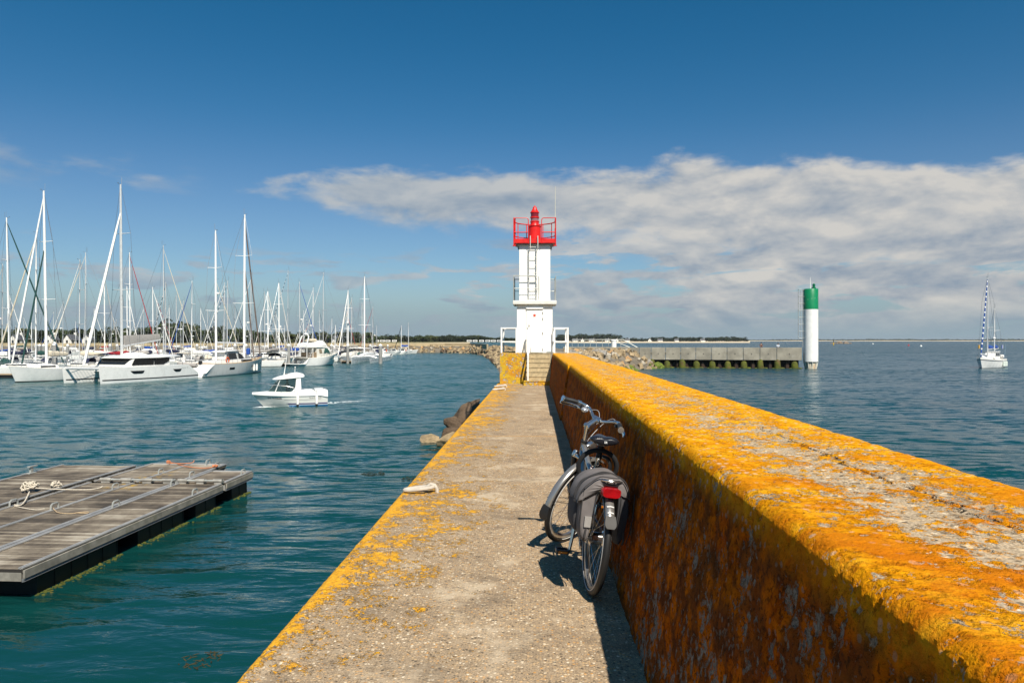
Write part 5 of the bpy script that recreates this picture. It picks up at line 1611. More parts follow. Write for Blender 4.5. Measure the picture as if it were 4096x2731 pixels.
for s in (-1, 1):
    mb = MB(); mb.prism([(L*0.03, 0.75), (L*0.20, 0.75), (L*0.12, 1.75), (L*0.06, 1.75)], lambda u, v, w_: (u, s*(1.72-(v-0.7)*0.05-max(0, u-L*0.1)*0.16) + w_*s, fb+v), -0.1, 0.05); build('window', mb, gg, sl)
    mb = MB(); mb.prism([(-L*0.06, 0.8), (L*0.0, 0.8), (-L*0.02, 1.6), (-L*0.07, 1.6)], lambda u, v, w_: (u, s*1.70 + w_*s, fb+v), -0.05, 0.05); build('window', mb, mat('amber_glass', (0.25, 0.2, 0.14), 0.15), sl)
mb = MB(); mb.prism([(-1.2, 0.85), (1.2, 0.85), (1.35, 1.75), (-1.35, 1.75)], lambda u, v, w_: (L*(0.25-0.145*(v-0.75)/1.1)+w_, u, fb+v), -0.02, 0.12); build('windscreen', mb, gg, sl)
mb = MB(); mb.loft([box_ring(-L*0.34, 3.5, fb+1.9, fb+2.15, 1), box_ring(-L*0.05, 3.7, fb+1.92, fb+2.35, 1), box_ring(L*0.17, 3.2, fb+1.8, fb+1.95, 0.9)]); build('flybridge_deck', mb, white, t)
mb = MB(); mb.loft([box_ring(-L*0.30, 3.2, fb+2.2, fb+2.6), box_ring(L*0.02, 3.2, fb+2.3, fb+3.25), box_ring(L*0.10, 2.9, fb+2.2, fb+2.75), box_ring(L*0.155, 2.6, fb+1.95, fb+2.05)]); build('flybridge', mb, white, t)
mb = MB(); mb.bevbox((-L*0.13, 0, fb+3.3), (1.4, 2.2, 0.5), 0.15); build('seat', mb, SAIL['cream'], t)
mb = MB()
for s in (-1, 1): mb.tube([(-L*0.30, s*1.2, fb+2.3), (-L*0.24, s*1.0, fb+4.0), (-L*0.2, 0, fb+4.3)], 0.11, 6)
mb.lathe([(0.1, 0), (0.4, 0.03), (0.45, 0.15), (0.35, 0.28), (0.05, 0.32)], (-L*0.22, 0, fb+4.3), 12)
mb.tube([(-L*0.2, 0.5, fb+4.2), (-L*0.2, 0.5, fb+5.4)], 0.03, 4)
build('radar_arch', mb, white, t)
mb = MB()
for i in range(6): mb.bevbox((-L*0.24+i*0.06, -1.3, fb+0.35+i*0.27), (0.25, 0.8, 0.06), 0.01)
mb.tube([(-L*0.27, -1.7, fb+0.1), (-L*0.20, -1.7, fb+1.9)], 0.03, 5)
build('steps', mb, white2, t)
mb = MB(); mb.bevbox((-L*0.16, 0, fb+0.5), (L*0.1, 3.3, 1.0), 0.05); build('cockpit', mb, mat('dark_teak', (0.25, 0.18, 0.11), 0.7), t)  # plain teak brown, darker than the ketch deck
mb = MB()
for s in (-1, 1):
    for x_ in (-L*0.33, -L*0.20): mb.tube([(x_, s*1.65, fb), (x_, s*1.65, fb+1.95)], 0.06, 6)
build('stanchion', mb, white, t)
build('guard_rail', rails(h, 0.7, 0.45, 0.99, 8), steel, t)
for t0 in (0.70, 0.74, 0.78, 0.84):
    for s in (-1, 1): build('hull_window', h.pane(t0, t0+0.018, 0.72, 0.80, s), glass, t)
p = h.P(0.90, 0.7, -1, 0.12)
mb = MB(); mb.lathe([(0.05, -0.5), (0.19, -0.42), (0.19, 0.42), (0.05, 0.5)], (p.x, p.y, 1.45), 10); build('fender', mb, white, t)
t = thing('inflatable_dinghy', 'white inflatable tender on the stern platform of the flybridge yacht', 'dinghy', (W(1205, 1464).x, W(1205, 1464).y+0.2, 0.82), (0, 0, rot[2]+R(8)))
mb = MB(); mb.tube([(-1.6, -0.6, 0), (0.7, -0.6, 0.02), (1.3, -0.4, 0.1), (1.6, 0, 0.16), (1.3, 0.4, 0.1), (0.7, 0.6, 0.02), (-1.6, 0.6, 0)], 0.25, 8); build('tube_hull', mb, whitesail, t)
mb = MB(); mb.bevbox((-0.1, 0, -0.12), (2.8, 0.9, 0.14), 0.03); build('floor', mb, SAIL['grey'], t)

# trimaran with folding floats right of the motor yacht
loc, rot, L = place(W(1405, 1456), W(1520, 1437))
t = thing('trimaran', 'white trimaran with outrigger floats and two tall white masts right of the motor yacht', 'trimaran', loc, rot)
for yy, LL, BB, ff, nm in ((0, L, 1.9, 1.25, 'hull'), (3.0, L*0.82, 0.8, 0.95, 'float'), (-3.0, L*0.82, 0.8, 0.95, 'float')):
    h = Hull(LL, BB, ff, rise=0.12, stern=0.6, so=0.02, br=0.01, fine=1.8, bow=0.05)
    mb = h.mesh(12)
    for v in mb.v: v.y += yy; v.x -= (1.0 if yy else 0)
    ho = build(nm, mb, white, t)
    mb = h.band(0.66, 0.72, 0.05, 0.95)
    for v in mb.v: v.y += yy; v.x -= (1.0 if yy else 0)
    build('stripe', mb, mat('pale_grey_stripe', (0.35, 0.35, 0.36), 0.4), ho)
mb = MB()
for x_ in (L*0.14, -L*0.2): mb.tube([(x_, -3.0, 1.0), (x_+0.2, -1.4, 1.35), (x_+0.3, 0, 1.35), (x_+0.2, 1.4, 1.35), (x_, 3.0, 1.0)], 0.16, 8)
build('crossbeam', mb, white, t)
build('cabin', cabin_mesh(-L*0.25, L*0.25, 1.9, 1.0, 1.25, 0.75), white, t)
mb = MB(); mb.ball((-L*0.14, 0, 1.7), (1.3, 0.9, 0.8), 12, 6); build('sprayhood', mb, SAIL['grey'], t)
rig(t, L*0.10, 1.3, ZC+(HZ-1094)/F*155, L, stay=None, boom=None, bow_z=1.3, beam=4.5, r=0.16, spread=2, sw=1.4, rake=0.25)
# catamaran behind: the pale hull and bows left of the trimaran
loc, rot, L = place(W(1350, 1449.5), W(1452, 1438))
t = thing('catamaran', 'smaller white catamaran bows-on between the motor yacht and the trimaran', 'catamaran', loc, rot)
for yy in (-2.2, 2.2):
    h = Hull(L, 1.3, 1.35, rise=0.05, stern=0.8, so=0.0, br=0.02, fine=1.6, bow=0.04)
    mb = h.mesh(12)
    for v in mb.v: v.y += yy
    build('hull', mb, white, t)
mb = MB(); mb.loft([box_ring(-L*0.4, 4.6, 0.8, 1.36, 1), box_ring(L*0.15, 4.6, 0.85, 1.36, 1)]); build('bridge_deck', mb, white2, t)
mb = MB(); mb.tube([(L*0.46, -2.2, 1.25), (L*0.46, 2.2, 1.25)], 0.1, 6); build('crossbeam', mb, alu, t)
build('cabin', cabin_mesh(-L*0.28, L*0.2, 4.2, 2.6, 1.3, 0.85), cream, t)
mb = MB(); mb.prism([(-L*0.22, 1.55), (L*0.03, 1.55), (-L*0.02, 1.95), (-L*0.22, 1.95)], lambda u, v, w_: (u, w_, v), -2.02, 2.02); build('window', mb, gg, t)
mb = MB(); mb.bevbox((-L*0.3, 0, 2.9), (L*0.30, 4.2, 0.16), 0.06)
for s in (-1, 1):
    for x_ in (-L*0.43, -L*0.18): mb.tube([(x_, s*1.9, 1.4), (x_, s*1.9, 2.85)], 0.06, 5)
build('bimini', mb, whitesail, t)
rig(t, L*0.12, 1.9, ZC+(HZ-1152)/F*160, L, stay='white', boom=L*0.4, cover='cream', bow_z=1.3, beam=4.0, r=0.13, radar=0.48, boom_z=3.1)
# dark hulled cruiser and the small boats at the right end
def motorboat(loc, rot, L, label, hullm, name='motorboat', top='white', fb=0.8, buoy=False, cat='motorboat', group=None):
    t = thing(name, label, cat, loc, rot, group)
    B = L*0.36; h = Hull(L, B, fb, rise=0.45, stern=0.92, so=0.0, br=0.12, fine=2.3, flare=0.86)
    build('hull', h.mesh(12), hullm, t)
    build('deck', h.deck(inset=0.04, dz=0.02), white, t)
    mb = MB(); mb.loft([box_ring(-L*0.12, B*0.72, fb, fb+1.15, 0.9), box_ring(L*0.08, B*0.70, fb, fb+1.15, 0.9), box_ring(L*0.22, B*0.55, fb+0.1, fb+0.45, 0.9)])
    c_ = build('wheelhouse', mb, white, t)
    for s in (-1, 1):
        mb = MB(); mb.prism([(-L*0.10, 0.5), (L*0.13, 0.5), (L*0.08, 1.02), (-L*0.10, 1.02)], lambda u, v, w_: (u, s*(B*0.36-(v-0.4)*0.06*B/2) + w_*s, fb+v), -0.06, 0.035); build('window', mb, glass, c_)
    mb = MB(); mb.prism([(-B*0.24, 0.55), (B*0.24, 0.55), (B*0.26, 1.05), (-B*0.26, 1.05)], lambda u, v, w_: (L*(0.215-0.13*(v-0.45)/0.7)+w_, u, fb+v), -0.03, 0.05); build('windscreen', mb, glass, c_)
    mb = MB(); mb.bevbox((-L*0.05, 0, fb+1.2), (L*0.34, B*0.74, 0.1), 0.04); build('roof', mb, SAIL[top], t)
    build('guard_rail', rails(h, 0.5, 0.5, 0.99, 5), steel, t)
    mb = MB(); mb.bevbox((-L*0.53, 0, fb*0.95), (0.45, 0.35, 0.5), 0.1); mb.bevbox((-L*0.53, 0, fb*0.3), (0.2, 0.15, 1.0), 0.03); build('outboard', mb, SAIL['black'], t)
    if buoy:
        mb = MB(); mb.tube([(L*0.25+0.02, -B*0.3+0.28*math.cos(2*PI*k/12), fb+0.6+0.28*math.sin(2*PI*k/12)) for k in range(12)], 0.09, 6, closed=True); build('lifebuoy', mb, mat('lifebuoy_orange', (0.62, 0.10, 0.015), 0.6), t)
    return t
motorboat(tuple(W(1518, 1431)), (0, 0, R(8)), 7.0, 'navy blue hulled motorboat with white wheelhouse behind the trimaran', mat('navy_hull', (0.012, 0.018, 0.06), 0.3))
motorboat(tuple(W(1520, 1426)), (0, 0, R(-12)), 10.0, 'white cabin cruiser with navy canopy and orange lifebuoy at the marina end', white, top='navy', fb=1.2, buoy=True)
motorboat(tuple(Wd(1571, 246)), (0, 0, R(35)), 6.5, 'small white motorboat with beige canopy by the far rubble bank', white, top='cream')
motorboat(tuple(Wd(1606, 252)), (0, 0, R(40)), 5.5, 'smallest white motorboat furthest right by the rubble bank', white, top='white', buoy=True)
for px, py, lab in ((1609, 1301, 'small far yacht by the rubble bank with black stay'), (1629, 1291, 'lone far yacht mast rightmost of the marina')):
    D = 262
    yacht(loc=tuple(Wd(px, D)), rot=(0, 0, R(150 if px < 1620 else 20)), L=8, label=lab, H=ZC+(HZ-py)/F*D, stay='black' if px < 1620 else None, cover='blue', hood=None, detail=False, spread=1)

# ------------------------------------------------------------------ the crowd of yachts behind
# picture column of the mast, its top row, colour of rolled headsail, stay side, boom cover, spray hood
crowd = [
 (20, 1056, 'cream', -1, 'navy', 'navy'), (34, 1180, 'white', 1, 'blue', 'navy'), (92, 1268, 'white', 1, 'green', None), (218, 1248, 'blue', -1, 'cream', 'navy'),
 (258, 1205, 'white', -1, 'white', 'navy'), (329, 1038, 'white', -1, 'cream', 'navy'), (354, 1010, 'cream', -1, 'white', 'grey'), (373, 1235, 'white', 1, 'navy', 'navy'),
 (413, 1096, 'grey', 1, 'red', 'navy'), (441, 1245, 'white', 1, 'red', 'grey'), (510, 1010, 'red', 1, 'red', 'grey'), (504, 1145, 'white', 1, 'cream', 'black'),
 (562, 1262, None, 1, 'white', 'navy'), (579, 1230, 'white', -1, 'blue', None), (605, 1148, 'white', 1, 'navy', 'navy'), (622, 1193, 'red-striped', 1, 'white', 'grey'),
 (643, 981, 'cream', 1, 'white', 'grey'), (668, 1127, 'black-striped', -1, 'navy', 'navy'), (681, 1220, 'white', -1, 'navy', 'black'), (700, 1180, None, 1, 'grey', 'grey'),
 (739, 1202, 'white', -1, 'white', 'navy'), (763, 1269, 'cream', 1, 'blue', 'navy'), (775, 1123, 'blue', -1, 'white', 'grey'), (799, 1233, 'white', 1, 'cream', 'navy'),
 (826, 1237, 'grey', 1, 'white', 'navy'), (858, 1118, 'cream', 1, 'blue', 'cream'), (918, 1123, 'black-striped', -1, 'grey', 'navy'), (935, 1214, 'navy', 1, 'white', 'navy'),
 (905, 1130, 'white', -1, 'white', 'grey'), (1012, 1106, 'white', -1, 'grey', 'navy'), (1040, 1257, None, 1, 'grey', 'navy'), (1052, 1166, 'white', 1, 'grey', 'blue'),
 (1070, 1290, 'cream', 1, 'white', 'black'), (1100, 1251, 'white', 1, 'navy', 'navy'), (1160, 1081, 'black-striped', -1, 'navy', 'black'), (1192, 1127, 'blue', 1, 'blue', 'navy'),
 (1211, 1241, 'blue-striped', 1, 'navy', 'navy'), (1216, 1292, 'white', -1, 'white', 'grey'), (1238, 1290, 'red-striped', -1, 'cream', 'navy'), (1259, 1150, 'white', -1, 'white', 'navy'),
 (1275, 1240, 'navy', 1, 'blue', 'grey'), (1301, 1091, 'white', -1, 'grey', 'black'), (1330, 1274, 'grey', -1, 'white', 'navy'), (1373, 1276, 'blue-striped', -1, 'cream', 'grey'),
 (1384, 1241, 'red', 1, 'navy', 'navy'), (1412, 1190, 'cream', -1, 'white', 'black'), (1444, 1210, 'grey', 1, 'cream', 'grey'), (1495, 1226, 'red', -1, 'navy', 'navy'), (1504, 1301, None, 1, 'white', 'grey'),
 (60, 1300, 'navy', 1, 'white', 'navy'), (122, 1290, None, 1, 'navy', 'grey'), (300, 1285, 'blue', 1, 'grey', 'navy'), (468, 1278, 'cream', -1, 'navy', 'navy'), (540, 1290, 'white', -1, 'white', 'grey'),
 (655, 1288, 'grey', -1, 'blue', 'navy'), (720, 1285, 'white', 1, 'white', 'black'), (890, 1290, 'blue', 1, 'white', 'grey'), (980, 1285, 'white', 1, 'navy', 'grey'), (1135, 1300, None, 1, 'blue', 'navy'), (1345, 1300, 'navy', -1, 'grey', 'navy')]
placed = [(Wd(px, D), 6.5) for px, D in ((150, 92), (260, 98), (70, 101), (150, 112), (360, 96), (500, 96), (600, 98), (680, 98), (850, 106), (980, 113), (1114, 140), (1070, 153), (1260, 140), (1330, 145), (1430, 152), (1400, 157), (1490, 157))]
anchors = [(70, 'the left picture edge'), (200, 'the first grey pile'), (499, 'the big catamaran mast'), (856, 'the ketch mizzen mast'), (965, 'the ketch main mast'), (1120, 'the open-transom sloop'), (1260, 'the flybridge motor yacht'), (1422, 'the trimaran masts')]
used = {}
rc = random.Random(11)
for i, (px, py, stay, side, cover, hood) in enumerate(crowd):
    Hw = rc.uniform(12.5, 15.5)
    D = min(236, (Hw-ZC)*F/(HZ-py))
    dm = [(-100, 106), (400, 108), (780, 120), (1050, 134), (1060, 152), (1360, 158), (1400, 174), (1600, 190)]
    lo_ = next(dm[k_][1] + (dm[k_+1][1]-dm[k_][1])*(px-dm[k_][0])/(dm[k_+1][0]-dm[k_][0]) for k_ in range(len(dm)-1) if px <= dm[k_+1][0])
    D = max(lo_, D)
    for tries in range(70):
        p = Wd(px, D)
        if all((p-q).length > (5.0 + 0.15*r_) for q, r_ in placed): break
        D += 2.6
        if D > 246: D = lo_ + rc.uniform(0, 40)
    placed.append((p, 6))
    H = ZC + (HZ-py)/F*D
    L = max(7.5, min(13.5, (H-1.0)*0.70))
    # stay side: the boat points right (+1) or left (-1) across the view, with some swing
    head = (0 if side > 0 else 180) + rc.uniform(-30, 30)*1.0 + 2
    near_ = min(anchors, key=lambda a_: abs(a_[0]-px))
    rel = 'just left of' if px < near_[0] else 'just right of'
    size = 'tall' if py < 1130 else ('mid-sized' if py < 1225 else 'small')
    lab = f"{size} yacht, {stay + ' headsail' if stay else 'bare forestay'}, {cover} boom cover, {rel} {near_[1]}"
    while lab in used: lab = lab.replace('yacht,', 'white yacht,', 1) if 'white yacht' not in lab else lab + ' again'
    used[lab] = 1
    yacht(loc=(p.x, p.y, 0), rot=(0, 0, R(head)), L=L, label=lab, group='yachts moored in the marina behind the front row', H=H, B=L*0.31, stay=stay, cover=cover, hood=hood, detail=(D < 150), radar=rc.choice([None, None, 0.5, 0.45]),
          spread=rc.choice([1, 2]), col=rc.choice([mastw, alu, alu]), mast_t=0.54, mast_r=0.10, stay_r=0.055, bimini=rc.choice([None, None, 'navy', 'grey', 'black']) , hullm=rc.choice([white, white, white, white2]))
# motor cruisers tucked among them
for px, D, rr_, LL, lab, tp in ((420, 128, 20, 9, 'white motor cruiser with cream canopy behind the big catamaran roof', 'cream'), (60, 140, 200, 8, 'white motor cruiser with grey canopy deep at the left edge', 'grey'), (1385, 172, 15, 13, 'white motor cruiser with black canopy behind the smaller catamaran', 'black'), (735, 132, 160, 8, 'white motor cruiser with brown canopy between catamaran and ketch', 'cream'), (1020, 158, 10, 8, 'white motor cruiser with navy canopy behind the ketch bow', 'navy')):
    motorboat(tuple(Wd(px, D)), (0, 0, R(rr_)), LL, lab, white, top=tp, fb=1.3, cat='motor cruiser', name='motor_cruiser')

# ------------------------------------------------------------------ mooring piles and docks
pilem = mat('grey_pile_steel', (0.27, 0.265, 0.25), 0.6, var=0.15, scale=1.0)
piles = [(219, 91, 'thick grey mooring pile in front of the left yacht, nearest of all'), (1155, 134, 'grey mooring pile standing in front of the open-transom sloop'), (1391, 150, 'grey mooring pile between the motor yacht and the trimaran'),
         (1481, 185, 'grey mooring pile just right of the trimaran masts'), (1551, 235, 'slim grey pile by the small boats at the bank'), (1522, 150, None), (146, 150, None), (158, 158, None), (174, 170, None), (271, 150, None), (440, 150, None), (469, 165, None), (625, 140, None), (788, 150, None),
         (940, 140, None), (984, 145, None), (1093, 165, None), (1286, 175, None), (1326, 165, None), (1345, 180, None)]
pl_lab = {1522: 'stout pile behind the cabin cruiser with navy canopy', 146: 'pile top furthest left behind the first big pile', 158: 'middle pile top of three left of the first big pile', 174: 'pile top close left of the thick white mast', 271: 'pile top between the front yacht and the big catamaran',
          440: 'pile top left of the big catamaran mast', 469: 'pile top close to the big catamaran mast', 625: 'white-capped pile under the end of the grey sail bag', 788: 'white-capped pile at the stern of the ketch', 940: 'round-capped pile behind the ketch boom',
          984: 'white-capped pile just right of the ketch main mast', 1093: 'pile top left of the open-transom sloop mast', 1286: 'pile top behind the motor yacht flybridge', 1326: 'pile top right of the motor yacht windscreen', 1345: 'second pile top right of the motor yacht windscreen'}
for px, D, lab in piles:
    p = Wd(px, D); t = thing('mooring_pile', lab or pl_lab[px], 'pile', (p.x, p.y, 0), group='mooring piles of the marina')
    zt2 = ZC - (1380-HZ)/F*D if D < 100 else ZC - (1383-HZ)/F*D
    r_ = 0.29 if D < 160 else 0.32
    if px == 1522: r_ = 0.38
    mb = MB(); mb.lathe([(r_, -2), (r_, zt2)], seg=16); build('shaft', mb, pilem, t)
    mb = MB(); mb.lathe([(r_*1.12, zt2), (r_*1.12, zt2+0.06), (r_*0.3, zt2+0.36), (0.02, zt2+0.42)], seg=16); build('cap', mb, white, t)
dockm = mat('dock_timber', (0.36, 0.27, 0.17), 0.8, var=0.2)
for a, b, wd_, lab in ((Wd(-60, 93), Wd(262, 92.3), 1.2, 'narrow timber dock at the foot of the first grey pile'), (Wd(1120, 136), Wd(1172, 136), 1.6, 'short timber dock between the sloop and the motor yacht'), (Wd(1368, 152), Wd(1400, 151), 1.4, 'short dock stub between the two multihulls'), (Wd(0, 124), Wd(760, 128), 2.2, 'long timber dock hidden behind the catamaran'), (Wd(900, 148), Wd(1380, 168), 2.2, 'long timber dock behind the ketch and motor yacht')):
    d2 = b-a; t = thing('floating_dock', lab, 'dock', tuple((a+b)/2), (0, 0, math.atan2(d2.y, d2.x)))
    mb = MB(); mb.bevbox((0, 0, 0.46), (d2.length, wd_, 0.14), 0.02); build('deck', mb, dockm, t)
    n = max(2, int(d2.length/5))
    for i in range(n):
        mb = MB(); mb.bevbox((-d2.length/2+(i+0.5)*d2.length/n, 0, 0.1), (d2.length/n*0.75, wd_*0.8, 0.56), 0.05); build('float', mb, black, t)

# ================================================================== pilothouse motorboat under way
loc, rot, L = place(W(1008, 1626), W(1306, 1617.5))
t = thing('pilothouse_boat', 'white pilothouse motorboat under way with blue bottom stripe and two fenders', 'motorboat', loc, rot)
h = Hull(L, 2.3, 0.80, rise=0.14, stern=0.93, so=0.0, br=0.15, fine=2.2, flare=0.84)
hull_low = mat('pale_grey_hull', (0.66, 0.66, 0.62), 0.3, var=0.04)
build('hull', h.mesh(34), hull_low, t)
d_ = MB(); rings = []
for i in range(19):
    tt = i/18; a = h.P(tt, 1, 1, 0.05); dz_ = 0.24 if tt < 0.78 else 0.22-0.10*(tt-0.78)/0.22
    bt = a.z - 0.03 if tt > 0.12 else a.z - 0.16*(0.12-tt)/0.12 - 0.03
    z_ = a.z + dz_ + (0.05 if tt < 0.15 else 0)
    hw = a.y
    rings.append([Vector((a.x, -hw, bt)), Vector((a.x, -hw*0.97, z_-0.05)), Vector((a.x, -hw*0.86, z_)), Vector((a.x, hw*0.86, z_)), Vector((a.x, hw*0.97, z_-0.05)), Vector((a.x, hw, bt))])
d_.loft(rings, smooth=True); build('deck_moulding', d_, white, t)
build('bottom_stripe', h.band(0.15, 0.335, 0.0, 0.60, 0.012, 24), mat('bright_blue_stripe', (0.008, 0.16, 0.42), 0.4), t)
build('thin_stripe', h.band(0.40, 0.44, 0.0, 0.60, 0.012), mat('violet_stripe', (0.05, 0.03, 0.16), 0.4), t)
build('thin_stripe', h.band(0.455, 0.47, 0.0, 0.62, 0.012), mat('violet_stripe', (0.05, 0.03, 0.16), 0.4), t)
build('thin_stripe', h.band(0.70, 0.715, 0.10, 0.62, 0.012), mat('grey_stripe', (0.25, 0.25, 0.25), 0.4), t)
ns = 1   # the side seen is port: the boat heads left
ltr = mat('dark_letter', (0.06, 0.055, 0.05), 0.6)
def side_text(body, tt, q, size): return hull_text('lettering', body, size, ltr, t, h, tt, q, ns)
side_text('AY A10668', 0.735, 0.80, 0.215)
side_text('QUICKSILVER', 0.175, 0.82, 0.15)
BOAT = (loc, rot)
# wheelhouse
zb = 0.80*1.02+0.24
def tinted(name, c_, clear):
    m = bpy.data.materials.new(name); m.use_nodes = True
    nt = m.node_tree; nt.nodes.clear(); g = G(nt)
    p = g.node('ShaderNodeBsdfPrincipled', {'Base Color': c_, 'Roughness': 0.06})
    tr = g.node('ShaderNodeBsdfTransparent', {'Color': (0.62, 0.74, 0.72, 1)})
    mx = g.node('ShaderNodeMixShader', {0: clear, 1: p.outputs[0], 2: tr.outputs[0]})
    nt.links.new(mx.outputs[0], g.node('ShaderNodeOutputMaterial').inputs[0])
    return m
tint = tinted('grey_teal_glass', (0.05, 0.075, 0.075, 1), 0.62)
def wh(x, w_, za, zb_): return [Vector((x, -w_/2, za)), Vector((x, w_/2, za)), Vector((x, w_/2*0.9, zb_)), Vector((x, -w_/2*0.9, zb_))]
mb = MB(); mb.loft([wh(-0.42, 1.55, zb-0.02, zb+1.02), wh(0.75, 1.5, zb-0.02, zb+0.94), wh(1.55, 1.25, zb-0.06, zb-0.02)]); wg = build('window', mb, tint, t)
mb = MB(); mb.prism([(-0.78, -0.05), (-0.30, -0.05), (-0.15, 0.2), (-0.40, 0.45), (-0.44, 1.05), (-0.72, 1.05)], lambda u, v, w_: (u, w_, zb+v), -0.80, -0.70)
build('pillar', mb, white, t); mb = MB()
mb.prism([(-0.78, -0.05), (-0.0, -0.05), (-0.2, 0.12), (-0.36, 0.35), (-0.42, 1.05), (-0.72, 1.05)], lambda u, v, w_: (u, w_-(v*0.07), zb+v), 0.70, 0.80)
build('pillar', mb, white, t)
mb = MB()
for s in (-1, 1): mb.tube([(1.05, s*0.70, zb), (0.68, s*0.66, zb+0.93)], 0.03, 6)
build('window_frame', mb, white, t)
rings = []
for x, w_, z_, hh in ((-1.00, 1.30, 1.10, 0.10), (-0.92, 1.5, 1.06, 0.22), (-0.5, 1.62, 1.02, 0.36), (0.1, 1.62, 0.97, 0.33), (0.7, 1.5, 0.92, 0.20), (1.1, 1.2, 0.90, 0.10), (1.22, 0.8, 0.89, 0.05)):
    rings.append([Vector((x, -w_/2, zb+z_)), Vector((x, -w_/2*0.97, zb+z_+hh*0.6)), Vector((x, -w_/2*0.7, zb+z_+hh)), Vector((x, w_/2*0.7, zb+z_+hh)), Vector((x, w_/2*0.97, zb+z_+hh*0.6)), Vector((x, w_/2, zb+z_))])
mb = MB(); mb.loft(rings, smooth=True); build('roof', mb, white, t)
mb = MB(); mb.bevbox((0.15, 0.1, zb+1.28), (0.5, 0.45, 0.06), 0.02); build('roof_hatch', mb, mat('hatch_grey', (0.16, 0.16, 0.15), 0.3), t)
mb = MB(); mb.tube([(0.42, 0.3, zb+1.24), (0.40, 0.3, zb+1.36), (0.18, 0.3, zb+2.9)], [0.05, 0.035, 0.014], 6)
mb.tube([(-0.35, 0.0, zb+1.35), (-0.37, 0, zb+1.72)], 0.018, 5); mb.ball((-0.37, 0, zb+1.75), 0.05)
mb.tube([(0.95, 0.4, zb+1.05), (-0.2, 0.62, zb+1.30)], 0.014, 4)
build('antenna', mb, white, t)
mb = MB()
for s in (-1, 1):
    pts = [h.P(0.955, 1, s, -0.05) + Vector((0, 0, 0.78)), h.P(0.9, 1, s, -0.05) + Vector((0, 0, 0.80)), h.P(0.55, 1, s, -0.08) + Vector((0, 0, 0.68)), h.P(0.36, 1, s, -0.08) + Vector((0, 0, 0.44)), h.P(0.34, 1, s, -0.08) + Vector((0, 0, 0.24))]
    mb.tube(pts, 0.016, 5)
    for tt in (0.93, 0.80, 0.62, 0.44): 
        a = h.P(tt, 1, s, -0.08) + Vector((0, 0, 0.18)); mb.tube([a, a + Vector((0.06, 0, 0.55 if tt > 0.5 else 0.42))], 0.014, 5)
mb.tube([h.P(0.955, 1, -1, -0.05) + Vector((0, 0, 0.78)), h.P(0.99, 1, 1, 0) + Vector((0, 0, 0.8)), h.P(0.955, 1, 1, -0.05) + Vector((0, 0, 0.78))], 0.016, 5)
mb.tube([(-L/2+0.3, 0.9, zb), (-L/2+0.3, 0.9, zb+0.32)], 0.014, 4); mb.tube([(-L/2+0.12, 0.9, zb), (-L/2+0.16, 0.9, zb+0.28)], 0.014, 4)
build('guard_rail', mb, steel, t)
for tt in (0.44, 0.165):
    p = h.P(tt, 0.62, 1, 0.12)
    mb = MB(); mb.lathe([(0.05, -0.36), (0.09, -0.32), (0.095, 0.25), (0.06, 0.33), (0.03, 0.36)], (p.x, p.y, 0.50), 12)
    fo = build('fender', mb, whitesail, t)
    mb = MB(); mb.lathe([(0.05, -0.50), (0.075, -0.44), (0.075, -0.33)], (p.x, p.y, 0.50), 10); mb.tube([(p.x, p.y, 0.86), (p.x, p.y-0.05, zb+0.1)], 0.012, 4); build('fender_tip', mb, SAIL['black'], fo)
mb = MB(); mb.bevbox((-L*0.2, 0, zb+0.03), (1.2, 1.5, 0.16), 0.04); mb.bevbox((-L*0.40, 0, zb+0.08), (0.7, 1.7, 0.16), 0.06); build('engine_cover', mb, white, t)
# foam at the bow and the wake
foam = mat('foam', (0.78, 0.80, 0.80), 0.9, var=0.1)
def foam_run(name, a, b, n, wid, size, label):
    r = random.Random(len(label)); mb = MB()
    for i in range(n):
        k = r.random()
        p = a.lerp(b, k) + Vector((r.gauss(0, 1)*wid, r.gauss(0, 1)*wid, 0))
        s_ = size*r.uniform(0.3, 1.2)*(1-0.6*k)
        mb.ball((p.x, p.y, -0.006), (s_*2.4, s_*1.2, s_*0.35), 6, 4)
    o = build(name, mb, foam); o['kind'] = 'stuff'; o['label'] = label; return o
foam_run('foam', W(1034, 1627), W(1110, 1627), 170, 0.16, 0.045, 'white bow foam of the motorboat')
foam_run('foam', W(1160, 1626), W(1330, 1618), 120, 0.10, 0.035, 'foam along the motorboat side')
foam_run('foam', W(1310, 1612), W(1500, 1598), 240, 0.30, 0.045, 'wake trailing behind the motorboat')

# ================================================================== ketch out in the channel at the right
loc, rot, L = place(W(3912, 1476.5), W(4016, 1467))
rot = (0, 0, math.atan2(-0.70, -0.72)); L = 10.5
loc = tuple(Wd(3957, ZC*F/(1470-HZ)))
D0 = ZC*F/(1470-HZ)
t = thing('sailing_ketch', 'white ketch in the open channel with blue striped headsail and small tricolour flag', 'sailing yacht', loc, rot)
h = Hull(L, 3.6, 1.35, rise=0.30, stern=0.80, so=0.05, br=0.10, fine=2.0)
build('hull', h.mesh(14), white, t); build('rubbing_strake', h.band(0.86, 0.90, 0, 1, 0.03), mat('dark_strake', (0.04, 0.035, 0.05), 0.5), t)
build('deck', h.deck(inset=0.05, dz=0.05), cream, t); build('waterline', h.band(0.2, 0.27), black, t)
build('cabin', cabin_mesh(-L*0.12, L*0.28, 2.2, 1.2, 1.40, 0.55), white, t)
mb = MB(); mb.loft([box_ring(-L*0.22, 2.2, 1.45, 2.75, 0.9), box_ring(L*0.02, 2.2, 1.45, 2.75, 0.88), box_ring(L*0.10, 1.9, 1.75, 1.95, 0.9)]); dh = build('wheelhouse', mb, white, t)
mb = MB(); mb.bevbox((-L*0.1, 0, 2.80), (L*0.28, 2.2, 0.14), 0.05); build('roof', mb, white, dh)
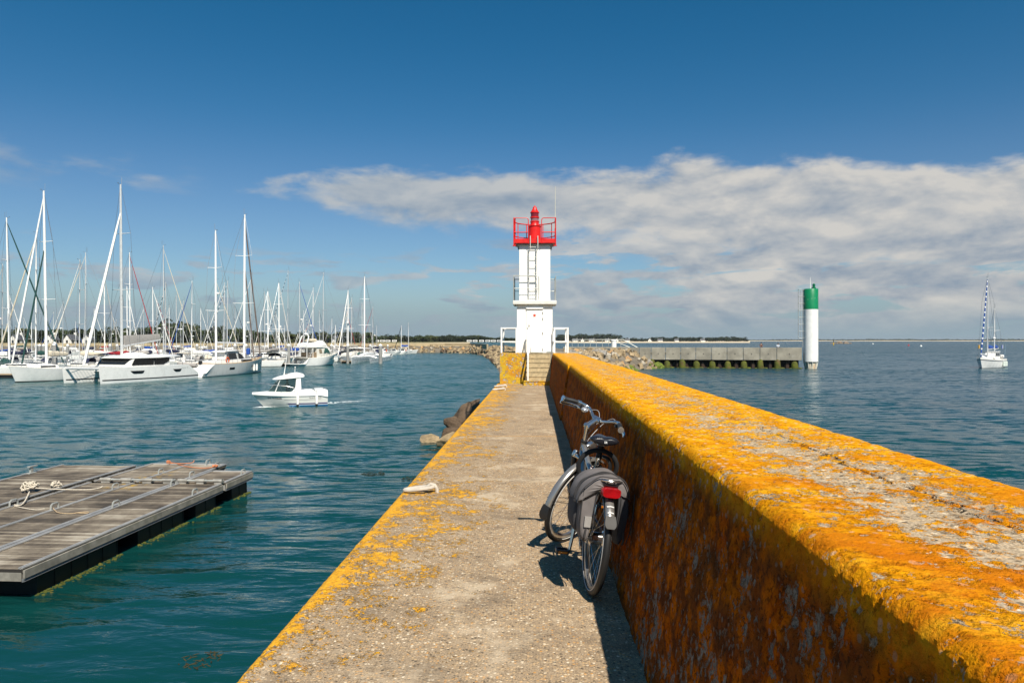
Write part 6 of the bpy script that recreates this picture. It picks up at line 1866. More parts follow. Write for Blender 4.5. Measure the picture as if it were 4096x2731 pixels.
for s in (-1, 1):
    for x0, x1 in ((-L*0.20, -L*0.115), (-L*0.095, L*0.01)):
        mb = MB(); mb.prism([(x0, 2.05), (x1, 2.05), (x1, 2.6), (x0, 2.6)], lambda u, v, w_: (u, s*(1.1-(v-1.45)*0.09) + w_*s, v), -0.03, 0.03); build('window', mb, glass, dh)
mb = MB(); mb.prism([(-0.8, 2.1), (0.8, 2.1), (0.85, 2.62), (-0.85, 2.62)], lambda u, v, w_: (L*(0.085-0.07*(v-2.0)/0.7)+w_, u, v), 0.0, 0.06); build('windscreen', mb, glass, dh)
rig(t, L*0.10, 1.5, ZC+(HZ-1112)/F*D0, L, stay='blue-striped', boom=3.6, cover='blue', boom_z=3.2, bow_z=h.sheer(0.98), beam=3.3, r=0.11, col=alu, sw=1.15, spread=2, stay_from=0.98, stay_r=0.115)
rig(t, -L*0.30, 1.6, ZC+(HZ-1230)/F*D0, L, stay=None, boom=2.2, cover='blue', boom_z=3.2, bow_x=L*0.1-0.4, bow_z=1.7, back_stay=False, beam=2.6, r=0.09, col=mastw, sw=0.8, spread=1, radar=0.40)
build('guard_rail', rails(h, 0.65, 0.04, 0.99, 9), steel, t)
for tt in (0.12, 0.25, 0.37):
    p = h.P(tt, 0.5, 1, 0.2); mb = MB(); mb.lathe([(0.05, -0.48), (0.2, -0.4), (0.2, 0.4), (0.05, 0.48)], (p.x, p.y, 0.65), 10); build('fender', mb, mat('pale_fender', (0.6, 0.66, 0.6), 0.5), t)
mb = MB()
for x_, y_ in ((-L*0.42, 1.2), (-L*0.42, -1.2), (-L*0.34, 1.35), (-L*0.28, -1.4)): mb.tube([(x_, y_, 1.4), (x_-0.35, y_*1.15, 4.1)], 0.028, 4)
mb.tube([(L*0.46, -0.3, 1.6), (L*0.46, -0.3, 4.4)], 0.03, 4)
build('rod', mb, steel, t)
fx, fy = -L*0.44, 0.75
for k, (nm, cc_) in enumerate((('blue', (0.02, 0.05, 0.3)), ('white', (0.75, 0.75, 0.75)), ('red', (0.5, 0.02, 0.03)))):
    mb = MB(); mb.loft([[Vector((fx-0.25*(k+j), fy+0.08*math.sin(k+j), zz)) for zz in (3.3, 3.95)] + [Vector((fx-0.25*(k+j), fy+0.02+0.08*math.sin(k+j), zz)) for zz in (3.95, 3.3)] for j in (0, 1)]); build('flag_band', mb, mat('flag_'+nm, cc_, 0.8), t)
mb = MB(); mb.tube([(L*0.46, -0.3, 3.4), (L*0.46, -0.3, 4.0)], 0.13, 8); build('danbuoy', mb, mat('danbuoy_orange', (0.65, 0.35, 0.05), 0.6), t)
mb = MB(); mb.ball((-L*0.5, 0.6, 1.9), (0.6, 0.4, 0.35), 10, 6); build('stern_bundle', mb, whitesail, t)
# ================================================================== working pontoons in front, left
DZ = 0.62
P0, P1 = W(90, 2277, DZ), W(1008, 1886, DZ)
pd = (P1-P0); pd.z = 0; PLEN = pd.length; pd.normalize()
pn = Vector((-pd.y, pd.x, 0))
def PP(s, o, z=0.0): return P0 + pd*s + pn*o + Vector((0, 0, z))
PM = Matrix((( pd.x, pn.x, 0, P0.x), (pd.y, pn.y, 0, P0.y), (0, 0, 1, 0), (0, 0, 0, 1)))   # local: x along, y to the left, z from water
def plank_material():
    m = bpy.data.materials.new('grey_decking'); m.use_nodes = True
    nt = m.node_tree; nt.nodes.clear(); g = G(nt)
    co = g.node('ShaderNodeTexCoord').outputs['Object']
    x, y, z = g.sep(co)
    k = g.m('DIVIDE', x, 0.125); fr = g.m('FRACT', k)
    idn = g.node('ShaderNodeTexWhiteNoise', {'W': g.m('FLOOR', k)}, noise_dimensions='1D').outputs[0]
    big = g.step(g.noise(co, 0.8, 6, 0.65), 0.22, 0.78)
    grain = g.noise(g.node('ShaderNodeMapping', {'Vector': co, 'Scale': (14, 1.2, 1)}).outputs[0], 3.0, 5, 0.65)
    v = g.m('ADD', g.m('MULTIPLY', idn, 0.35), g.m('ADD', g.m('MULTIPLY', big, 0.55), g.m('MULTIPLY', grain, 0.35)))
    col = g.ramp(v, [(0.34, (0.045, 0.035, 0.024)), (0.52, (0.12, 0.095, 0.068)), (0.72, (0.23, 0.19, 0.138)), (0.92, (0.40, 0.355, 0.28))])
    gap = g.m('LESS_THAN', g.m('ABSOLUTE', g.m('SUBTRACT', fr, 0.5)), 0.46)
    col = g.mix(gap, (0.02, 0.017, 0.014), col)
    li = g.noise(g.vm('ADD', co, (2, 8, 0)), 5, 6, 0.6)
    la = g.m('MULTIPLY', g.m('MULTIPLY', g.step(x, 6.5, 7.6), g.m('SUBTRACT', 1.0, g.step(x, 8.2, 10.5))), g.m('MULTIPLY', g.step(y, 1.9, 2.5), g.m('SUBTRACT', 1.0, g.step(y, 2.9, 3.3))))
    col = g.mix(g.m('MULTIPLY', la, g.step(li, 0.52, 0.6)), col, (0.40, 0.24, 0.02))
    p = g.node('ShaderNodeBsdfPrincipled', {'Base Color': col, 'Roughness': 0.85})
    bn = g.node('ShaderNodeBump', {'Distance': 0.012, 'Height': g.m('ADD', gap, g.m('MULTIPLY', grain, 0.3))})
    nt.links.new(bn.outputs[0], p.inputs['Normal'])
    nt.links.new(p.outputs[0], g.node('ShaderNodeOutputMaterial').inputs[0])
    return m
PLM = plank_material()
railm = mat('worn_aluminium_rail', (0.46, 0.45, 0.43), 0.45, 0.35, var=0.2, scale=2)
beam_m = mat('grey_timber_beam', (0.25, 0.235, 0.20), 0.85, var=0.35, scale=3, stain=((0.12, 0.12, 0.06), 0.6, 2.0, 0.52))
float_m = mat('black_float', (0.014, 0.014, 0.015), 0.5, var=0.3)
algm = mat('waterline_weed', (0.075, 0.085, 0.010), 0.85, var=0.5, scale=6, stain=((0.24, 0.16, 0.025), 0.8, 5.0, 0.55))
def T(mb): return mb
def pont_frame(name, label):
    t = thing(name, label, 'pontoon', (0, 0, 0)); t.matrix_world = PM; return t
def pontoon(label, s0, s1, o0, o1, mid=None, floats=(), z=DZ, right=True, endrail=False, cleats=()):
    t = pont_frame('pontoon', label)
    mb = MB(); mb.box(((s0+s1)/2, (o0+o1)/2, z-0.03), (s1-s0, o1-o0-0.02, 0.06)); build('deck', mb, PLM, t)
    offs = [o0, o1] + ([mid] if mid is not None else [])
    for o in offs:
        mb = MB()
        w_ = 0.09
        if o == o0: c0 = o0+w_/2
        elif o == o1: c0 = o1-w_/2
        else: c0 = o
        for dd in (-0.028, 0.028): mb.box(((s0+s1)/2, c0+dd, z+0.016), (s1-s0, 0.034, 0.032))
        mb.box(((s0+s1)/2, c0, z+0.006), (s1-s0, w_, 0.013))
        build('edge_rail', mb, railm, t)
    if right:
        mb = MB(); mb.box(((s0+s1)/2, o0-0.022, z-0.09), (s1-s0, 0.04, 0.15)); build('side_beam', mb, beam_m, t)
        mb = MB()
        mb.loft([[(s, o0+0.02, z-0.17), (s, o0-0.012, z-0.17), (s, o0-0.030, z-0.19), (s, o0-0.010, z-0.21), (s, o0-0.030, z-0.225), (s, o0+0.02, z-0.24)] for s in (s0, s1)])
        build('side_profile', mb, mat('profile_metal', (0.30, 0.31, 0.32), 0.4, 0.6, var=0.15), t)
    for se in (s0+0.03, s1-0.03):
        mb = MB(); mb.box((se, (o0+o1)/2, z-0.14), (0.06, o1-o0-0.06, 0.16)); build('end_beam', mb, railm if endrail else beam_m, t)
    if endrail:
        mb = MB(); mb.box((s1-0.04, (o0+o1)/2, z+0.014), (0.09, o1-o0-0.2, 0.034)); build('edge_rail', mb, railm, t)
    for a, b in floats:
        mb = MB(); fo = o0+0.07
        zt3 = z-0.235
        mb.loft([[(a, fo+0.03, -0.25), (b, fo+0.03, -0.25), (b, o1-0.08, -0.25), (a, o1-0.08, -0.25)], [(a+0.06, fo+0.05, zt3), (b-0.06, fo+0.05, zt3), (b-0.06, o1-0.08, zt3), (a+0.06, o1-0.08, zt3)]])
        n = max(2, int((b-a)/0.48))
        for i in range(n+1):
            x_ = a+0.05 + (b-a-0.10)*i/n
            mb.loft([[(x_-0.016, fo+0.02, -0.2), (x_+0.016, fo+0.02, -0.2), (x_+0.016, fo+0.06, -0.2), (x_-0.016, fo+0.06, -0.2)], [(x_-0.010, fo+0.036, zt3-0.02), (x_+0.010, fo+0.036, zt3-0.02), (x_+0.010, fo+0.07, zt3-0.02), (x_-0.010, fo+0.07, zt3-0.02)]])
        fl = build('float', mb, float_m, t)
        mb = MB(); r = random.Random(int(a*10)+5)
        for i in range(int((b-a)*80)):
            x_ = r.uniform(a-0.05, b+0.03); q = Vector((x_, fo-0.01-abs(r.gauss(0, 0.07)), r.uniform(-0.02, 0.015)))
            mb.ball(q, (r.uniform(0.015, 0.05), r.uniform(0.012, 0.05), r.uniform(0.006, 0.022)), 5, 3)
        build('weed_fringe', mb, algm, fl)['kind'] = 'stuff'
    for (s_, o) in cleats:
        mb = MB()
        mb.tube([(s_-0.14, o, z+0.01), (s_-0.13, o, z+0.13), (s_-0.08, o, z+0.165), (s_+0.08, o, z+0.165), (s_+0.13, o, z+0.13), (s_+0.14, o, z+0.01)], 0.021, 6, flat=1.2)
        mb.bevbox((s_-0.14, o, z+0.012), (0.09, 0.07, 0.03), 0.008); mb.bevbox((s_+0.14, o, z+0.012), (0.09, 0.07, 0.03), 0.008)
        build('cleat', mb, galv, t)
    return t
def s_at(px, py):   # place along/across the pontoons of a point seen on deck level
    v = W(px, py, DZ) - P0
    return v.dot(pd), v.dot(pn)
sJ, _ = s_at(884, 1937)
_, oA = s_at(262, 2100); oB = s_at(36, 2100)[1]; oC = s_at(187, 1982)[1]
sEndB, _ = s_at(862, 1858)
cl = lambda *pts: [s_at(1100/2352*x, 1800 + 650/1390*y) for x, y in pts]
pontoon('long slatted pontoon nearest the camera with black ribbed floats', 0.0, sJ, 0.0, oA-0.03, floats=[(0.45, 3.05), (3.75, 5.9), (6.45, sJ-0.15)], cleats=[(p[0], 0.045) for p in cl((1600, 385))] + [(p[0], oA-0.075) for p in cl((960, 490), (1460, 305))])
pontoon('short outer pontoon at the tip, hinged to the near one', sJ+0.22, PLEN, 0.0, oA-0.03, floats=[(PLEN-1.25, PLEN-0.12)], endrail=True, cleats=[(PLEN-0.55, 0.045)])
sH = sJ + 0.05
pontoon('wide slatted pontoon in the middle with two rope-tied rails', -7.0, sH-0.1, oA+0.02, oC, mid=oB, floats=[(-6, -3), (-2, 1), (2, 5), (5.6, sH-0.3)], right=False, cleats=[(p[0], oB) for p in cl((400, 510), (870, 335))] + [(p[0], oC-0.05) for p in cl((100, 480), )])
pontoon('far end section of the middle pontoon with orange rope', sH+0.12, sEndB, oA+0.02, oC, mid=oB, floats=[(sH+0.4, sEndB-0.2)], right=False, endrail=True, cleats=[(p[0], oB) for p in cl((1275, 205),)] + [(p[0], oA+0.07) for p in cl((1570, 230), (1780, 150))] + [(sEndB-0.06, (oA+oB)/2)])
oD = s_at(100, 1902)[1]
sD1 = s_at(300, 1876)[0]
pontoon('dark raised pontoon furthest left beyond the ropes', -9.0, sD1+0.3, oC+0.06, oC+2.6, floats=[(-6, -3), (-2, 1), (2, 4.5), (5, sD1)], z=DZ+0.07, right=False)
t = pont_frame('mooring_cleat', 'tall angled mooring bracket at the far left edge of the raised pontoon'); tag(t, 'tall angled mooring bracket at the far left edge of the raised pontoon', 'cleat')
c_s, c_o = sD1-1.2, oC+2.5
mb = MB(); mb.bevbox((c_s, c_o, DZ+0.09), (0.3, 0.12, 0.04), 0.01); build('base', mb, galv, t)
mb = MB(); mb.box((c_s, c_o, DZ+0.19), (0.10, 0.06, 0.18)); mb.box((c_s+0.05, c_o, DZ+0.29), (0.34, 0.09, 0.035)); build('horn', mb, galv, t)
# hinges between the sections
def hinge(o0, o1, label):
    t = pont_frame('hinge_bracket', label); tag(t, label, 'hinge')
    n = 3 if o1-o0 < 1.5 else 4
    for i in range(n):
        o = lerp(o0+0.12, o1-0.12, i/(n-1)); L_ = (o1-o0)/n*0.62
        mb = MB(); mb.bevbox((sJ+0.10, o, DZ+0.05), (0.22, L_*0.8, 0.12), 0.015); mb.tube([(sJ+0.02, o-L_*0.5, DZ+0.10), (sJ+0.02, o+L_*0.5, DZ+0.10)], 0.052, 10); build('knuckle', mb, mat('hinge_metal', (0.34, 0.325, 0.29), 0.55, 0.2, var=0.25), t)
    mb = MB(); mb.tube([(sJ+0.02, o0+0.02, DZ+0.10), (sJ+0.02, o1-0.02, DZ+0.10)], 0.028, 8); build('pin', mb, galv, t)
hinge(0.02, oA-0.06, 'metal hinge joining the near pontoon to its short outer section')
hinge(oA+0.15, oC-0.35, 'metal hinge across the middle pontoon beside yellow lichen')
# ropes
ropew = mat('pale_mooring_rope', (0.58, 0.52, 0.42), 0.9, var=0.2, scale=20, bump=0.004, bscale=200)
ropet = mat('tan_rope', (0.45, 0.33, 0.20), 0.9, var=0.2, scale=20)
ropeo = mat('orange_rope', (0.55, 0.20, 0.09), 0.9, var=0.2, scale=20)
def DP(x, y, dz=0.03):   # point on deck from the detail view
    s_, o = s_at(1100/2352*x, 1800 + 650/1390*y); return PP(s_, o, dz)
def rope(label, pts, m_, r=0.014):
    mb = MB(); out = []
    for i in range(len(pts)-1):
        for k in range(4):
            t_ = k/4; p0 = pts[max(i-1, 0)]; p1 = pts[i]; p2 = pts[i+1]; p3 = pts[min(i+2, len(pts)-1)]
            out.append(0.5*((2*p1)+(p2-p0)*t_+(2*p0-5*p1+4*p2-p3)*t_*t_+(3*p1-p0-3*p2+p3)*t_**3))
    out.append(pts[-1]); mb.tube(out, r, 6)
    return tag(build('mooring_rope', mb, m_), label, 'rope')
def coil(label, x, y, m_, R_, n=7, r=0.016, h0=0.03):
    c0 = DP(x, y, h0); mb = MB(); rr = random.Random(len(label))
    for k in range(n):
        tilt = Euler((rr.uniform(-0.5, 0.5), rr.uniform(-0.5, 0.5), rr.uniform(0, 6)))
        ra = R_*rr.uniform(0.6, 1.1)
        mb.tube([c0 + Vector((0, 0, R_*0.45)) + (tilt.to_matrix() @ Vector((ra*math.cos(2*PI*i/16), ra*0.7*math.sin(2*PI*i/16), rr.uniform(0, R_*0.7))))*1.0 for i in range(16)], r, 5, closed=True)
    return tag(build('rope_coil', mb, m_), label, 'rope')
coil('large coil of pale rope heaped on the raised pontoon rail', 255, 380, ropew, 0.20, 9, 0.018, 0.09)
coil('smaller coil of pale rope on the middle pontoon rail', 478, 345, ropew, 0.15, 8, 0.016, 0.05)
rope('taut pale rope from the large coil to the middle cleat', [DP(290, 385, 0.20), DP(500, 375, 0.13), DP(740, 365, 0.09), DP(850, 350, 0.09), DP(875, 345, 0.12)], ropew)
rope('loose pale rope end trailing below the large coil', [DP(250, 420, 0.2), DP(215, 455, 0.08), DP(175, 480, 0.03), DP(120, 485, 0.05)], ropew, 0.018)
rope('thin pale rope lying slack between two cleats', [DP(120, 487), DP(220, 508), DP(310, 520), DP(380, 522, 0.06)], ropew, 0.011)
rope('tan rope lying slack from a cleat towards the deck middle', [DP(430, 505, 0.08), DP(470, 525), DP(500, 545), DP(600, 552), DP(680, 542), DP(750, 538), DP(740, 550), DP(650, 545)], ropet, 0.011)
rope('orange rope stretched across the pontoon far end', [DP(1425, 128, 0.06), DP(1500, 120, 0.03), DP(1560, 140, 0.03), DP(1650, 155, 0.03), DP(1760, 160, 0.03), DP(1845, 152, 0.05)], ropeo, 0.014)
rope('second orange rope along the far end rail', [DP(1440, 115, 0.05), DP(1540, 126, 0.05), DP(1640, 122, 0.06), DP(1660, 118, 0.12)], ropeo, 0.013)
coil('little knot of orange rope at the corner of the pontoon end', 1840, 158, ropeo, 0.09, 5, 0.014, 0.02)
coil('orange rope wrapped round the far cleat', 1440, 120, ropeo, 0.07, 4, 0.013, 0.04)

# ================================================================== mooring rings on the walkway
ringm = mat('chalky_ring', (0.50, 0.45, 0.38), 0.8, var=0.2, scale=8, bump=0.006, bscale=30)
def mooring_ring(px, py, k, label, rz):
    c0 = W(px, py, HP)
    t = thing('mooring_ring', label, 'mooring ring', (c0.x, c0.y, HP+0.008), (0, 0, rz))
    n = 28; a_, b_ = 0.15*k, 0.055*k
    mb = MB(); mb.tube([(a_*math.cos(2*PI*i/n)-a_+0.03, b_*math.sin(2*PI*i/n)*(1.0), 0.03+0.028*(math.cos(2*PI*i/n)+1)/2) for i in range(n)], 0.020*k, 8, closed=True); build('ring', mb, ringm, t)
    mb = MB(); mb.tube([(0.07, 0.0, -0.03), (0.065, 0.0, 0.04), (0.04, 0, 0.075), (0.0, 0.0, 0.085), (-0.03, 0, 0.065), (-0.04, 0, 0.03)], 0.020*k, 8); build('staple', mb, ringm, t)
    return t
mooring_ring(1722, 1972, 1.0, 'pale iron mooring ring lying on the walkway edge, nearest the camera', R(8))
mooring_ring(2018, 1549, 1.25, 'far mooring ring at the foot of the lichen platform', R(10))
mooring_ring(2012, 1562, 1.25, 'second far mooring ring just in front of the platform', R(22))

# ================================================================== two people on the jetty
skin = mat('skin', (0.42, 0.25, 0.17), 0.6)
def person(px, top, label, shirt, hair_c, lean, facing):
    u = (px-2478)/(3212-2478)*JL
    base = JA + JU*u + JV*1.25
    z0 = zb_+1.3
    t = thing('person', label, 'person', (base.x, base.y, z0), (0, 0, facing))
    D = base.x*math.sin(-YAW) + base.y*math.cos(YAW)
    return figure(t, (ZC-(top-HZ)/F*D - z0)/1.72, shirt, hair_c)     # height that puts the head where it is seen
def figure(t, k, shirt, hair_c):
    joints = [(0,0,0.93),(0,0,1.12),(0.02,0,1.36),(0.04,0,1.47),(0.06,0,1.56),(0.07,0,1.70),
              (0.02,0.19,1.38),(0.16,0.25,1.14),(0.36,0.18,1.10),(0.44,0.17,1.10),(0.02,-0.19,1.38),(0.16,-0.25,1.14),(0.36,-0.18,1.10),(0.44,-0.17,1.10),
              (0,0.1,0.88),(0.02,0.11,0.48),(-0.01,0.11,0.06),(0.14,0.12,0.03),(0,-0.1,0.88),(0.02,-0.11,0.48),(-0.01,-0.11,0.06),(0.14,-0.12,0.03)]
    edges = [(0,1),(1,2),(2,3),(3,4),(4,5),(2,6),(6,7),(7,8),(8,9),(2,10),(10,11),(11,12),(12,13),(0,14),(14,15),(15,16),(16,17),(0,18),(18,19),(19,20),(20,21)]
    rad = [.14,.13,.16,.06,.085,.08,.07,.05,.035,.03,.07,.05,.035,.03,.09,.06,.045,.04,.09,.06,.045,.04]
    def skinned(name, idx, grow, m_):
        mp = {j: i for i, j in enumerate(idx)}
        me = bpy.data.meshes.new(name)
        me.from_pydata([Vector(joints[j])*k for j in idx], [(mp[a], mp[b]) for a, b in edges if a in mp and b in mp], [])
        o = bpy.data.objects.new(name, me); C.objects.link(o); o.parent = t
        md = o.modifiers.new('skin', 'SKIN'); 
        for i, j in enumerate(idx):
            sv = me.skin_vertices[0].data[i] if me.skin_vertices else None
            if sv: sv.radius = (rad[j]*k+grow, rad[j]*k+grow)
        if me.skin_vertices: me.skin_vertices[0].data[0].use_root = True
        sb = o.modifiers.new('sub', 'SUBSURF'); sb.levels = 1; sb.render_levels = 1
        me.materials.append(m_); return o
    b = skinned('body', list(range(22)), 0, skin)
    skinned('shirt', [0,1,2,6,7,10,11], 0.018, shirt)
    skinned('trousers', [0,14,15,16,18,19,20], 0.016, SAIL['navy'])
    mb = MB(); mb.ball((0.055*k, 0, 1.68*k), (0.115*k, 0.105*k, 0.105*k), 12, 8); build('hair', mb, hair_c, t)
    return t
    return t
hair_d = mat('dark_hair', (0.05, 0.03, 0.02), 0.7)
person(3055, 1371, 'person with dark brown hair leaning on the jetty parapet, shoulders just showing', mat('rust_shirt', (0.10, 0.05, 0.04), 0.8), hair_d, 0, ja - PI/2)
person(3121, 1373, 'person in a pale blue shirt leaning on the jetty parapet near the light tower', mat('pale_blue_shirt', (0.48, 0.56, 0.64), 0.8), mat('cap_dark', (0.06, 0.04, 0.04), 0.7), 0, ja - PI/2)

mt = Matrix.Translation(BOAT[0]) @ Matrix.Rotation(BOAT[1][2], 4, 'Z')
hp_ = mt @ Vector((0.15, 0.22, 0.42))
figure(thing('person', 'person in dark clothes standing at the helm inside the pilothouse motorboat', 'person', hp_, (0, 0, BOAT[1][2])), 0.93, mat('dark_jacket', (0.03, 0.03, 0.035), 0.8), hair_d)
# ================================================================== bicycle leaning on the wall
HEAD, LEAN, STEER = R(95.6), R(7.4), R(-46)
bpos = W(2357, 2374, HP)
bike = thing('bicycle', 'silver city bicycle leaning against the orange lichen wall with its wheel turned', 'bicycle', (bpos.x, bpos.y, HP+0.004), (LEAN, 0, HEAD))
BM = Matrix.Translation(bike.location) @ Euler((LEAN, 0, HEAD)).to_matrix().to_4x4()
silver = mat('silver_frame_paint', (0.42, 0.415, 0.40), 0.28, 0.75, var=0.06)
chrome = mat('bright_chrome', (0.66, 0.65, 0.63), 0.16, 0.95, var=0.04)
fend = mat('mudguard_silver', (0.36, 0.345, 0.325), 0.24, 0.7, var=0.06)
rim_m = mat('rim_aluminium', (0.55, 0.55, 0.55), 0.3, 0.9, var=0.08)
plastic = mat('black_plastic', (0.016, 0.016, 0.017), 0.35, var=0.2)
sad_m = mat('saddle_vinyl', (0.014, 0.014, 0.018), 0.28, var=0.2, bump=0.001, bscale=300)
gripm = mat('grip_rubber', (0.02, 0.02, 0.02), 0.5, var=0.2)
redl = mat('red_reflector', (0.30, 0.005, 0.008), 0.10, var=0.25, scale=30, coat=1.0)
RW = 0.35; WB = 1.10
def wheel(name, cx, hub_r, hub_w, M):
    t = bpy.data.objects.new(name, None); C.objects.link(t); t.parent = bike
    n = 64
    def circ(r, y=0, k=n): return [(cx + r*math.cos(2*PI*i/k), y, RW + r*math.sin(2*PI*i/k)) for i in range(k)]
    mb = MB(); mb.tube(circ(RW-0.021), 0.021, 10, closed=True); mb.xf(M); build('tyre', mb, black, t)
    mb = MB(); rings = []
    for i in range(n+1):
        a = 2*PI*i/n; r = []
        for rr, y in ((0.288, -0.010), (0.300, -0.014), (0.312, -0.0135), (0.313, 0.0135), (0.300, 0.014), (0.288, 0.010)):
            r.append((cx + rr*math.cos(a), y, RW + rr*math.sin(a)))
        rings.append(r)
    mb.loft(rings, cap=False, smooth=True); mb.xf(M); build('rim', mb, rim_m, t)
    mb = MB(); mb.tube(circ(RW-0.033, 0.0205), 0.0035, 4, closed=True); mb.tube(circ(RW-0.033, -0.0205), 0.0035, 4, closed=True); mb.xf(M); build('reflective_band', mb, mat('tyre_band', (0.55, 0.53, 0.50), 0.4), t)
    mb = MB()
    for i in range(32):
        s = 1 if i % 2 else -1; a = 2*PI*i/32; b = a + (0.55 if (i//2) % 2 else -0.55)
        mb.tube([(cx + hub_r*0.9*math.cos(b), s*hub_w*0.4, RW + hub_r*0.9*math.sin(b)), (cx + 0.29*math.cos(a), 0, RW + 0.29*math.sin(a))], 0.0013, 4)
    mb.xf(M); build('spokes', mb, steel, t)
    mb = MB(); Mx = Matrix.Rotation(R(90), 4, 'X')
    mb.lathe([(0.012, -hub_w*0.75), (0.012, -hub_w*0.5), (hub_r*1.0, -hub_w*0.42), (hub_r, -hub_w*0.36), (hub_r*0.78, -hub_w*0.30), (hub_r*0.78, hub_w*0.30), (hub_r, hub_w*0.36), (hub_r, hub_w*0.42), (0.012, hub_w*0.5), (0.012, hub_w*0.75)], (cx, 0, RW), 24, True, Mx); mb.xf(M); build('hub', mb, chrome, t)
    return t
I4 = Matrix.Identity(4)
# steering transform about the head axis
base = Vector((1.049, 0, 0.330)); axd = Vector((-0.375, 0, 0.927)).normalized()
SM = Matrix.Translation(base) @ Matrix.Rotation(STEER, 4, axd) @ Matrix.Translation(-base)
wheel('rear_wheel', 0.0, 0.052, 0.105, I4)
wheel('front_wheel', WB, 0.040, 0.095, SM)
H_ = lambda t: base + axd*t
# frame
mb = MB()
bb = Vector((0.455, 0, 0.295)); hu, hl_ = H_(0.555), H_(0.445); st_top = Vector((0.275, 0, 0.755))
mb.tube([hl_ - axd*0.01, hu + axd*0.01], 0.0215, 12)
mb.tube([H_(0.48), bb], 0.0215, 12); mb.tube([H_(0.525), (0.55, 0, 0.72), (0.315, 0, 0.655)], 0.019, 12)
mb.tube([bb, st_top], 0.0175, 12)
for s in (-1, 1):
    mb.tube([(0.285, s*0.022, 0.725), (0.14, s*0.055, 0.54), (0, s*0.068, RW)], 0.009, 8)
    mb.tube([(0.44, s*0.03, 0.295), (0.25, s*0.055, 0.315), (0, s*0.068, RW)], 0.010, 8)
    mb.box((-0.005, s*0.066, RW), (0.06, 0.008, 0.06))
mb.tube([(0.455, -0.055, 0.295), (0.455, 0.055, 0.295)], 0.024, 12)
build('frame', mb, silver, bike)
mb = MB()
for t_ in (0.44, 0.56): mb.tube([H_(t_)-axd*0.008, H_(t_)+axd*0.008], 0.026, 12)
build('headset', mb, plastic, bike)
# fork with sprung legs
mb = MB(); crown = H_(0.415)
mb.tube([crown + Vector((0,-0.055,-0.004)), crown + Vector((0,0.055,-0.004))], 0.017, 10)
for s in (-1, 1):
    mb.lathe([(0.017, -0.02), (0.0215, -0.012), (0.0215, 0.022), (0.016, 0.032)], (crown.x, s*0.062, crown.z), 14)
mb.xf(SM); fk = build('fork_crown', mb, chrome, bike)
mb = MB()
for s in (-1, 1):
    a = Vector((crown.x+0.004, s*0.062, crown.z-0.02)); b = Vector((WB-0.005, s*0.058, RW))
    mb.tube([a, a.lerp(b, 0.35)], 0.019, 10); mb.tube([a.lerp(b, 0.33), b], 0.0165, 10)
mb.xf(SM); build('fork_leg', mb, plastic, bike)
# mudguards
def guard(name, cx, a0, a1, M, r=0.378, w_=0.028):
    mb = MB(); rings = []
    n = 26
    for i in range(n+1):
        a = lerp(a0, a1, i/n); rr = []
        for k in range(9):
            b = PI*k/8; y = w_*math.cos(b); d_ = 0.016*math.sin(b)
            rr.append(Vector((cx + (r-0.012+d_)*math.cos(a), y, RW + (r-0.012+d_)*math.sin(a))))
        for k in range(8, -1, -1):
            b = PI*k/8; y = (w_-0.002)*math.cos(b); d_ = 0.016*math.sin(b)-0.002
            rr.append(Vector((cx + (r-0.012+d_)*math.cos(a), y, RW + (r-0.012+d_)*math.sin(a))))
        rings.append(rr)
    mb.loft(rings, smooth=True); mb.xf(M); return build(name, mb, fend, bike)
fg = guard('front_mudguard', WB, R(64), R(187), SM)
mb = MB(); rings = []
for i in range(9):
    a = lerp(R(186), R(203), i/8); ww = (0.029 + 0.010*math.sin(PI*min(1, i/6)/2))*(1, 1, 1, 1, 1, 1, 0.96, 0.82, 0.5)[i]
    o_ = 0.010*i/8
    rings.append([Vector((WB + (0.384+o_)*math.cos(a), ww*c, RW + (0.384+o_)*math.sin(a))) for c in (-1, -0.5, 0, 0.5, 1)] + [Vector((WB + (0.379+o_)*math.cos(a), ww*c, RW + (0.379+o_)*math.sin(a))) for c in (1, 0.5, 0, -0.5, -1)])
mb.loft(rings, smooth=True); mb.xf(SM); build('mudflap', mb, plastic, fg)
mb = MB()
for s in (-1, 1): mb.tube([(WB-0.0, s*0.06, RW), (WB + 0.374*math.cos(R(178)), s*0.03, RW + 0.374*math.sin(R(178)))], 0.0025, 5)
mb.xf(SM); build('mudguard_stay', mb, plastic, fg)
rg = guard('rear_mudguard', 0, R(35), R(153), I4)
mb = MB(); rings = []
for i in range(8):
    a = lerp(R(146), R(157.5), i/7); ww = (0.030 + 0.008*i/7)*(1, 1, 1, 1, 1, 0.95, 0.82, 0.55)[i]
    rings.append([Vector(((0.386+0.006*i/7)*math.cos(a), ww*c, RW + (0.386+0.006*i/7)*math.sin(a))) for c in (-1, -0.6, 0, 0.6, 1)] + [Vector((0.378*math.cos(a), ww*c, RW + 0.378*math.sin(a))) for c in (1, 0.6, 0, -0.6, -1)])
mb.loft(rings, smooth=True); build('mudflap', mb, mat('smoked_plastic', (0.03, 0.028, 0.026), 0.6, var=0.1), rg)
mb = MB()
a = R(150); c0 = Vector((0.386*math.cos(a), 0, RW+0.386*math.sin(a)))
for a, hw in ((R(136.5), 0.021), (R(142.5), 0.018)):
    c0 = Vector((0.3845*math.cos(a), 0, RW+0.3845*math.sin(a)))
    mb.tube([c0 + Vector((0, -hw, -0.004)), c0 + Vector((-0.003, 0, 0)), c0 + Vector((0, hw, -0.004))], 0.004, 5)
build('white_mark', mb, mat('mark_white', (0.8, 0.8, 0.78), 0.5), rg)
mb = MB()
for s in (-1, 1): mb.tube([(0, s*0.07, RW), (0.374*math.cos(R(148)), s*0.03, RW + 0.374*math.sin(R(148)))], 0.0025, 5)
build('mudguard_stay', mb, plastic, rg)
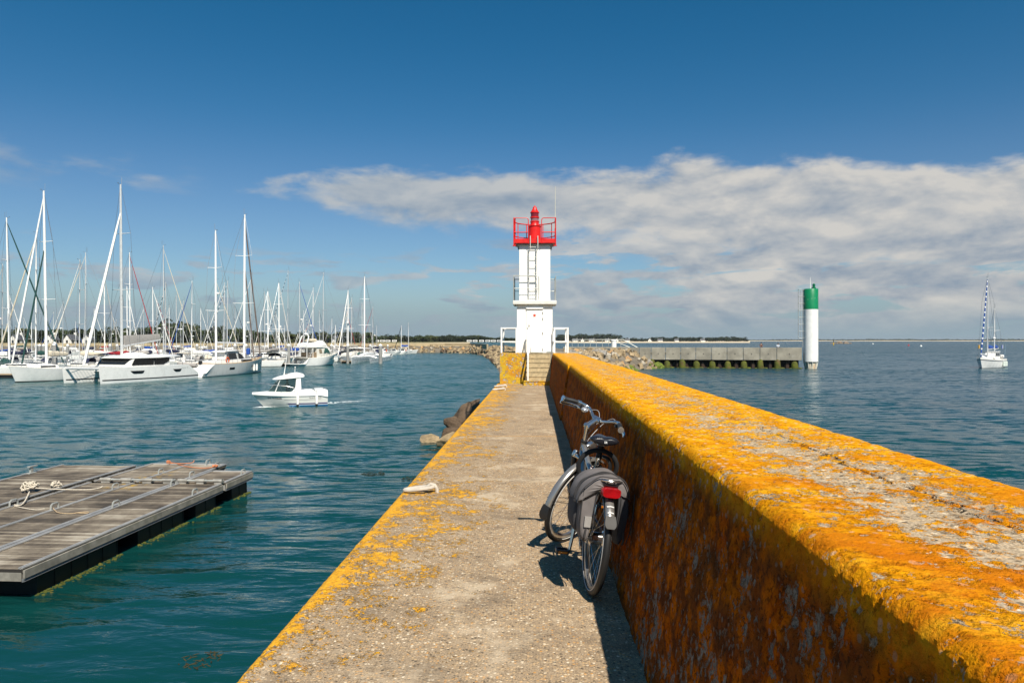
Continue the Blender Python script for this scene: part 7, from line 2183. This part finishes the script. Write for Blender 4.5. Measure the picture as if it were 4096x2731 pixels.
# seat post and saddle
sdir = (st_top-bb).normalized(); sp_top = st_top + sdir*0.175
mb = MB(); mb.tube([st_top - sdir*0.02, st_top + sdir*0.06], 0.0165, 10); mb.tube([st_top + sdir*0.06, st_top + sdir*0.075], 0.021, 10)
sp = build('seat_post', mb, chrome, bike)
mb = MB(); n = 7
mb.tube([st_top + sdir*(0.078+0.085*i/20) for i in range(21)], [0.018 + (0.004 if i % 3 == 0 else 0) for i in range(21)], 10); build('spring_boot', mb, plastic, sp)
mb = MB(); mb.tube([st_top - sdir*0.025, st_top + sdir*0.0], 0.023, 10); mb.box(st_top + Vector((-0.02, 0, -0.01)), (0.03, 0.03, 0.018)); build('clamp', mb, plastic, sp)
sx, sz = sp_top.x, sp_top.z + 0.012
mb = MB(); rings = []
for u, w_, zt3, th in ((-0.125, 0.060, 0.040, 0.03), (-0.118, 0.085, 0.050, 0.055), (-0.09, 0.100, 0.060, 0.070), (-0.05, 0.100, 0.058, 0.072), (-0.01, 0.082, 0.050, 0.062), (0.03, 0.055, 0.046, 0.052), (0.08, 0.036, 0.046, 0.046), (0.125, 0.027, 0.044, 0.040), (0.145, 0.016, 0.036, 0.026)):
    rr = []
    for k in range(16):
        a = 2*PI*k/16
        y = w_*math.cos(a); z = (th*0.5)*math.sin(a)
        if z > 0: z = z*0.9 + (-0.012 if abs(y) < w_*0.25 and u < 0.06 else 0)
        rr.append(Vector((sx+u, y, sz + zt3 - th*0.5 + z)))
    rings.append(rr)
mb.loft(rings, smooth=True); sd = build('saddle', mb, sad_m, bike)
sub = sd.modifiers.new('sub', 'SUBSURF'); sub.levels = 1; sub.render_levels = 1
mb = MB()
for s in (-1, 1): mb.tube([(sx-0.09, s*0.04, sz+0.01), (sx-0.04, s*0.022, sz-0.008), (sx+0.05, s*0.02, sz-0.006), (sx+0.11, s*0.01, sz+0.015)], 0.0035, 6)
mb.bevbox((sx, 0, sz-0.012), (0.05, 0.06, 0.022), 0.005); build('saddle_rail', mb, chrome, sd)
M = Matrix.Translation((sx-0.132, 0, sz+0.016)) @ Matrix.Rotation(R(-90), 4, 'Z') @ Matrix.Rotation(R(80), 4, 'X')
text_part('lettering', 'SR', 0.020, mat('mark_white', (0.8, 0.8, 0.78), 0.5), sd, M)
# stem and handlebar
stem_top = H_(0.690); clampp = stem_top + Vector((0.090, 0, 0.062))
mb = MB()
mb.tube([H_(0.56), stem_top], [0.0155, 0.0165], 12); mb.tube([stem_top - axd*0.03, stem_top, stem_top.lerp(clampp, 0.2), clampp], [0.021, 0.024, 0.023, 0.022], 12)
mb.tube([clampp + Vector((0, -0.032, 0)), clampp + Vector((0, 0.032, 0))], 0.023, 12)
mb.tube([stem_top + Vector((0, -0.026, 0)), stem_top + Vector((0, 0.026, 0))], 0.018, 10)
mb.xf(SM); build('stem', mb, chrome, bike)
barp = [(0, 0.0, 0), (0.004, 0.035, 0.002), (0.022, 0.075, 0.018), (0.034, 0.115, 0.040), (0.026, 0.150, 0.050), (-0.006, 0.184, 0.052), (-0.03, 0.205, 0.050)]
gripp = [(-0.022, 0.198, 0.050), (-0.055, 0.226, 0.046), (-0.098, 0.262, 0.038), (-0.110, 0.272, 0.036)]
mb = MB(); full = [clampp + Vector((a, -b, c)) for a, b, c in reversed(barp)] + [clampp + Vector((a, b, c)) for a, b, c in barp[1:]]
def smooth_pts(pts, k=4):
    out = []
    for i in range(len(pts)-1):
        p0_, p1_, p2_, p3_ = pts[max(i-1, 0)], pts[i], pts[i+1], pts[min(i+2, len(pts)-1)]
        for j in range(k):
            t_ = j/k; out.append(0.5*((2*p1_)+(p2_-p0_)*t_+(2*p0_-5*p1_+4*p2_-p3_)*t_*t_+(3*p1_-p0_-3*p2_+p3_)*t_**3))
    return out + [pts[-1]]
mb.tube(smooth_pts(full), 0.0112, 12); mb.xf(SM); hb = build('handlebar', mb, chrome, bike)
for s in (-1, 1):
    mb = MB(); gpts = [clampp + Vector((a, s*b, c)) for a, b, c in gripp]
    mb.tube(smooth_pts(gpts, 3), [0.0165]*3 + [0.0175]*3 + [0.0185, 0.0195, 0.021, 0.018], 12); mb.xf(SM); gr_ = build('grip', mb, gripm, hb)
    mb = MB(); mb.tube([gpts[-1] + Vector((0.004, 0, 0)), gpts[-1] + Vector((-0.012, s*0.010, -0.001))], [0.019, 0.023], 12); mb.xf(SM); build('end_cap', mb, chrome, gr_)
    mb = MB(); c0 = clampp + Vector((-0.016, s*0.193, 0.051))
    mb.tube([c0 + Vector((0.010, -s*0.009, 0)), c0 + Vector((-0.010, s*0.009, 0))], 0.0185, 12); mb.xf(SM); build('clamp_ring', mb, chrome, hb)
    mb = MB(); l0 = clampp + Vector((0.012, s*0.168, 0.040))
    mb.bevbox(l0 + Vector((0.0, 0, -0.012)), (0.05, 0.022, 0.03), 0.006)
    mb.xf(SM); lv = build('brake_mount', mb, plastic, hb)
    mb = MB(); mb.tube(smooth_pts([l0 + Vector((0.02, s*0.012, -0.022)), l0 + Vector((0.012, s*0.052, -0.030)), l0 + Vector((-0.045, s*0.10, -0.034)), l0 + Vector((-0.100, s*0.140, -0.040))], 4), [0.006]*4 + [0.008]*4 + [0.0085]*4 + [0.007], 8, flat=1.7); mb.xf(SM); build('brake_lever', mb, chrome, hb)
mb = MB(); bc = clampp + Vector((0.010, 0.140, 0.018))
mb.ball(bc, (0.030, 0.030, 0.020), 16, 10); mb.tube([bc, bc + Vector((0.01, 0.01, 0.034))], 0.008, 6); mb.xf(SM); be = build('bell', mb, mat('bell_grey', (0.55, 0.55, 0.58), 0.2, 0.6, var=0.05), hb)
mb = MB(); mb.tube([bc + Vector((0, 0, 0.018)), bc + Vector((0, 0, 0.021))], 0.009, 10); mb.xf(SM); build('bell_badge', mb, plastic, be)
mb = MB()
for s in (-1, 1):
    l0 = clampp + Vector((0.030, s*0.168, 0.026))
    mb.tube(smooth_pts([l0, l0 + Vector((0.035, -s*0.03, 0.0)), clampp + Vector((0.085, s*0.07, 0.05)), clampp + Vector((0.06, s*0.02, -0.03)), stem_top + Vector((0.05, s*0.02, -0.12)), H_(0.5) + Vector((0.05, s*0.03, 0.0))], 4), 0.0027, 5)
mb.xf(SM); build('brake_cable', mb, mat('cable_grey', (0.25, 0.25, 0.25), 0.4), bike)
# head lamp
mb = MB(); lc = H_(0.50) + Vector((0.095, 0.0, 0.02))
mb.lathe([(0.012, -0.065), (0.034, -0.045), (0.042, 0.0), (0.042, 0.018)], lc, 16, True, Matrix.Rotation(R(90), 4, 'Y')); mb.tube([lc + Vector((-0.02, 0, -0.03)), H_(0.43)], 0.006, 6); mb.xf(SM); hlp = build('headlight', mb, chrome, bike)
mb = MB(); mb.lathe([(0.039, 0.017), (0.039, 0.021)], lc, 16, False, Matrix.Rotation(R(90), 4, 'Y')); mb.xf(SM); build('headlight_lens', mb, mat('lamp_lens', (0.7, 0.7, 0.7), 0.1), hlp)
# cranks and pedals
mb = MB()
for s, dz in ((1, -1), (-1, 1)):
    c0 = Vector((0.455, s*0.062, 0.295)); e = c0 + Vector((0.012*dz, s*0.02, dz*0.168))
    mb.tube([c0, e], [0.014, 0.011], 8)
build('crank', mb, chrome, bike)
for s, dz in ((1, -1), (-1, 1)):
    c0 = Vector((0.455+0.012*dz, s*0.130, 0.295+dz*0.168))
    mb = MB()
    for x_ in (-0.036, 0.036): mb.bevbox(c0 + Vector((x_, 0, 0)), (0.020, 0.088, 0.026), 0.005)
    for y_ in (-0.040, 0.040): mb.bevbox(c0 + Vector((0, y_, 0)), (0.060, 0.012, 0.024), 0.004)
    mb.tube([c0 + Vector((0, -s*0.055, 0)), c0 + Vector((0, s*0.035, 0))], 0.009, 8)
    pe = build('pedal', mb, plastic, bike)
    mb = MB(); mb.bevbox(c0 + Vector((-0.048, 0, 0)), (0.006, 0.062, 0.016), 0.002); build('reflector', mb, mat('amber_reflector', (0.50, 0.16, 0.01), 0.2), pe)
mb = MB(); mb.loft([[(0.52, y, 0.235), (0.53, y, 0.32), (0.46, y, 0.375), (0.05, y, 0.385), (-0.06, y, 0.36), (-0.05, y, 0.31), (0.42, y, 0.225)] for y in (-0.05, -0.072)]); build('chain_case', mb, plastic, bike)
mb = MB(); mb.tube([(0.30, 0.045, 0.285), (0.10, 0.075, 0.255)], 0.009, 6); build('kick_stand', mb, silver, bike)
# rack
mb = MB(); zr = 0.752
loop = [(0.24, 0.045, zr), (-0.16, 0.064, zr), (-0.225, 0.055, zr+0.003), (-0.245, 0.0, zr+0.005), (-0.225, -0.055, zr+0.003), (-0.16, -0.064, zr), (0.24, -0.045, zr)]
mb.tube(smooth_pts([Vector(p) for p in loop], 4), 0.0065, 8)
for x_ in (0.18, 0.05, -0.09): mb.tube([(x_, 0.055, zr), (x_, -0.055, zr)], 0.005, 6)
for y_ in (-0.02, 0.02): mb.tube([(0.24, y_, zr), (-0.235, y_, zr)], 0.0045, 6)
for s in (-1, 1):
    mb.tube([(-0.10, s*0.064, zr), (-0.02, s*0.078, 0.40), (0, s*0.078, RW)], 0.005, 6); mb.tube([(-0.20, s*0.058, zr), (-0.14, s*0.105, 0.60), (-0.06, s*0.10, 0.44), (0, s*0.078, RW)], 0.005, 6)
    mb.tube([(0.24, s*0.045, zr), (0.275, s*0.02, 0.735)], 0.005, 6)
build('luggage_rack', mb, chrome, bike)
mb = MB(); rings = []
for x_, k in ((-0.212, 0.96), (-0.235, 1.0), (-0.262, 0.98), (-0.276, 0.86)):
    rings.append([Vector((x_, 0.062*k*math.copysign(abs(math.cos(a))**0.6, math.cos(a)), 0.690 + 0.031*k*math.copysign(abs(math.sin(a))**0.6, math.sin(a)))) for a in [2*PI*i/24 for i in range(24)]])
mb.loft(rings, smooth=True); tl = build('tail_light', mb, redl, bike)
mb = MB(); mb.bevbox((-0.21, 0, 0.688), (0.02, 0.11, 0.052), 0.006); mb.box((-0.22, 0, 0.733), (0.02, 0.09, 0.012)); build('light_bracket', mb, plastic, tl)

# ------------------------------------------------------------------ saddle bags over the rack
bagm = mat('grey_pannier_cloth', (0.145, 0.13, 0.127), 0.85, var=0.12, scale=12, bump=0.0015, bscale=350)
bag_shaded = mat('shaded_pannier_cloth', (0.05, 0.048, 0.052), 0.85, var=0.15, scale=12, bump=0.0015, bscale=350)  # bag cloth darkened: shade of outer face and wall side put into the colour
pipe = mat('bag_piping', (0.035, 0.033, 0.034), 0.7)
pan = thing('pannier_bags', 'pair of grey cloth pannier bags slung over the bicycle rack', 'bag', bike.location, (LEAN, 0, HEAD))
def bag(s):
    mb = MB(); rings = []
    for i, x_ in enumerate((-0.205, -0.200, -0.15, -0.06, 0.02, 0.10, 0.158, 0.165)):
        e = 0.93 if i in (0, 7) else 1.0
        b = 1 + 0.05*math.sin(PI*i/7)
        pr = [(0.070, 0.725), (0.10, 0.715), (0.140, 0.688), (0.158*b, 0.64), (0.164*b, 0.55), (0.160*b, 0.46), (0.145*b, 0.40), (0.115, 0.372), (0.095, 0.385), (0.085, 0.50), (0.078, 0.62)]
        cx_, cz_ = 0.12, 0.55
        rings.append([Vector((x_ + (0.012*math.sin(z*30+i)), s*(1 if s > 0 else 0.80)*lerp(cx_, y, e) + 0.004*math.sin(i*2.1+z*25), lerp(cz_, z, e if i in (0, 7) else 1) - (0.02*math.sin(PI*i/7) if z < 0.4 else 0))) for y, z in pr])
    mb.loft(rings, smooth=True)
    o = build('bag', mb, bag_shaded if s < 0 else bagm, pan, sharp=2)
    sb = o.modifiers.new('sub', 'SUBSURF'); sb.levels = 1; sb.render_levels = 1
    if s > 0:   # front pocket, outer side's shade put into its colour, patch on the rear gusset
        mb = MB(); r2 = []
        for x_ in (-0.13, -0.09, 0.0, 0.10, 0.15):
            k = 0.75 if x_ in (-0.13, 0.15) else 1
            r2.append([Vector((x_, s*(y+0.012*k), z)) for y, z in ((0.150, 0.66), (0.172, 0.60), (0.178, 0.52), (0.172, 0.43), (0.150, 0.395), (0.135, 0.43), (0.135, 0.62))])
        mb.loft(r2, smooth=True); po = build('pocket', mb, bag_shaded, o, sharp=2); q = po.modifiers.new('sub', 'SUBSURF'); q.levels = 1; q.render_levels = 1
        mb = MB(); mb.loft([[(x_, 0.090, 0.525), (x_, 0.132, 0.525), (x_, 0.131, 0.462), (x_, 0.092, 0.462)] for x_ in (-0.219, -0.195)]); build('reflective_patch', mb, mat('patch_grey', (0.29, 0.275, 0.26), 0.6), o)
    for xx, yy in ((-0.205, 0.075), (-0.205, 0.155)):
        mb = MB(); mb.tube(smooth_pts([Vector((xx, s*yy, 0.69)), Vector((xx-0.006, s*(yy+0.004), 0.58)), Vector((xx-0.004, s*yy, 0.47)), Vector((xx+0.01, s*(yy-0.015 if yy > 0.1 else yy+0.01), 0.385))], 4), 0.0032, 6); build('piping', mb, pipe, o)
    mb = MB(); mb.tube([(-0.207, s*0.115, 0.46), (-0.21, s*0.12, 0.40), (-0.19, s*0.12, 0.375)], 0.007, 6); build('strap', mb, pipe, o)
bag(1); bag(-1)
# flap draped across the rack and down both sides
mb = MB(); rings = []
for i in range(11):
    x_ = -0.225 + 0.40*i/10; wv = 0.007*math.sin(i*1.9)
    sec = [(0.188, 0.600), (0.180, 0.650), (0.156, 0.700), (0.118, 0.735), (0.07, 0.764), (0.02, 0.774), (-0.03, 0.774), (-0.062, 0.768), (-0.092, 0.748), (-0.115, 0.705), (-0.128, 0.645)]
    up = [Vector((x_ + 0.008*math.sin(k*1.3), y + 0.006*math.sin(i*1.1+k), z + wv*(1 if k < 5 else 0.4) + 0.006*math.sin(i*0.9+k*2.0))) for k, (y, z) in enumerate(sec)]
    dn = [v + Vector((0, 0, -0.007)) for v in reversed(up)]
    rings.append(up + dn)
mb.loft(rings, smooth=True); fl = build('flap', mb, bagm, pan, sharp=2); q = fl.modifiers.new('sub', 'SUBSURF'); q.levels = 1; q.render_levels = 1
for xe, i0 in ((-0.228, 0), (-0.10, 3), (-0.075, 4)):
    mb = MB(); mb.tube(smooth_pts([Vector((xe, y+0.003, z+0.004 + 0.005*math.sin(i0*0.9+k*2.0))) for k, (y, z) in enumerate(sec)], 3), 0.0038, 6); build('piping', mb, pipe, fl)
mb = MB(); mb.tube(smooth_pts([Vector((-0.225+0.4*i/10, 0.191, 0.599 + 0.007*math.sin(i*1.9))) for i in range(11)], 2), 0.0038, 6); build('piping', mb, pipe, fl)

# ------------------------------------------------------------------ cable lock round the seat post
lk = thing('cable_lock', 'thick black cable lock looped round the bicycle seat post', 'bike lock', bike.location, (LEAN, 0, HEAD))
mb = MB(); lp = []
for i in range(25):
    a = lerp(R(-35), R(215), i/24)
    lp.append(Vector((0.245 - 0.03*math.sin(a), 0.128*math.cos(a)+0.0, 0.760 + 0.115*math.sin(a))))
mb.tube(lp, [0.0155 + 0.0012*(i % 2) for i in range(25)], 10); build('sleeve', mb, mat('black_fabric_sleeve', (0.012, 0.012, 0.013), 0.9, var=0.3, bump=0.002, bscale=200), lk)
mb = MB()
for s in (-1, 1):
    e = lp[0] if s < 0 else lp[-1]; d_ = Vector((0.01, 0, -0.07))
    mb.tube([e, e + d_ + Vector((0, -0.02 if e.y > 0 else 0.02, 0))], 0.019, 10)
build('lock_body', mb, mat('lock_grey', (0.06, 0.055, 0.05), 0.6), lk)
mb = MB(); mb.tube(smooth_pts([Vector((0.25, -0.02, 0.83)), Vector((0.25, -0.065, 0.82)), Vector((0.25, -0.085, 0.77)), Vector((0.25, -0.075, 0.72))], 4), 0.013, 8); build('inner_loop', mb, plastic, lk)

# ================================================================== sea air
mb = MB(); mb.box((0, 6000, 12.0), (27000, 15000, 30.0))
hm = bpy.data.materials.new('sea_haze'); hm.use_nodes = True
hn = hm.node_tree; hn.nodes.clear(); g = G(hn)
pv = g.node('ShaderNodeVolumePrincipled', {'Color': (0.78, 0.86, 0.95, 1), 'Density': 0.00005, 'Anisotropy': 0.2})
hn.links.new(pv.outputs[0], g.node('ShaderNodeOutputMaterial').inputs['Volume'])
hz_o = build('haze', mb, hm); hz_o['kind'] = 'stuff'
